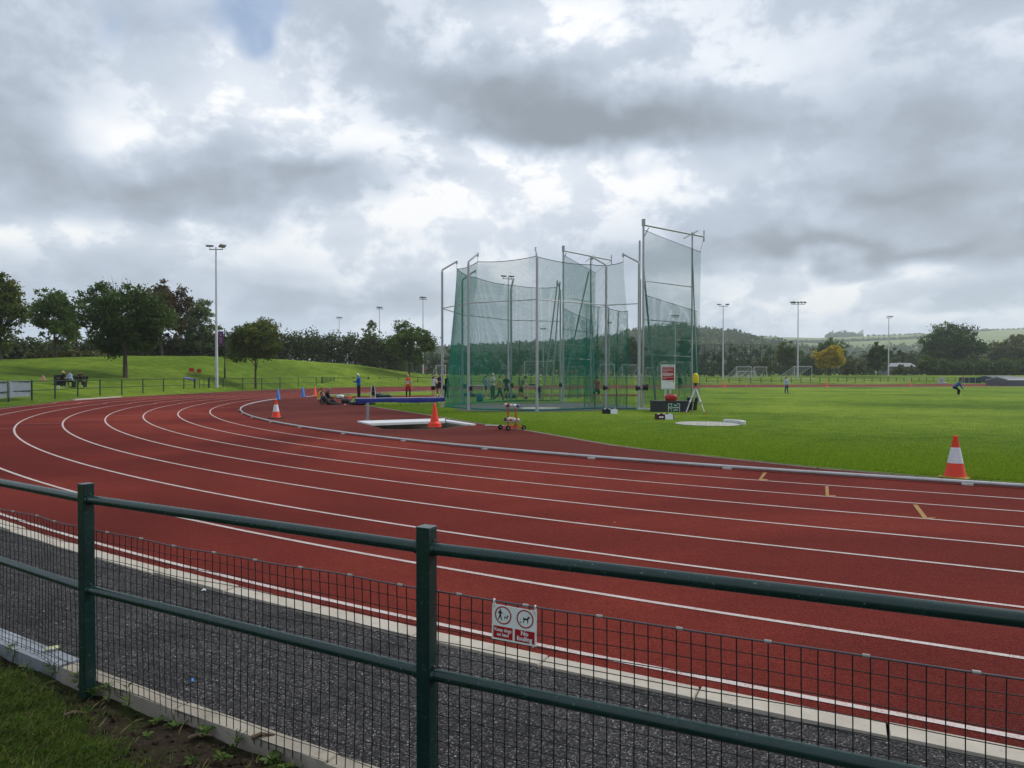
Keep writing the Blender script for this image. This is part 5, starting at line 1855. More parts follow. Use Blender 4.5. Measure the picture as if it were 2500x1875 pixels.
bagobj(845, 985.5, (.55, .36, .32), M_BIN, 'black bag beside the resting athletes', .3)
bagobj(851, 981, (.4, .35, .38), M_CHRED, 'red bag beside the resting athletes', .6)
bagobj(872, 988.5, (.9, .4, .2), M_BAGG, 'flat dark green bag on the apron below the barrier', .1)
bagobj(895, 989, (1.0, .4, .2), M_BAGN, 'flat navy bag on the apron below the barrier end', -.1)
bagobj(941, 972.5, (1.0, .45, .28), M_BIN, 'long black bag on the grass by the folded chair', .05)
bagobj(925, 972, (.6, .4, .36), M_BAGN, 'navy bag heaped on the grass by the folded chair', .4)
bagobj(1145, 969, (1.0, .5, .35), M_BAGN, 'navy bag on the grass left inside the cage', .1)
bagobj(1247, 973, (.8, .5, .4), M_BAGG, 'dark green bag on the grass behind the walker in yellow', .1)
bagobj(831, 973.5, (.5, .35, .3), M_WBOARD, 'white carrier bag behind the reclining athlete', .2)
p = G(911, 972.5)
t = thing('folded_chair', 'black and white folded chair standing on the infield grass', 'chair', p, .3)
for sx in (-.16, .16):
    mb = MB(); mb.tube([(sx, -.1, 0), (sx * .9, .0, .55), (sx * .6, .05, .92)], .022, 6); mb.build('leg', M_TRI, t)
    mb = MB(); mb.tube([(sx, .3, 0), (sx * .9, .0, .55)], .022, 6); mb.build('leg', M_TRI, t)
mb = MB(); mb.box((0, .05, .72), (.26, .03, .38), 0, rx=-.1, bev=.01); mb.build('backrest', M_BIN, t)
mb = MB(); mb.box((0, .08, .36), (.30, .10, .3), 0, rx=.6, bev=.01); mb.build('seat', M_BIN, t)
# implement rack inside the cage view
p = G(1298, 975)
t = thing('discus_cart', 'small wheeled cart with a dark tray seen through the cage', 'cart', p, .1)
for sx in (-.4, .4):
    mb = MB(); mb.cyl((sx, -.03, .09), (sx, .03, .09), .09, n=12); mb.build('wheel', M_TYRE, t)
    mb = MB(); mb.tube([(sx * .7, 0, .1), (sx * .9, 0, 1.25)], .025, 6); mb.build('upright', M_TRI, t)
for z in (.28, .95):
    mb = MB(); mb.box((0, 0, z), (1.1, .4, .05), 0, bev=.01); mb.build('tray', M_WBOARD, t)
mb = MB(); mb.ellipsoid((.1, 0, 1.03), (.35, .17, .08), 12, 7); mb.build('load', M_BIN, t)
p = G(1166, 962.5)
t = thing('folding_table', 'low white folding table seen through the cage left', 'table', p, .1)
mb = MB(); mb.box((0, 0, .80), (1.5, .55, .04), 0, bev=.01); mb.build('top', M_WBOARD, t)
for sx in (-.6, .6):
    for sy in (-.2, .2):
        mb = MB(); mb.cyl((sx, sy, 0), (sx * .9, sy, .79), .02, n=6); mb.build('leg', M_TRI, t)
# litter and leaves on the path
M_LEAFD = paint('dry leaf', (.30, .16, .05), .8)
lit = [((497, 1443), (.018, .012), M_PAPER, 'pale scrap of paper on the tarmac path'), ((468, 1665), (.012, .010), M_CBLUE, 'small blue scrap on the tarmac path'), ((125, 1597), (.045, .018), paint('pale green scrap', (.45, .50, .28), .8), 'pale green leaf on the channel cover at left')]
for (x, y), (a, b), m, lab in lit:
    q = G(x, y, .0)
    t = thing('litter_scrap', lab, 'litter', (q.x, q.y, .030 if 'cover' in lab else .0), .4)
    mb = MB(); mb.add([(-a, -b, .002), (0, -b * 1.2, .012), (a, -b * .8, .004), (a * .9, b, .015), (.1 * a, b * 1.1, .006), (-a * .8, b * .7, .010), (0, 0, .022)], [(0, 1, 6), (1, 2, 6), (2, 3, 6), (3, 4, 6), (4, 5, 6), (5, 0, 6)]); mb.build('scrap', m, t)

# ================================================================== people
SKIN = paint('skin fair', (.50, .27, .19), .55, 0, .35, .08, 20.)
SKIN2 = paint('skin tanned', (.38, .19, .12), .55, 0, .35, .08, 20.)
M_EYE = paint('eye dark', (.02, .015, .012), .3)
_cl = {}
def cloth(c):
    k = tuple(round(v, 3) for v in c)
    if k not in _cl:
        m, nt, out = nmat('cloth')
        N = NT(nt)
        v = N.obj()
        n1 = N.noise(v, 7, 5, .6)
        col = N.ramp(n1, [(.3, tuple(x * .8 for x in c)), (.7, tuple(min(1, x * 1.15) for x in c))])
        N.bsdf(col, .8, 0, .2, N.bump(N.noise(v, 14, 4, .6), .6, .02), out)
        _cl[k] = m
    return _cl[k]
HAIR = {}
def hairm(c):
    if c not in HAIR:
        HAIR[c] = paint('hair', c, .6, 0, .3, .25, 30.)
    return HAIR[c]
def fk(s, ps):
    """joint positions of a figure facing +y, pelvis at origin; ps = pose angles in degrees"""
    g = lambda k, d=0: math.radians(ps.get(k, d))
    J = {}
    lean, side = g('lean'), g('side')
    up = Vector((math.sin(side), math.sin(lean) * math.cos(side), math.cos(lean) * math.cos(side)))
    fw = Vector((0, math.cos(lean), -math.sin(lean)))
    J['pelvis'] = Vector((0, 0, 0))
    J['waist'] = up * .16 * s
    J['chest'] = up * .36 * s + fw * .01 * s
    J['neckb'] = up * .52 * s
    hl = g('head')
    hu = Vector((0, math.sin(lean * .7 + hl), math.cos(lean * .7 + hl)))
    J['neck'] = J['neckb'] + hu * .07 * s
    J['head'] = J['neckb'] + hu * .185 * s + Vector((0, math.cos(hl), 0)) * .015 * s
    J['_headtilt'] = lean * .7 + hl
    for sd, sg in (('L', -1), ('R', 1)):
        J['hip' + sd] = Vector((sg * .095 * s, 0, -.03 * s))
        f, k, ab = g('hip' + sd), g('knee' + sd), g('abd' + sd, 3)
        th = Vector((sg * math.sin(ab), math.sin(f) * math.cos(ab), -math.cos(f) * math.cos(ab)))
        J['knee' + sd] = J['hip' + sd] + th * .435 * s
        a = f - k
        sh = Vector((sg * math.sin(ab) * .3, math.sin(a), -math.cos(a)))
        J['ank' + sd] = J['knee' + sd] + sh.normalized() * .405 * s
        ft = g('foot' + sd)
        J['toe' + sd] = J['ank' + sd] + Vector((sg * .03, math.cos(ft) * .175, math.sin(ft) * .175 - .045)) * s
        J['heel' + sd] = J['ank' + sd] + Vector((0, -.03 * math.cos(ft), -.06)) * s
        J['sho' + sd] = J['neckb'] - up * .045 * s + Vector((sg * .178 * s, 0, 0))
        sf, sa, e, inn = g('sh' + sd, 4), g('sab' + sd, 9), g('el' + sd, 14), g('in' + sd)
        ua = Vector((sg * math.sin(sa), math.sin(sf) * math.cos(sa), -math.cos(sf) * math.cos(sa)))
        J['elb' + sd] = J['sho' + sd] + ua * .285 * s
        fa = Vector((-sg * math.sin(inn) + sg * math.sin(sa) * .3, math.sin(sf + e) * math.cos(inn), -math.cos(sf + e) * math.cos(inn)))
        J['wri' + sd] = J['elb' + sd] + fa.normalized() * .25 * s
        J['_fa' + sd] = fa.normalized()
    return J
def hand_mesh(mb, w, d, s, mi, sg):
    d = d.normalized()
    t = Vector((0, 0, 1)) if abs(d.z) < .8 else Vector((0, 1, 0))
    a = d.cross(t).normalized()
    n = a.cross(d)
    M = Matrix(((a.x, n.x, d.x, w.x), (a.y, n.y, d.y, w.y), (a.z, n.z, d.z, w.z), (0, 0, 0, 1)))
    mb.box((0, 0, .045 * s), (.075 * s, .028 * s, .09 * s), mi, 0, M, bev=.008)
    for k, l in enumerate((.068, .078, .074, .058)):
        x = (-.029 + k * .0195) * s
        mb.tube([(x, 0, .085 * s), (x, .004 * s, (.085 + l * .5) * s), (x, .018 * s, (.085 + l * .95) * s)], [.0085 * s, .008 * s, .0065 * s], 5, mi, M=M)
    mb.tube([(-.034 * s * sg, .0, .02 * s), (-.056 * s * sg, .008 * s, .05 * s), (-.058 * s * sg, .018 * s, .085 * s)], [.011 * s, .009 * s, .007 * s], 5, mi, M=M)
def head_mesh(mb, c, s, tilt, yaw, mi, mi_eye):
    M = Matrix.Translation(c) @ Matrix.Rotation(yaw, 4, 'Z') @ Matrix.Rotation(-tilt, 4, 'X')
    nu, nv = 16, 12
    vs, fs = [], []
    for j in range(nv + 1):
        t = PI * j / nv
        z = -math.cos(t)
        for i in range(nu):
            q = 2 * PI * i / nu
            x, y = math.sin(t) * math.sin(q), math.sin(t) * math.cos(q)
            X, Y, Z = x * .076, y * .095, z * .118
            if z < 0:
                X *= 1 + z * .28
                Y = Y * (1 + z * .18) + .012 * (-z) * (1 if y > 0 else -.5)
            if y > .9 and -.25 < z < .1: Y += .018          # nose
            if y > .85 and -.50 < z < -.35: Y += .005       # lips
            vs.append((X * s, Y * s, Z * s))
    for j in range(nv):
        for i in range(nu):
            k = (i + 1) % nu
            fs.append((j * nu + i, (j + 1) * nu + i, (j + 1) * nu + k, j * nu + k))
    mb.add(vs, fs, mi, True, M)
    for sg in (-1, 1):
        mb.ellipsoid((sg * .030 * s, .086 * s, .012 * s), (.013 * s, .008 * s, .007 * s), 8, 5, mi_eye, M)
        mb.ellipsoid((sg * .079 * s, -.005 * s, -.005 * s), (.010 * s, .022 * s, .033 * s), 8, 6, mi, M)
    return M
PEOPLE_N = [0]
def person(label, loc, H, face, pose, top, bottom, shoes=(.6, .6, .6), skin=SKIN, hair=(.03, .018, .010), style='short', sleeve='long', legs='long', socks=None, leggings=None, rz_head=0., sit=None, stripe=None, vest=None):
    s = H / 1.76
    J = fk(s, pose)
    edges_def = [('pelvis', 'waist'), ('waist', 'chest'), ('chest', 'neckb'), ('neckb', 'neck')]
    rad = {'pelvis': .135, 'waist': .122, 'chest': .150, 'neckb': .085, 'neck': .052}
    pts, idx, rads, regs, E_ = [], {}, [], [], []
    def P(n, p, r):
        idx[n] = len(pts)
        pts.append(p)
        rads.append(r * s)
        return idx[n]
    for n in ('pelvis', 'waist', 'chest', 'neckb', 'neck'):
        P(n, J[n], rad[n])
    for a, b in edges_def:
        E_.append((idx[a], idx[b]))
    bones = [('torso', J['pelvis'], J['chest'], .16), ('torso', J['chest'], J['neckb'], .13), ('neck', J['neckb'] + (J['neck'] - J['neckb']) * .45, J['neck'], .05)]
    for sd, sg in (('L', -1), ('R', 1)):
        h, k, an, to = (J[x + sd] for x in ('hip', 'knee', 'ank', 'toe'))
        P('hip' + sd, h, .095); P('mth' + sd, h.lerp(k, .5) + Vector((0, .005, 0)), .080); P('knee' + sd, k, .057)
        P('calf' + sd, k.lerp(an, .32) - Vector((0, .008, 0)), .057); P('ank' + sd, an, .038); P('toe' + sd, to, .036)
        E_ += [(idx['pelvis'], idx['hip' + sd]), (idx['hip' + sd], idx['mth' + sd]), (idx['mth' + sd], idx['knee' + sd]), (idx['knee' + sd], idx['calf' + sd]), (idx['calf' + sd], idx['ank' + sd]), (idx['ank' + sd], idx['toe' + sd])]
        sh, el, wr_ = (J[x + sd] for x in ('sho', 'elb', 'wri'))
        P('sho' + sd, sh, .066); P('uarm' + sd, sh.lerp(el, .5), .052); P('elb' + sd, el, .042); P('farm' + sd, el.lerp(wr_, .3), .042); P('wri' + sd, wr_, .027)
        E_ += [(idx['neckb'], idx['sho' + sd]), (idx['sho' + sd], idx['uarm' + sd]), (idx['uarm' + sd], idx['elb' + sd]), (idx['elb' + sd], idx['farm' + sd]), (idx['farm' + sd], idx['wri' + sd])]
        bones += [('thigh', h, k, .08), ('shin', k, an, .055), ('foot', an, to, .04), ('uarm', sh, el, .05), ('farm', el, wr_, .04), ('torso', J['neckb'], sh, .07)]
    low = min(min(J['toe' + sd].z, J['heel' + sd].z, J['ank' + sd].z - .06 * s) for sd in 'LR')
    if sit is not None:
        base = -sit
    else:
        base = low - .012 * s
    me = bpy.data.meshes.new('person')
    me.from_pydata([p - Vector((0, 0, base)) for p in pts], E_, [])
    ob = bpy.data.objects.new('person', me)
    COL.objects.link(ob)
    md = ob.modifiers.new('Skin', 'SKIN')
    md.use_smooth_shade = True
    sv = me.skin_vertices[0].data
    for i, r in enumerate(rads):
        sv[i].radius = (r, r)
        sv[i].use_root = (i == 0)
    sb = ob.modifiers.new('Sub', 'SUBSURF')
    sb.levels = sb.render_levels = 1
    bpy.context.view_layer.update()
    dg = bpy.context.evaluated_depsgraph_get()
    ev = bpy.data.meshes.new_from_object(ob.evaluated_get(dg))
    bpy.data.objects.remove(ob)
    V = np.empty(len(ev.vertices) * 3, np.float32)
    ev.vertices.foreach_get('co', V)
    V = V.reshape(-1, 3)
    faces = [tuple(p.vertices) for p in ev.polygons]
    nrm = np.empty(len(ev.vertices) * 3, np.float32)
    ev.vertices.foreach_get('normal', nrm)
    nrm = nrm.reshape(-1, 3)
    bpy.data.meshes.remove(ev)
    # which garment covers each face
    A = np.array([b[1] - Vector((0, 0, base)) for b in bones])
    B = np.array([b[2] - Vector((0, 0, base)) for b in bones])
    Rb = np.array([b[3] for b in bones]) * s
    def near(Q):
        d = B - A
        t = np.clip(((Q[:, None] - A[None]) * d[None]).sum(2) / (d * d).sum(1)[None], 0, 1)
        dist = np.linalg.norm(Q[:, None] - (A[None] + t[..., None] * d[None]), axis=2) / Rb[None]
        k = dist.argmin(1)
        return k, t[np.arange(len(Q)), k]
    mats = [skin, cloth(top), cloth(bottom), cloth(shoes), cloth(socks or (.6, .6, .6)), cloth(leggings or (.01, .01, .012)), M_EYE, cloth(vest or top)]
    def region(kname, t):
        if kname == 'torso': return 7 if vest else 1
        if kname == 'neck': return 0
        if kname == 'uarm': return 1 if (sleeve == 'long' or (sleeve == 'short' and t < .62)) else 0
        if kname == 'farm': return 1 if (sleeve == 'long' and t < .93) else 0
        if kname == 'thigh':
            if legs == 'long' or t < .62: return 2
            return 5 if leggings else 0
        if kname == 'shin':
            if legs == 'long' and t < .95: return 2
            if leggings and t < .55: return 5
            if socks and t > .45: return 4
            return 0
        return 3
    cen = np.array([V[list(f)].mean(0) for f in faces])
    kk, tt = near(cen)
    # pelvis belongs to the trousers
    pz = J['waist'] - Vector((0, 0, base))
    tors_t = ((cen - np.array(J['pelvis'] - Vector((0, 0, base)))) @ np.array(J['waist']).astype(float)) / (J['waist'].length ** 2)
    mi = []
    for k, t, tw in zip(kk, tt, tors_t):
        r = region(bones[k][0], t)
        if bones[k][0] == 'torso' and tw < .05:
            r = 2
        mi.append(r)
    # loosen garments a little
    vm = np.zeros(len(V))
    for f, r in zip(faces, mi):
        if r in (1, 2, 7):
            for v in f: vm[v] = max(vm[v], .010 if legs == 'long' or r != 2 else .018)
    V = V + nrm * (vm * s)[:, None]
    mb = MB()
    mb.v = [tuple(map(float, v)) for v in V]
    mb.f = faces
    mb.m = mi
    mb.sm = [True] * len(faces)
    bo = Vector((0, 0, base))
    for sd, sg in (('L', -1), ('R', 1)):
        hand_mesh(mb, J['wri' + sd] - bo - J['_fa' + sd] * .01, J['_fa' + sd], s, 0, sg)
        a, t_ = J['ank' + sd] - bo, J['toe' + sd] - bo
    HM = head_mesh(mb, J['head'] - bo, s, J['_headtilt'], rz_head, 0, 6)
    o = mb.build('person', mats, None, loc)
    o.rotation_euler = (0, 0, face)
    tag(o, label, 'person')
    # hair or cap
    hb = MB()
    def cap(zmin, back, rs, mi=0):
        nu, nv = 16, 9
        vs, fs = [], []
        for j in range(nv + 1):
            t = PI * .5 * j / nv * 1.35
            for i in range(nu):
                q = 2 * PI * i / nu
                y = math.cos(q)
                lim = .5 * PI * (1.0 + back * max(0, -y) - .34 * max(0, y))
                tt_ = min(t, lim * 1.02)
                vs.append((.076 * rs * math.sin(tt_) * math.sin(q) * s, (.095 * rs * math.sin(tt_) * y - .004) * s, (.118 * rs * math.cos(tt_) + .003) * s))
        for j in range(nv):
            for i in range(nu):
                k = (i + 1) % nu
                fs.append((j * nu + i, j * nu + k, (j + 1) * nu + k, (j + 1) * nu + i))
        hb.add(vs, fs, mi, True, HM)
    if style != 'bald':
        cap(0, .38 if style != 'long' else .55, 1.10)
        if style == 'long':
            hb.tube([HM @ Vector((0, -.07 * s, .0)), HM @ Vector((0, -.10 * s, -.10 * s)), HM @ Vector((0, -.09 * s, -.24 * s))], [.07 * s, .068 * s, .03 * s], 10)
        if style == 'tail':
            hb.tube([HM @ Vector((0, -.09 * s, .05 * s)), HM @ Vector((0, -.145 * s, .02 * s)), HM @ Vector((0, -.15 * s, -.10 * s)), HM @ Vector((0, -.13 * s, -.22 * s))], [.022 * s, .030 * s, .028 * s, .010 * s], 8)
        if style == 'cap':
            hb.tube([HM @ Vector((-.06 * s, .085 * s, .045 * s)), HM @ Vector((0, .15 * s, .035 * s)), HM @ Vector((.06 * s, .085 * s, .045 * s))], [.012 * s, .02 * s, .012 * s], 6)
        hb.build('hair' if style != 'cap' else 'cap', hairm(hair), o)
    PEOPLE_N[0] += 1
    return o
L90, R90 = PI / 2, -PI / 2
STAND = dict(hipL=4, hipR=-3, kneeL=4, kneeR=3)
HOLD = dict(hipL=3, hipR=-2, kneeL=3, kneeR=2, shL=28, shR=22, elL=70, elR=72, inL=18, inR=18, head=14)
CROSS = dict(hipL=3, hipR=-2, shL=22, shR=22, elL=88, elR=82, inL=62, inR=62, sabL=12, sabR=12)
WALK = dict(hipL=24, hipR=-20, kneeL=6, kneeR=22, shL=-22, shR=24, elL=18, elR=26)
DARK, NAVY, BLK = (.012, .013, .016), (.012, .018, .035), (.008, .008, .009)
person('white-haired man in a blue jacket and black trousers, head bowed over his hands', G(876, 973.8), 1.84, L90, HOLD, (.012, .085, .42), BLK, (.45, .45, .45), hair=(.66, .64, .62))
ov = person('bald man in orange vest over white shirt with red shorts and race number', G(996.6, 975.2), 1.79, PI, dict(hipL=2, hipR=-1, shL=0, shR=-2, sabL=12, sabR=12, elL=12, elR=12, head=6), (.62, .58, .60), (.46, .015, .02), (.30, .05, .04), style='bald', sleeve='short', legs='short', leggings=BLK, socks=(.46, .02, .02), vest=(.66, .13, .02))
mb = MB(); mb.box((0, .185, 1.21), (.22, .006, .17), 0, bev=.002); nb = mb.build('race_number', M_PAPER, ov)
nt_ = link('lettering', text_mesh('263', .13, M_BLACK, bold=.004), nb, (0, .190, 1.21)); nt_.rotation_euler = (0, 0, PI)
person('girl with a dark ponytail in a white top and black shorts left of the cage', G(1058, 970.2), 1.64, -.5, dict(hipL=3, hipR=-4, shL=60, shR=40, elL=70, elR=95, inL=20, inR=30, sabL=15, sabR=15), (.60, .60, .63), BLK, (.5, .5, .5), style='tail', sleeve='short', legs='short')
person('woman in a black top standing behind the girl in white', G(1073, 967), 1.78, PI - .3, CROSS, (.02, .014, .015), (.03, .02, .02), style='long', sleeve='none', legs='short', skin=SKIN)
person('fair-haired person half hidden behind the girl in white', G(1064, 964.5), 1.75, PI, STAND, (.30, .28, .26), NAVY, hair=(.34, .22, .10), style='long')
person('person in black with a yellow waistband at the left cage post', G(1090, 976), 1.76, -2.0, dict(STAND, lean=5), BLK, (.015, .014, .012), (.6, .6, .6), hair=(.28, .18, .08))
SITG = dict(hipL=112, hipR=104, kneeL=118, kneeR=105, abdL=8, abdR=8, lean=18, shL=38, shR=42, elL=52, elR=50, inL=25, inR=25, head=10)
LONGS = dict(hipL=84, hipR=78, kneeL=14, kneeR=34, abdL=6, abdR=10, lean=-28, shL=-30, shR=-34, elL=5, elR=8, footL=60, footR=50, head=25)
person('athlete in a yellow vest sitting on the apron hugging the knees', G(778, 979.3), 1.72, R90 - .1, SITG, (.60, .42, .03), (.50, .30, .24), (.6, .6, .6), hair=(.20, .055, .025), style='tail', sleeve='none', legs='short', sit=.115)
person('athlete in black leaning back on the apron next to the yellow vest', G(796, 983.5), 1.80, R90 + .35, dict(LONGS, lean=10, hipL=100, hipR=92, kneeL=50, kneeR=40, shL=30, shR=30, elL=40, elR=40), (.015, .015, .018), (.018, .018, .022), (.6, .6, .6), hair=(.16, .13, .11), sit=.115)
person('athlete in dark grey reclining with white shoes towards the barrier', G(803, 988.3), 1.80, R90 - .05, dict(LONGS, lean=-48, hipL=86, hipR=82, kneeL=12, kneeR=26, shL=-12, shR=-8, elL=20, elR=30, sabL=16, sabR=16), (.03, .03, .034), (.022, .023, .027), (.66, .66, .66), hair=(.05, .035, .025), sit=.115)
person('woman in a lilac hoodie and dark shorts inside the cage view', G(1186, 972.6), 1.72, R90 + .2, dict(STAND, shL=20, shR=16, elL=40, elR=35), (.24, .26, .50), DARK, (.5, .6, .55), hair=(.16, .09, .05), style='tail', legs='short')
person('man in a white polo shirt and white cap with folded arms', G(1203, 976.5), 1.86, PI - .8, CROSS, (.62, .62, .62), (.016, .02, .024), (.10, .10, .10), hair=(.62, .62, .60), style='cap', sleeve='short')
person('man in a yellow vest walking beside the man in the white cap', G(1220, 979.8), 1.78, R90 + .3, WALK, (.52, .55, .56), (.014, .022, .03), (.5, .5, .5), hair=(.20, .14, .09), sleeve='short', vest=(.55, .47, .05))
person('woman in a dark green top and dark shorts behind the cage mast', G(1236, 976), 1.70, PI + .4, dict(STAND, elL=60, shL=20), (.012, .03, .026), DARK, (.6, .6, .6), hair=(.12, .07, .04), style='long', sleeve='short', legs='short')
person('athlete in a blue and yellow top bending his head at the cart', G(1271.7, 978.6), 1.80, R90, dict(WALK, lean=16, head=35, hipL=20, hipR=-16, shL=30, elL=30), (.03, .13, .34), NAVY, (.6, .6, .6), hair=(.02, .014, .01), sleeve='short', legs='short', vest=(.34, .30, .10))
person('official in a pale yellow jacket behind the front cage post', G(1317, 975.5), 1.76, R90 + .6, HOLD, (.50, .58, .18), (.10, .12, .13), (.2, .2, .2), hair=(.48, .48, .47))
person('man in a red shirt and black shorts walking away inside the net', G(1457, 984.5), 1.78, .45, dict(WALK, hipL=30, hipR=-14), (.32, .035, .035), BLK, (.6, .6, .6), hair=(.02, .014, .012), sleeve='short', legs='short')
person('man in a dark green hoodie and grey shorts behind the safety board', G(1659, 967), 1.80, R90 + .3, dict(STAND, shL=10, elL=60, elR=50), (.012, .028, .022), (.13, .14, .15), (.6, .6, .6), hair=(.05, .035, .025), legs='short')
person('woman in a pale blue top and jeans standing alone on the infield', G(1920, 961.6), 1.58, PI + .6, dict(hipL=3, hipR=-3, abdL=6, abdR=6, shL=6, shR=-4, elL=26, elR=30, sabL=18, sabR=18), (.40, .46, .62), (.03, .055, .13), (.04, .04, .05), hair=(.17, .085, .04), style='long')
person('man in a blue top and black trousers crouching on the far infield', G(2330, 966.6), 1.74, R90, dict(hipL=72, hipR=58, kneeL=82, kneeR=70, lean=52, shL=-6, shR=10, elL=28, elR=36, head=-12), (.02, .10, .30), BLK, (.6, .6, .6), hair=(.07, .04, .02))
SITB = dict(hipL=86, hipR=82, kneeL=86, kneeR=74, abdL=6, abdR=6, lean=6, shL=28, shR=30, elL=55, elR=50, inL=20, inR=20, head=12)
def bsit(px):
    return Vector((bx(px), BD - .05, bz))
person('fair-haired person in a black jacket at the left end of the bench', bsit(158), 1.68, PI - .5, SITB, BLK, DARK, (.1, .1, .1), hair=(.45, .34, .18), style='long', sit=.57)
person('person in a pale blue top sitting in the middle of the bench', bsit(175), 1.72, PI - .3, dict(SITB, lean=14), (.34, .40, .55), NAVY, (.6, .6, .6), hair=(.06, .035, .02), sit=.57)
person('person in dark clothes eating at the right end of the bench', bsit(197), 1.66, PI + .5, dict(SITB, elL=95, elR=90, lean=12), (.03, .02, .022), DARK, (.6, .6, .6), hair=(.04, .02, .015), style='long', sit=.57)
Xc = (109 - 1250) / F_PX * 60
person('child in a pink top sitting on the bank left of the bin', Vector((Xc, 60, TZ(Xc, 60))), 1.15, PI - .6, SITG, (.52, .24, .26), (.45, .25, .2), hair=(.14, .07, .03), style='long', sleeve='none', legs='short', sit=.08)
pl = [(1358, 146, (.62, .22, .03), 'orange-topped player nearest the largest goal', 1.72, WALK, .4), (1387, 148, (.62, .24, .03), 'orange-topped player in the middle of the pitch group', 1.66, STAND, 2.4),
      (1400, 147, (.60, .24, .04), 'orange-topped player bending, left of the rear pair', 1.60, dict(STAND, lean=40), 1.2), (1407, 149, (.62, .26, .04), 'orange-topped player upright, right of the rear pair', 1.70, WALK, -1.2),
      (1489, 147, (.62, .25, .03), 'orange-topped player crouching behind the right cage post', 1.55, dict(hipL=60, hipR=40, kneeL=70, kneeR=60, lean=40), -1.0),
      (1322, 147, (.22, .03, .05), 'maroon-topped player inside the largest goal frame', 1.76, STAND, PI), (1272, 148, (.22, .04, .06), 'maroon-topped player left of the largest goal', 1.76, STAND, 2.2),
      (1038, 146, (.34, .03, .04), 'red-topped player by the mast left of the cage', 1.74, WALK, 1.4)]
for px, D, c, lab, h, ps, f in pl:
    X = (px - 1250) / F_PX * D
    person(lab, Vector((X, D, TZ(X, D))), h, f, ps, c, DARK, (.2, .2, .2), sleeve='short', legs='short', socks=DARK)

# ================================================================== vegetation
def mat_leaf(name, cols, trans=.28):
    m, nt, out = nmat(name)
    N = NT(nt)
    at = N.n('ShaderNodeAttribute')
    at.attribute_name = 'tint'
    n = len(cols)
    c = N.ramp(at.outputs['Fac'], [(i / (n - 1), c_) for i, c_ in enumerate(cols)])
    d = N.bsdf(c, .6, 0, .2)
    tl = N.n('ShaderNodeBsdfTranslucent')
    N.l(N.mix(1.0, c, (1.5, 1.6, .8), 'MULTIPLY'), tl.inputs[0])
    mx = N.n('ShaderNodeMixShader')
    mx.inputs[0].default_value = trans
    N.l(d.outputs[0], mx.inputs[1])
    N.l(tl.outputs[0], mx.inputs[2])
    N.l(mx.outputs[0], out.inputs[0])
    return m
LF = {
    'dark': mat_leaf('leaf dark green', [(0.0225, 0.0425, 0.0125), (0.0400, 0.0725, 0.0175), (0.0688, 0.1125, 0.0250), (0.1125, 0.1625, 0.0375)]),
    'mid': mat_leaf('leaf mid green', [(0.0350, 0.0625, 0.0150), (0.0625, 0.1050, 0.0213), (0.1000, 0.1525, 0.0312), (0.1562, 0.2000, 0.0475)]),
    'light': mat_leaf('leaf grey green', [(0.0562, 0.0850, 0.0375), (0.1000, 0.1400, 0.0625), (0.1438, 0.1900, 0.0875), (0.2000, 0.2375, 0.1187)]),
    'autumn': mat_leaf('leaf turning', [(0.0325, 0.0575, 0.0137), (0.0625, 0.1000, 0.0200), (0.1187, 0.1375, 0.0275), (0.2250, 0.1562, 0.0325)]),
    'gold': mat_leaf('leaf gold', [(.24, .18, .014), (.38, .28, .020), (.50, .38, .028), (.60, .46, .045)]),
    'copper': mat_leaf('leaf copper', [(0.0300, 0.0275, 0.0150), (0.0550, 0.0450, 0.0225), (0.0975, 0.0650, 0.0325), (0.1375, 0.0938, 0.0450)]),
    'olive': mat_leaf('leaf olive', [(0.0475, 0.0575, 0.0225), (0.0800, 0.0938, 0.0350), (0.1250, 0.1375, 0.0500), (0.1750, 0.1750, 0.0688)]),
    'hedge': mat_leaf('leaf hedge', [(0.0225, 0.0375, 0.0150), (0.0425, 0.0650, 0.0225), (0.0725, 0.0950, 0.0325), (0.1187, 0.1063, 0.0450)]),
    'far': mat_leaf('leaf far wood', [(0.0350, 0.0575, 0.0250), (0.0575, 0.0875, 0.0350), (0.0850, 0.1175, 0.0475), (0.1187, 0.1438, 0.0625)]),
}
M_BARK = mat_concrete('bark', (.045, .036, .026), (.085, .070, .050), (.02, .018, .014), 3.)
def unit(n, rng):
    v = rng.normal(size=(n, 3))
    return v / np.linalg.norm(v, axis=1, keepdims=True)
def leaf_cards(C, size, rng, droop=.0):
    n = len(C)
    a = unit(n, rng)
    b = np.cross(a, unit(n, rng))
    b /= np.linalg.norm(b, axis=1, keepdims=True) + 1e-9
    s = size * rng.uniform(.65, 1.35, n)[:, None]
    V = np.stack([C + a * s * .62, C + b * s * .38 + a * s * .08, C - a * s * .55, C - b * s * .38], 1).reshape(-1, 3)
    Fq = np.arange(n * 4).reshape(n, 4)
    return V, Fq
def lump(dirs, rng, k=6, amp=.28):
    """smooth random bumps over the sphere"""
    ax = unit(k, rng)
    w = rng.uniform(-1, 1, k)
    return 1 + amp * (np.exp(-3.0 * (1 - dirs @ ax.T)) * w).sum(1)
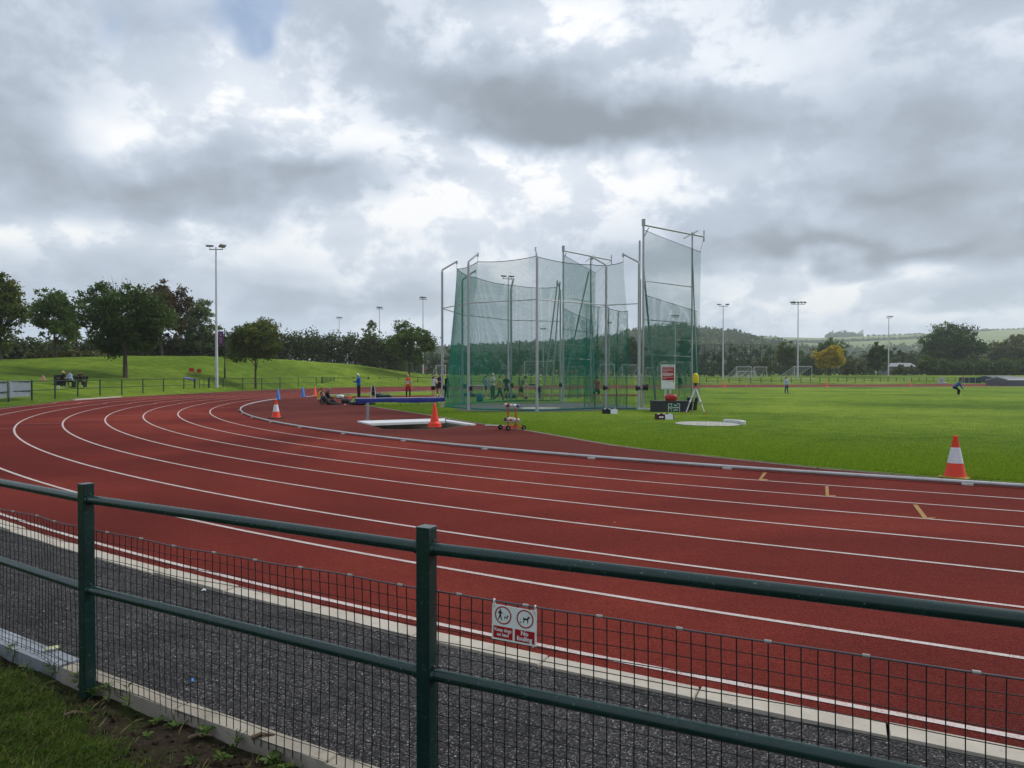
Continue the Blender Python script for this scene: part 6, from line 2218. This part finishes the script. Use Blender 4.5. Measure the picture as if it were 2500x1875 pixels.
def crown_pts(c, r, n_cl, n_lf, rng, clump=.24, shape=1.0, hollow=.45, amp=.28, taper=0.0):
    """a crown of several lobes, each covered with leaf clumps, so that the outline is uneven and sky shows between"""
    n_lob = int(rng.integers(17, 24))
    d = unit(n_lob, rng)
    d[:, 2] = np.abs(d[:, 2]) * np.where(rng.uniform(0, 1, n_lob) < .56, 1, -1)
    lc = d * (rng.uniform(.50, .80, n_lob) * lump(d, rng, 7, amp))[:, None]
    lr = rng.uniform(.26, .42, n_lob)
    lc = np.concatenate([[[0, 0, 0]], lc])
    lr = np.concatenate([[.70], lr])
    if taper:
        lc[:, :2] *= (1 - taper * 1.3 * np.clip(lc[:, 2:], -1, 1))
    w = lr ** 2
    li = rng.choice(len(lr), n_cl, p=w / w.sum())
    dd = unit(n_cl, rng)
    P = lc[li] + dd * (lr[li] * rng.uniform(.55, 1.05, n_cl))[:, None]
    tips = rng.uniform(0, 1, n_cl) < .05                       # leading shoots
    P[tips] = lc[li[tips]] + dd[tips] * (lr[li[tips]] * rng.uniform(1.1, 1.4, tips.sum()))[:, None]
    P = P * np.array(r) + np.array(c)
    tint = np.clip(rng.uniform(0, 1, len(lr))[li] * .45 + rng.uniform(0, 1, n_cl) * .55, 0, 1)
    per = max(1, n_lf // n_cl)
    rc = clump * .72 * np.mean(r) * rng.uniform(.5, 1.2, n_cl)
    q = rng.normal(size=(n_cl, per, 3)) * .55
    L = P[:, None] + q * rc[:, None, None] * np.array([1, 1, .75])
    t = .6 * tint[:, None] + .4 * rng.uniform(0, 1, (n_cl, per))
    return L.reshape(-1, 3), t.ravel(), P
def tree(name, label, px, D, box, pal, leaf=.2, n=6000, base_y=None, trunk_r=.18, taper=.0, group=None, n_cl=None, twigs=0, crown_amp=.28, trunks=1, hollow=.45, z0=None, ryk=.9):
    """box = crown in photo pixels (x0, x1, ytop, ybottom) measured at distance D"""
    rng = np.random.default_rng(int(px * 7 + D))
    leaf, n = leaf * 1.22, int(n * 1.7)
    x0, x1, yt, yb = box
    X = (px - 1250) / F_PX * D
    zb = TZ(X, D) if z0 is None else z0
    if base_y is not None:
        zb = CAM_H + (914.7 - base_y) * D / F_PX
    o = Vector((X, D, zb - .05))
    t = thing(name, label, 'tree', o, 0, group)
    cx = ((x0 + x1) / 2 - 1250) / F_PX * D - X
    rx = (x1 - x0) / 2 / F_PX * D
    zt, zbm = CAM_H + (914.7 - yt) * D / F_PX - o.z, CAM_H + (914.7 - yb) * D / F_PX - o.z
    c = (cx, 0, (zt + zbm) / 2)
    r = (rx * .96, rx * ryk * .92, (zt - zbm) / 2 * .97)
    n_cl = n_cl or max(30, n // 45)
    L, tint, P = crown_pts(c, r, n_cl, n, rng, .22, hollow=hollow, amp=crown_amp, taper=taper)
    V, Fq = leaf_cards(L, leaf, rng)
    mb = MB()
    rr = random.Random(int(px))
    for k in range(trunks):
        ox = (k - (trunks - 1) / 2) * .55
        top = Vector((cx * .6, 0, zbm + (zt - zbm) * .55))
        b0 = Vector((ox, 0, -.15))
        mid = b0.lerp(top, .45) + Vector((rr.uniform(-.1, .1), rr.uniform(-.1, .1), 0))
        mb.tube([b0, b0 + Vector((0, 0, .25)), mid, top], [trunk_r * 1.35, trunk_r, trunk_r * .7, trunk_r * .25], 9)
        sel = rng.choice(len(P), min(10, len(P)), replace=False)
        for i in sel:
            e = Vector(P[i])
            s_ = b0.lerp(top, rr.uniform(.35, .8))
            m_ = s_.lerp(e, .5) + Vector((0, 0, rr.uniform(-.1, .4)))
            mb.tube([s_, m_, e], [trunk_r * .38, trunk_r * .22, trunk_r * .06], 5)
    mb.build('trunk', M_BARK, t)
    link('crown', np_mesh('crown', V, Fq, LF[pal], tint), t)
    if twigs:
        mb = MB()
        for k in range(twigs):
            q = rr.uniform(-2.6, -.6)
            s_ = Vector((cx + r[0] * .8 * math.cos(q) * rr.uniform(.5, 1), rr.uniform(-.5, .5), c[2] + r[2] * rr.uniform(.45, .8)))
            e = s_ + Vector((math.cos(q) * rr.uniform(.1, .7), 0, rr.uniform(.9, 1.9)))
            mb.tube([s_, s_.lerp(e, .5) + Vector((.06, 0, 0)), e], [.03, .02, .006], 4)
        mb.build('bare_twigs', M_BARK, t)
    return t
GB = 'trees on the left bank'
tree('broad_tree', 'dark tree with orange tinge cut by the left picture edge', 0, 74, (-70, 62, 667, 872), 'autumn', .20, 8000, None, .22, .12, GB)
tree('bank_tree', 'loose green tree second from the left picture edge', 136, 82, (66, 192, 705, 856), 'mid', .19, 6500, None, .17, .2, GB)
tree('young_tree', 'slim tree with yellow leaves left of the big round tree', 197, 86, (143, 203, 768, 838), 'gold', .18, 1500, None, .12, 0, GB, hollow=.3)
tree('round_tree', 'largest round dark green tree on the left bank', 306, 70, (186, 426, 684, 880), 'dark', .185, 15000, None, .24, .10, GB, twigs=16)
tree('copper_tree', 'red-brown tree behind the largest round tree', 395, 96, (332, 458, 680, 872), 'copper', .24, 7000, None, .2, .12, GB)
tree('pale_tree', 'pale grey-green tree left of the tall mast', 470, 101, (424, 525, 728, 880), 'light', .24, 5500, None, .2, .25, GB)
tree('lone_tree', 'green tree with a thin trunk right of the purple banner', 624, 83, (562, 700, 770, 892), 'autumn', .175, 8500, None, .14, .22, GB, crown_amp=.34)
tree('lone_tree', 'rounded green tree at the bank end left of the cage', 999, 119, (934, 1060, 786, 892), 'mid', .22, 8000, None, .17, .2, GB, crown_amp=.34)
tree('wispy_tree', 'wispy grey tree rising over the hedge between the masts', 898, 150, (872, 930, 780, 850), 'light', .25, 1300, None, .14, .15, hollow=.2)
def hedge(label, pts, D0, D1, thick, pal, leaf, dens, name='hedge', yb=None):
    """pts = (photo column, top y, bottom y); distance runs D0 -> D1"""
    rng = np.random.default_rng(int(pts[0][0] + D0 * 3))
    leaf, dens = leaf * 1.35, dens * 2.0
    xs = np.array([p[0] for p in pts], float)
    n_m = int(abs(xs[-1] - xs[0]) / F_PX * D0 * dens)
    x = rng.uniform(xs.min(), xs.max(), n_m)
    f = (x - xs[0]) / (xs[-1] - xs[0])
    D = D0 + (D1 - D0) * f + rng.normal(0, thick * .3, n_m)
    yt, ybm = np.interp(x, xs, [p[1] for p in pts]), np.interp(x, xs, [p[2] for p in pts])
    lumpy = 5 * np.sin(x * .13) + 4 * np.sin(x * .31 + 1) + 2.5 * np.sin(x * .83)
    v = rng.uniform(0, 1, n_m) ** .7
    y = ybm + 9 + (yt + lumpy - ybm - 9) * v
    X = (x - 1250) / F_PX * D
    Z = CAM_H + (914.7 - y) * D / F_PX
    X0 = float((xs.mean() - 1250) / F_PX * (D0 + D1) / 2)
    o = Vector((X0, (D0 + D1) / 2, TZ(X0, (D0 + D1) / 2)))
    per = 14
    q = rng.normal(size=(n_m, per, 3)) * .55 * thick * .32
    C = (np.stack([X, D, Z], 1)[:, None] + q).reshape(-1, 3) - np.array(o)
    V, Fq = leaf_cards(C, leaf, rng)
    t = np.repeat(rng.uniform(0, 1, n_m), per) * .6 + rng.uniform(0, 1, n_m * per) * .4
    th = thing(name, label, 'hedge', o)
    link('foliage', np_mesh('foliage', V, Fq, LF[pal], t), th)
    mb = MB()
    rr = random.Random(int(D0))
    for k in range(14):
        i = rr.randrange(n_m)
        b = Vector((X[i], D[i], TZ(X[i], D[i]) - .1)) - o
        mb.tube([b, b + Vector((rr.uniform(-.3, .3), 0, 1.8))], [.06, .02], 5)
    mb.build('stems', M_BARK, th)
    return th
hedge('dark hedge along the crest behind the left bank trees', [(-60, 838, 890), (120, 842, 884), (300, 835, 880), (430, 835, 878), (560, 828, 880)], 90, 104, 3.0, 'hedge', .26, 26)
hedge('long brownish green hedge along the bank crest left of the cage', [(540, 832, 882), (640, 828, 882), (760, 824, 884), (860, 828, 894), (930, 830, 906), (985, 845, 912)], 112, 134, 3.2, 'hedge', .26, 34)
hedge('low scrubby bush row on the crest behind the bench', [(60, 868, 884), (150, 862, 882), (230, 866, 880), (270, 860, 878)], 84, 90, 1.2, 'olive', .18, 22, 'bush_row')
GR = 'trees beyond the right straight'
tree('conifer_tree', 'narrow dark tree behind the five-lamp mast', 1922, 200, (1893, 1952, 822, 918), 'autumn', .36, 3000, None, .22, .25, GR)
tree('wide_tree', 'olive green tree rising behind the golden tree', 2026, 236, (1988, 2066, 818, 905), 'mid', .42, 3000, None, .25, .1, GR)
tree('golden_tree', 'golden yellow tree beyond the right straight', 2025, 172, (1984, 2068, 842, 902), 'gold', .30, 5000, None, .16, .05, GR, trunks=2, hollow=.35)
tree('slender_tree', 'dark green tree with a pale trunk left of the slim mast', 2143, 176, (2110, 2176, 831, 906), 'dark', .32, 3800, None, .16, .25, GR)
tree('great_tree', 'biggest dark tree at the right, rising above the hills', 2330, 225, (2240, 2410, 788, 912), 'dark', .44, 11000, None, .35, .1, GR, crown_amp=.34)
tree('edge_tree', 'olive tree at the right picture edge', 2470, 232, (2408, 2560, 818, 915), 'olive', .46, 7000, None, .3, .1, GR)
tree('cage_tree', 'dark tree behind the front right cage post', 1545, 212, (1518, 1572, 806, 915), 'dark', .40, 3200, None, .22, .15, GR)
tree('cage_tree', 'dark tree seen through the cage gate net', 1672, 215, (1640, 1710, 816, 915), 'dark', .42, 3600, None, .22, .15, GR)
def bush(label, px, D, box, pal, leaf, n, group=None):
    return tree('bush', label, px, D, box, pal, leaf, n, None, .10, 0, group, hollow=.5)
bush('grey-brown bush right of the golden tree', 2082, 178, (2046, 2118, 872, 917), 'olive', .30, 2200)
bush('olive bush right of the slim mast', 2205, 180, (2176, 2232, 888, 919), 'olive', .30, 1500)
bush('bright green shrub below the biggest dark tree', 2262, 182, (2226, 2300, 868, 920), 'mid', .32, 2400)
bush('dark bush left of the golden tree', 1975, 182, (1956, 1996, 880, 918), 'hedge', .30, 1300)
bush('yellow-green shrub behind the ball-stop fence', 1864, 176, (1838, 1890, 866, 918), 'olive', .28, 1500)
hedge('dark clipped hedge with yellow flecks along the far right edge', [(2280, 888, 920), (2360, 890, 920), (2440, 888, 920), (2560, 884, 918)], 182, 190, 2.6, 'dark', .34, 30)
# woodland masses behind the pitches
def wood(name, label, items, pal, leaf, per, squash=.9):
    Vs, Fs, Ts, off = [], [], [], 0
    rng = np.random.default_rng(int(items[0][0]) + len(items))
    for x, D, yt, wpx in items:
        X = (x - 1250) / F_PX * D
        zt = CAM_H + (914.7 - yt) * D / F_PX
        zb = 1.0
        r = (wpx / 2 / F_PX * D, wpx / 2 / F_PX * D * .8, (zt - zb) / 2)
        L, t, P = crown_pts((X, D, (zt + zb) / 2), r, max(14, per // 22), per, rng, .25, hollow=.5, amp=.32)
        V, Fq = leaf_cards(L, leaf, rng)
        Vs.append(V); Fs.append(Fq + off); off += len(V); Ts.append(np.clip(t * .8 + rng.uniform(-.12, .2), 0, 1))
    o = link(name, np_mesh(name, np.concatenate(Vs), np.concatenate(Fs), LF[pal], np.concatenate(Ts)))
    tag(o, label, 'woodland', kind='stuff')
    return o
wr = random.Random(21)
TOPL = [(930, 850), (1000, 848), (1060, 843), (1150, 848), (1250, 842), (1350, 846), (1430, 842), (1500, 838), (1600, 846), (1700, 842), (1760, 838), (1850, 842), (1950, 846), (2050, 850), (2150, 846), (2250, 850), (2350, 855), (2500, 850), (2700, 850)]
items = []
x = 925.
while x < 2640:
    w = wr.uniform(34, 62)
    items.append((x, wr.uniform(235, 275), lerp_tab(x, TOPL) + wr.uniform(-7, 12), w))
    if wr.random() < .8:
        items.append((x + wr.uniform(-15, 15), wr.uniform(215, 232), lerp_tab(x, TOPL) + wr.uniform(14, 36), w * .8))
    x += w * .42
wood('woodland_belt', 'continuous belt of woodland behind the pitches', items, 'far', .62, 620)
items = [(x_, 190 + wr.uniform(0, 20), wr.uniform(884, 900), wr.uniform(26, 44)) for x_ in np.arange(990, 2560, 19)]
wood('scrub_belt', 'low dark scrub at the foot of the woodland belt', items, 'hedge', .45, 260)

# ================================================================== hills
def mat_fields():
    m, nt, out = nmat('hill fields')
    N = NT(nt)
    p = N.pos()
    mp = N.n('ShaderNodeMapping')
    mp.inputs['Scale'].default_value = (.0032, .0016, .0032)
    N.l(p, mp.inputs['Vector'])
    vo = N.n('ShaderNodeTexVoronoi')
    vo.inputs['Scale'].default_value = 1.0
    N.l(mp.outputs[0], vo.inputs['Vector'])
    sc_ = N.n('ShaderNodeSeparateColor')
    N.l(vo.outputs['Color'], sc_.inputs[0])
    c = N.ramp(sc_.outputs[0], [(0, (.12, .17, .045)), (.35, (.16, .21, .06)), (.65, (.20, .24, .08)), (1, (.25, .255, .11))])
    c = N.mix(.5, c, N.ramp(N.noise(p, .02, 5, .6), [(.3, (.75,) * 3), (.7, (1.2,) * 3)]), 'MULTIPLY')
    N.bsdf(c, .9, 0, .1, None, out)
    return m
M_FIELDS = mat_fields()
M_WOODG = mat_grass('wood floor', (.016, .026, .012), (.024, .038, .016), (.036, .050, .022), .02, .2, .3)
def hill(name, tab, Db, Dt, m, zb=3.0, nx_=160, ny=26):
    xs = np.linspace(tab[0][0], tab[-1][0], nx_)
    tt = np.linspace(0, 1.35, ny)
    V = np.zeros((nx_, ny, 3))
    for i, x in enumerate(xs):
        zt = CAM_H + (914.7 - lerp_tab(x, tab)) * Dt / F_PX
        for j, t in enumerate(tt):
            D = Db + (Dt - Db) * t
            k = min(t, 1.0)
            z = zb + (zt - zb) * (k * k * (3 - 2 * k) * .6 + k * .4) - max(0, t - 1) * 60
            V[i, j] = ((x - 1250) / F_PX * D, D, z)
    idx = np.arange(nx_ * ny).reshape(nx_, ny)
    Fq = np.stack([idx[:-1, :-1], idx[1:, :-1], idx[1:, 1:], idx[:-1, 1:]], -1).reshape(-1, 4)
    o = link(name, np_mesh(name, V.reshape(-1, 3), Fq, m, smooth=True))
    o['kind'] = 'structure'
    return V, tt
HB = [(900, 850), (1300, 845), (1500, 836), (1700, 823), (1873, 823.5), (2000, 826), (2120, 822), (2224, 818), (2387, 808), (2500, 805), (2900, 800)]
VB, _ = hill('field_hill', HB, 700, 1900, M_FIELDS)
HA = [(900, 880), (1050, 862), (1300, 850), (1430, 843), (1500, 832), (1560, 818), (1610, 807), (1651, 803), (1700, 814), (1772, 819), (1850, 836), (1950, 856), (2050, 876)]
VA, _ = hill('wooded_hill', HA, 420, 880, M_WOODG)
def scatter_wood(name, label, P, leaf, per, r0, pal='far', seed=1):
    rng = np.random.default_rng(seed)
    n = len(P)
    R_ = rng.uniform(.7, 1.3, n) * r0
    q = unit(n * per, rng).reshape(n, per, 3) * rng.uniform(.55, 1, (n, per, 1))
    L = np.asarray(P)[:, None] + q * R_[:, None, None] * np.array([1, 1, .95]) + np.array([0, 0, .55]) * R_[:, None, None]
    V, Fq = leaf_cards(L.reshape(-1, 3), leaf, rng)
    t = np.repeat(rng.uniform(0, 1, n), per) * .7 + rng.uniform(0, 1, n * per) * .3
    o = link(name, np_mesh(name, V, Fq, LF[pal], t))
    return tag(o, label, 'woodland', kind='stuff')
rg = np.random.default_rng(5)
flatA = VA[:, 8:21].reshape(-1, 3)
sel = rg.integers(0, len(flatA), 1700)
P = flatA[sel] + rg.normal(0, 1, (1700, 3)) * np.array([4, 8, .6])
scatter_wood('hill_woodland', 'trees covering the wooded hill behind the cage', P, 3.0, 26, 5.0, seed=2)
# woods and hedgerows over the fields
P = []
def line_on_hill(x0, y0, x1, y1, n, jit=1.0):
    """row of trees along the field hill between photo columns, t = position up the slope"""
    for k in range(n):
        f = (k + rg.uniform(-.3, .3)) / n
        i = (x0 + (x1 - x0) * f - HB[0][0]) / (HB[-1][0] - HB[0][0]) * (VB.shape[0] - 1)
        j = (y0 + (y1 - y0) * f) / 1.35 * (VB.shape[1] - 1)
        i, j = int(np.clip(i, 0, VB.shape[0] - 1)), np.clip(j, 0, VB.shape[1] - 2)
        a, b = VB[i, int(j)], VB[i, int(j) + 1]
        P.append(a + (b - a) * (j - int(j)) + rg.normal(0, jit, 3) * np.array([1, 1, .1]))
for a in ((1690, .99, 1900, 1.0, 110, 1.5), (2120, .99, 2260, 1.0, 90, 1.5), (2390, .995, 2560, 1.0, 110, 1.5), (2230, .66, 2420, .84, 130, 2.), (1900, .62, 2230, .66, 200, 2.)):
    line_on_hill(*a)
P = np.array(P)
scatter_wood('hedgerow_trees', 'hedgerow trees lining the distant hill fields', P, 2.6, 26, 3.6, seed=3)
P = []
for k in range(34):
    line_on_hill(2036 + k * 2.0, 1.0, 2037 + k * 2.0, 1.0, 2, 4.0)
scatter_wood('hilltop_clump', 'dark clump of trees on the distant hill skyline', np.array(P) + rg.normal(0, 1, (len(P), 3)) * np.array([3, 8, 3.0]), 4.4, 36, 8.0, seed=4)
P = []
for k in range(420):
    x = rg.uniform(1650, 2560)
    line_on_hill(x, rg.uniform(.06, .34), x + 1, .3, 1, 5.0)
scatter_wood('slope_woodland', 'woods along the foot of the distant fields', np.array(P), 5.0, 60, 11.0, seed=6)
# low building roof among the trees
M_ROOF = paint('grey sheet roof', (.16, .17, .18), .6)
D = 205
X = (2203 - 1250) / F_PX * D
t = thing('low_building', 'low building with a pale grey roof glimpsed between the right trees', 'building', (X, D, TZ(X, D)))
mb = MB(); mb.box((0, 3, 1.2), (7.5, 6, 2.4), 0); mb.build('wall', M_ROOF, t)
mb = MB(); mb.add([(-4, -.4, 2.4), (4, -.4, 2.4), (4, 3, 3.5), (-4, 3, 3.5), (-4, 6.4, 2.4), (4, 6.4, 2.4)], [(0, 1, 2, 3), (3, 2, 5, 4)]); mb.build('roof', M_ROOF, t)
mb = MB(); mb.box((-1, -.02, 1.3), (1.6, .08, 1.1), 0); mb.build('window', M_GLASSL, t)

# ================================================================== grass blades and weeds
def blades(name, label, XY, z, h, w, pal, rng, lean=.5):
    n = len(XY)
    q = rng.uniform(0, 2 * PI, n)
    hh = h * rng.uniform(.5, 1.3, n)
    dxy = np.stack([np.cos(q), np.sin(q)], 1)
    side = np.stack([-dxy[:, 1], dxy[:, 0]], 1) * (w * rng.uniform(.6, 1.3, n))[:, None]
    ln = dxy * (hh * lean * rng.uniform(.2, 1.2, n))[:, None]
    Z = z if not np.isscalar(z) else np.full(n, z)
    b = np.concatenate([XY, Z[:, None]], 1)
    def up(p, k):
        return np.concatenate([p, (Z + k)[:, None]], 1)
    V = np.stack([up(XY - side, -.004), up(XY + side, -.004), up(XY + side * .7 + ln * .4, hh * .6), up(XY + ln, hh)], 1).reshape(-1, 3)
    idx = np.arange(n * 4).reshape(n, 4)
    o = link(name, np_mesh(name, V, idx, LF[pal], rng.uniform(0, 1, n)))
    return tag(o, label, 'grass', kind='stuff')
LF['turf'] = mat_leaf('blade turf', [(.085, .150, .010), (.130, .215, .014), (.180, .270, .022), (.25, .33, .04)], .35)
LF['rough'] = mat_leaf('blade rough', [(.036, .066, .012), (.060, .105, .018), (.095, .145, .028), (.17, .17, .06)], .3)
LF['weed'] = mat_leaf('leaf weed', [(.035, .070, .014), (.060, .110, .020), (.090, .145, .030), (.15, .16, .05)], .3)
rng = np.random.default_rng(9)
# infield: denser near the camera, all the way along the turf edge
pts = []
for n in (220000,):
    x = rng.uniform(870, 2560, n)
    edge = np.interp(x, [p[0] for p in GRASS_PX[:16]][::-1], [p[1] for p in GRASS_PX[:16]][::-1])
    y = edge - rng.exponential(52, n) * np.clip((edge - 960) / 170, .12, 1)
    ok = y > 966 + rng.exponential(7, n)
    x, y = x[ok], y[ok]
    Y = F_PX * CAM_H / (y - 914.7)
    pts.append(np.stack([(x - 1250) / F_PX * Y, Y], 1))
pts = np.concatenate(pts)
blades('turf_blades', 'mown grass blades of the infield', pts, .018, .035, .006, 'turf', rng)
# verge by the fence
def verge_pts(n, rlo, rhi, p=1.0, b0=-.06, b1=.2):
    b = rng.uniform(b0, b1, n)
    r = R0 + rlo + (rhi - rlo) * rng.uniform(0, 1, n) ** p
    out = np.zeros((n, 2))
    for i in range(n):
        out[i] = ring(r[i], ('b', b[i]) if b[i] >= 0 else ('n', -b[i] * 47))
    return out, r - R0
def patchy(P, sc, thr, seed):
    a = np.sin(P[:, 0] * sc + seed) + np.sin(P[:, 1] * sc * 1.3 + seed * 2) + np.sin((P[:, 0] + P[:, 1]) * sc * .7 + seed * 3)
    return P[a > thr]
def vsel(P, r, sc, thr, seed):
    a = np.sin(P[:, 0] * sc + seed) + np.sin(P[:, 1] * sc * 1.3 + seed * 2) + np.sin((P[:, 0] + P[:, 1]) * sc * .7 + seed * 3) + rng.normal(0, .5, len(P))
    k = a > thr
    return P[k], r[k]
def sow(n, lo, hi, p, sc, thr, seed, name, label, h, w, pal, lean, b0=.055, b1=.25):
    P, r = vsel(*verge_pts(n, lo, hi, p, b0, b1), sc, thr, seed)
    z = VZ(P[:, 0], P[:, 1], r)
    return blades(name, label, P, z, h, w, pal, rng, lean)
LF['straw'] = mat_leaf('dead stems', [(.10, .08, .04), (.16, .13, .07), (.22, .18, .10), (.12, .13, .04)], .2)
Pg, rg_ = verge_pts(120000, 11.57, 12.5, .9, .015, .135)
bg_ = np.arctan2(-((Pg[:, 0] - 21.087) * TD[0] + (Pg[:, 1] - 45.09) * TD[1]), -((Pg[:, 0] - 21.087) * TNv[0] + (Pg[:, 1] - 45.09) * TNv[1]))
lim = 11.64 + np.clip((.082 - bg_) * 11, 0, .6) + .05 * np.sin(Pg[:, 0] * 9 + 1) * np.sin(Pg[:, 1] * 11) + rng.normal(0, .05, len(Pg))
kk_ = rg_ > lim
Pg, rg_ = Pg[kk_], rg_[kk_]
blades('verge_grass', 'short rough grass on the verge at the lower left corner', Pg, VZ(Pg[:, 0], Pg[:, 1], rg_), .024, .0016, 'rough', rng, 1.2)
sow(5000, 11.55, 12.3, 1.0, 9., .6, 4., 'verge_tufts', 'sparse tufts along the bare soil under the fence', .030, .0020, 'rough', 1.0, .015, .135)
sow(1600, 11.55, 12.4, .8, 6., .2, 2., 'dead_stems', 'dead straw-coloured stems on the verge', .035, .0012, 'straw', 2.2, .015, .135)
mb = MB()
rr = random.Random(77)
for k in range(1500):
    b = rr.uniform(.015, .14)
    r_ = 11.55 + .8 * rr.random() ** 1.3
    x, y = ring(R0 + r_, ('b', b))
    s_ = rr.uniform(.003, .013) * (1 if rr.random() < .8 else 1.6)
    mb.ellipsoid((x, y, float(VZ(np.array([x]), np.array([y]), np.array([r_]))[0]) + s_ * .3), (s_, s_ * rr.uniform(.6, 1), s_ * rr.uniform(.45, .8)), 6, 4)
tag(mb.build('soil_crumbs', M_FORE), 'loose crumbs of soil on the verge', 'soil', kind='stuff')
# broad-leaved weeds at the fence foot
def weed(px, py, r, nleaf, label, tall=0.0, pal='weed'):
    p = G(px, py)
    r, tall = r * .72, tall * .8
    rr = random.Random(int(px * 3 + py))
    z = TZ(p.x, p.y) - .012
    t = thing('weed', label, 'weed', (p.x, p.y, z), 0, 'weeds at the fence foot')
    lv = MB()
    for k in range(nleaf):
        q = rr.uniform(0, 2 * PI)
        l = r * rr.uniform(.55, 1.1)
        zz = tall * rr.uniform(.05, 1)
        w = l * rr.uniform(.28, .42)
        u, s_ = Vector((math.cos(q), math.sin(q), 0)), Vector((-math.sin(q), math.cos(q), 0))
        b = u * rr.uniform(0, .3) * r + Vector((0, 0, zz))
        up = rr.uniform(.2, .8) * l
        pts_ = [b, b + u * l * .35 + s_ * w * .8 + Vector((0, 0, up * .5)), b + u * l * .75 + s_ * w * .6 + Vector((0, 0, up * .8)), b + u * l + Vector((0, 0, up * .6)),
                b + u * l * .75 - s_ * w * .6 + Vector((0, 0, up * .8)), b + u * l * .35 - s_ * w * .8 + Vector((0, 0, up * .5)), b + u * l * .5 + Vector((0, 0, up * .45))]
        lv.add(pts_, [(0, 1, 6), (1, 2, 6), (2, 3, 6), (3, 4, 6), (4, 5, 6), (5, 0, 6)])
    me = lv.mesh('leaves', LF[pal])
    a = me.attributes.new('tint', 'FLOAT', 'FACE')
    tv = []
    for k in range(nleaf):
        tv += [rr.uniform(.1, 1)] * 6
    a.data.foreach_set('value', tv)
    link('leaves', me, t)
    if tall:
        mb = MB(); mb.tube([(0, 0, 0), (.01, .01, tall * .5), (.0, .02, tall)], [.004, .003, .0015], 5)
        for k in range(5):
            h = tall * rr.uniform(.4, .95); q = rr.uniform(0, 6)
            mb.tube([(0, 0, h), (.05 * math.cos(q), .05 * math.sin(q), h + .04)], .0015, 4)
        mb.build('stem', LF['rough'], t)
wl = [(30, 1600, .05, 9, 'weed tuft beside the channel cover at the left edge', .14), (125, 1640, .05, 14, 'leafy weed left of the left fence post', .10), (222, 1690, .06, 18, 'broad weed at the foot of the left fence post', .06),
      (262, 1705, .05, 16, 'yellowing weed just right of the left fence post', .12), (310, 1725, .05, 14, 'tall yellowing weed by the edging right of the post', .18), (385, 1750, .05, 12, 'small weed against the edging, nearer the post', .0),
      (425, 1768, .055, 18, 'green rosette weed against the edging, farther from the post', .0), (500, 1790, .06, 20, 'vivid green weed by the edging slab joint', .03), (575, 1812, .05, 12, 'small upright weed by the edging near the bottom', .06),
      (660, 1850, .06, 22, 'spreading clover weed at the bottom of the picture', .0), (545, 1845, .06, 16, 'brownish weed on the soil at the bottom', .03), (360, 1790, .05, 10, 'low weed on the bare soil middle', .0), (470, 1850, .05, 12, 'low weed among soil left of the brownish one', .02),
      (190, 1660, .05, 14, 'ragged weed leaning on the left fence post', .12), (60, 1640, .04, 8, 'small dry weed in the soil near the left edge', .08), (700, 1870, .05, 12, 'weed at the bottom edge by the edging', .0)]
for a in wl:
    weed(*a)
M_TWIG = paint('dry twig', (.10, .07, .045), .9)
for k, (x, y, lab) in enumerate(((485, 1800, 'grey driftwood-like stub beside the vivid green weed'), (640, 1820, 'small brown twig on the edging slab'), (180, 1738, 'brown dead leaf on the verge grass'))):
    p = G(x, y)
    t = thing('dead_twig', lab, 'twig', (p.x, p.y, TZ(p.x, p.y) + (.045 if 'edging' in lab else -.005)))
    mb = MB(); mb.tube([(-.05, 0, 0), (-.01, .015, .012), (.05, .03, .0)], [.012, .010, .003], 6); mb.tube([(-.01, .015, .012), (.02, -.02, .02)], [.005, .002], 5); mb.build('stick', M_TWIG, t)
# pebbles and grit on the path
mb = MB()
rr = random.Random(31)
for k in range(420):
    b = rr.uniform(-.05, .4)
    x, y = ring(R0 + rr.uniform(10.08, 11.32), ('b', b) if b >= 0 else ('n', -b * 46))
    s_ = rr.uniform(.0025, .0075)
    mb.ellipsoid((x, y, -.006 + s_ * .4), (s_, s_ * rr.uniform(.6, 1), s_ * .6), 6, 4)
tag(mb.build('path_grit', paint('pale grit', (.32, .31, .30), .8)), 'loose pale grit on the tarmac path', 'grit', kind='stuff')

# ================================================================== haze
hz, nt, out = nmat('haze air')
pv = nt.nodes.new('ShaderNodeVolumePrincipled')
pv.inputs['Color'].default_value = (.86, .92, 1.0, 1)
pv.inputs['Density'].default_value = 0.00026
pv.inputs['Anisotropy'].default_value = 0.2
nt.links.new(pv.outputs[0], out.inputs['Volume'])
mb = MB()
mb.box((0, 1000, 110), (7000, 5600, 226), 0)
tag(mb.build('haze', hz), kind='stuff')
print('people', PEOPLE_N[0])
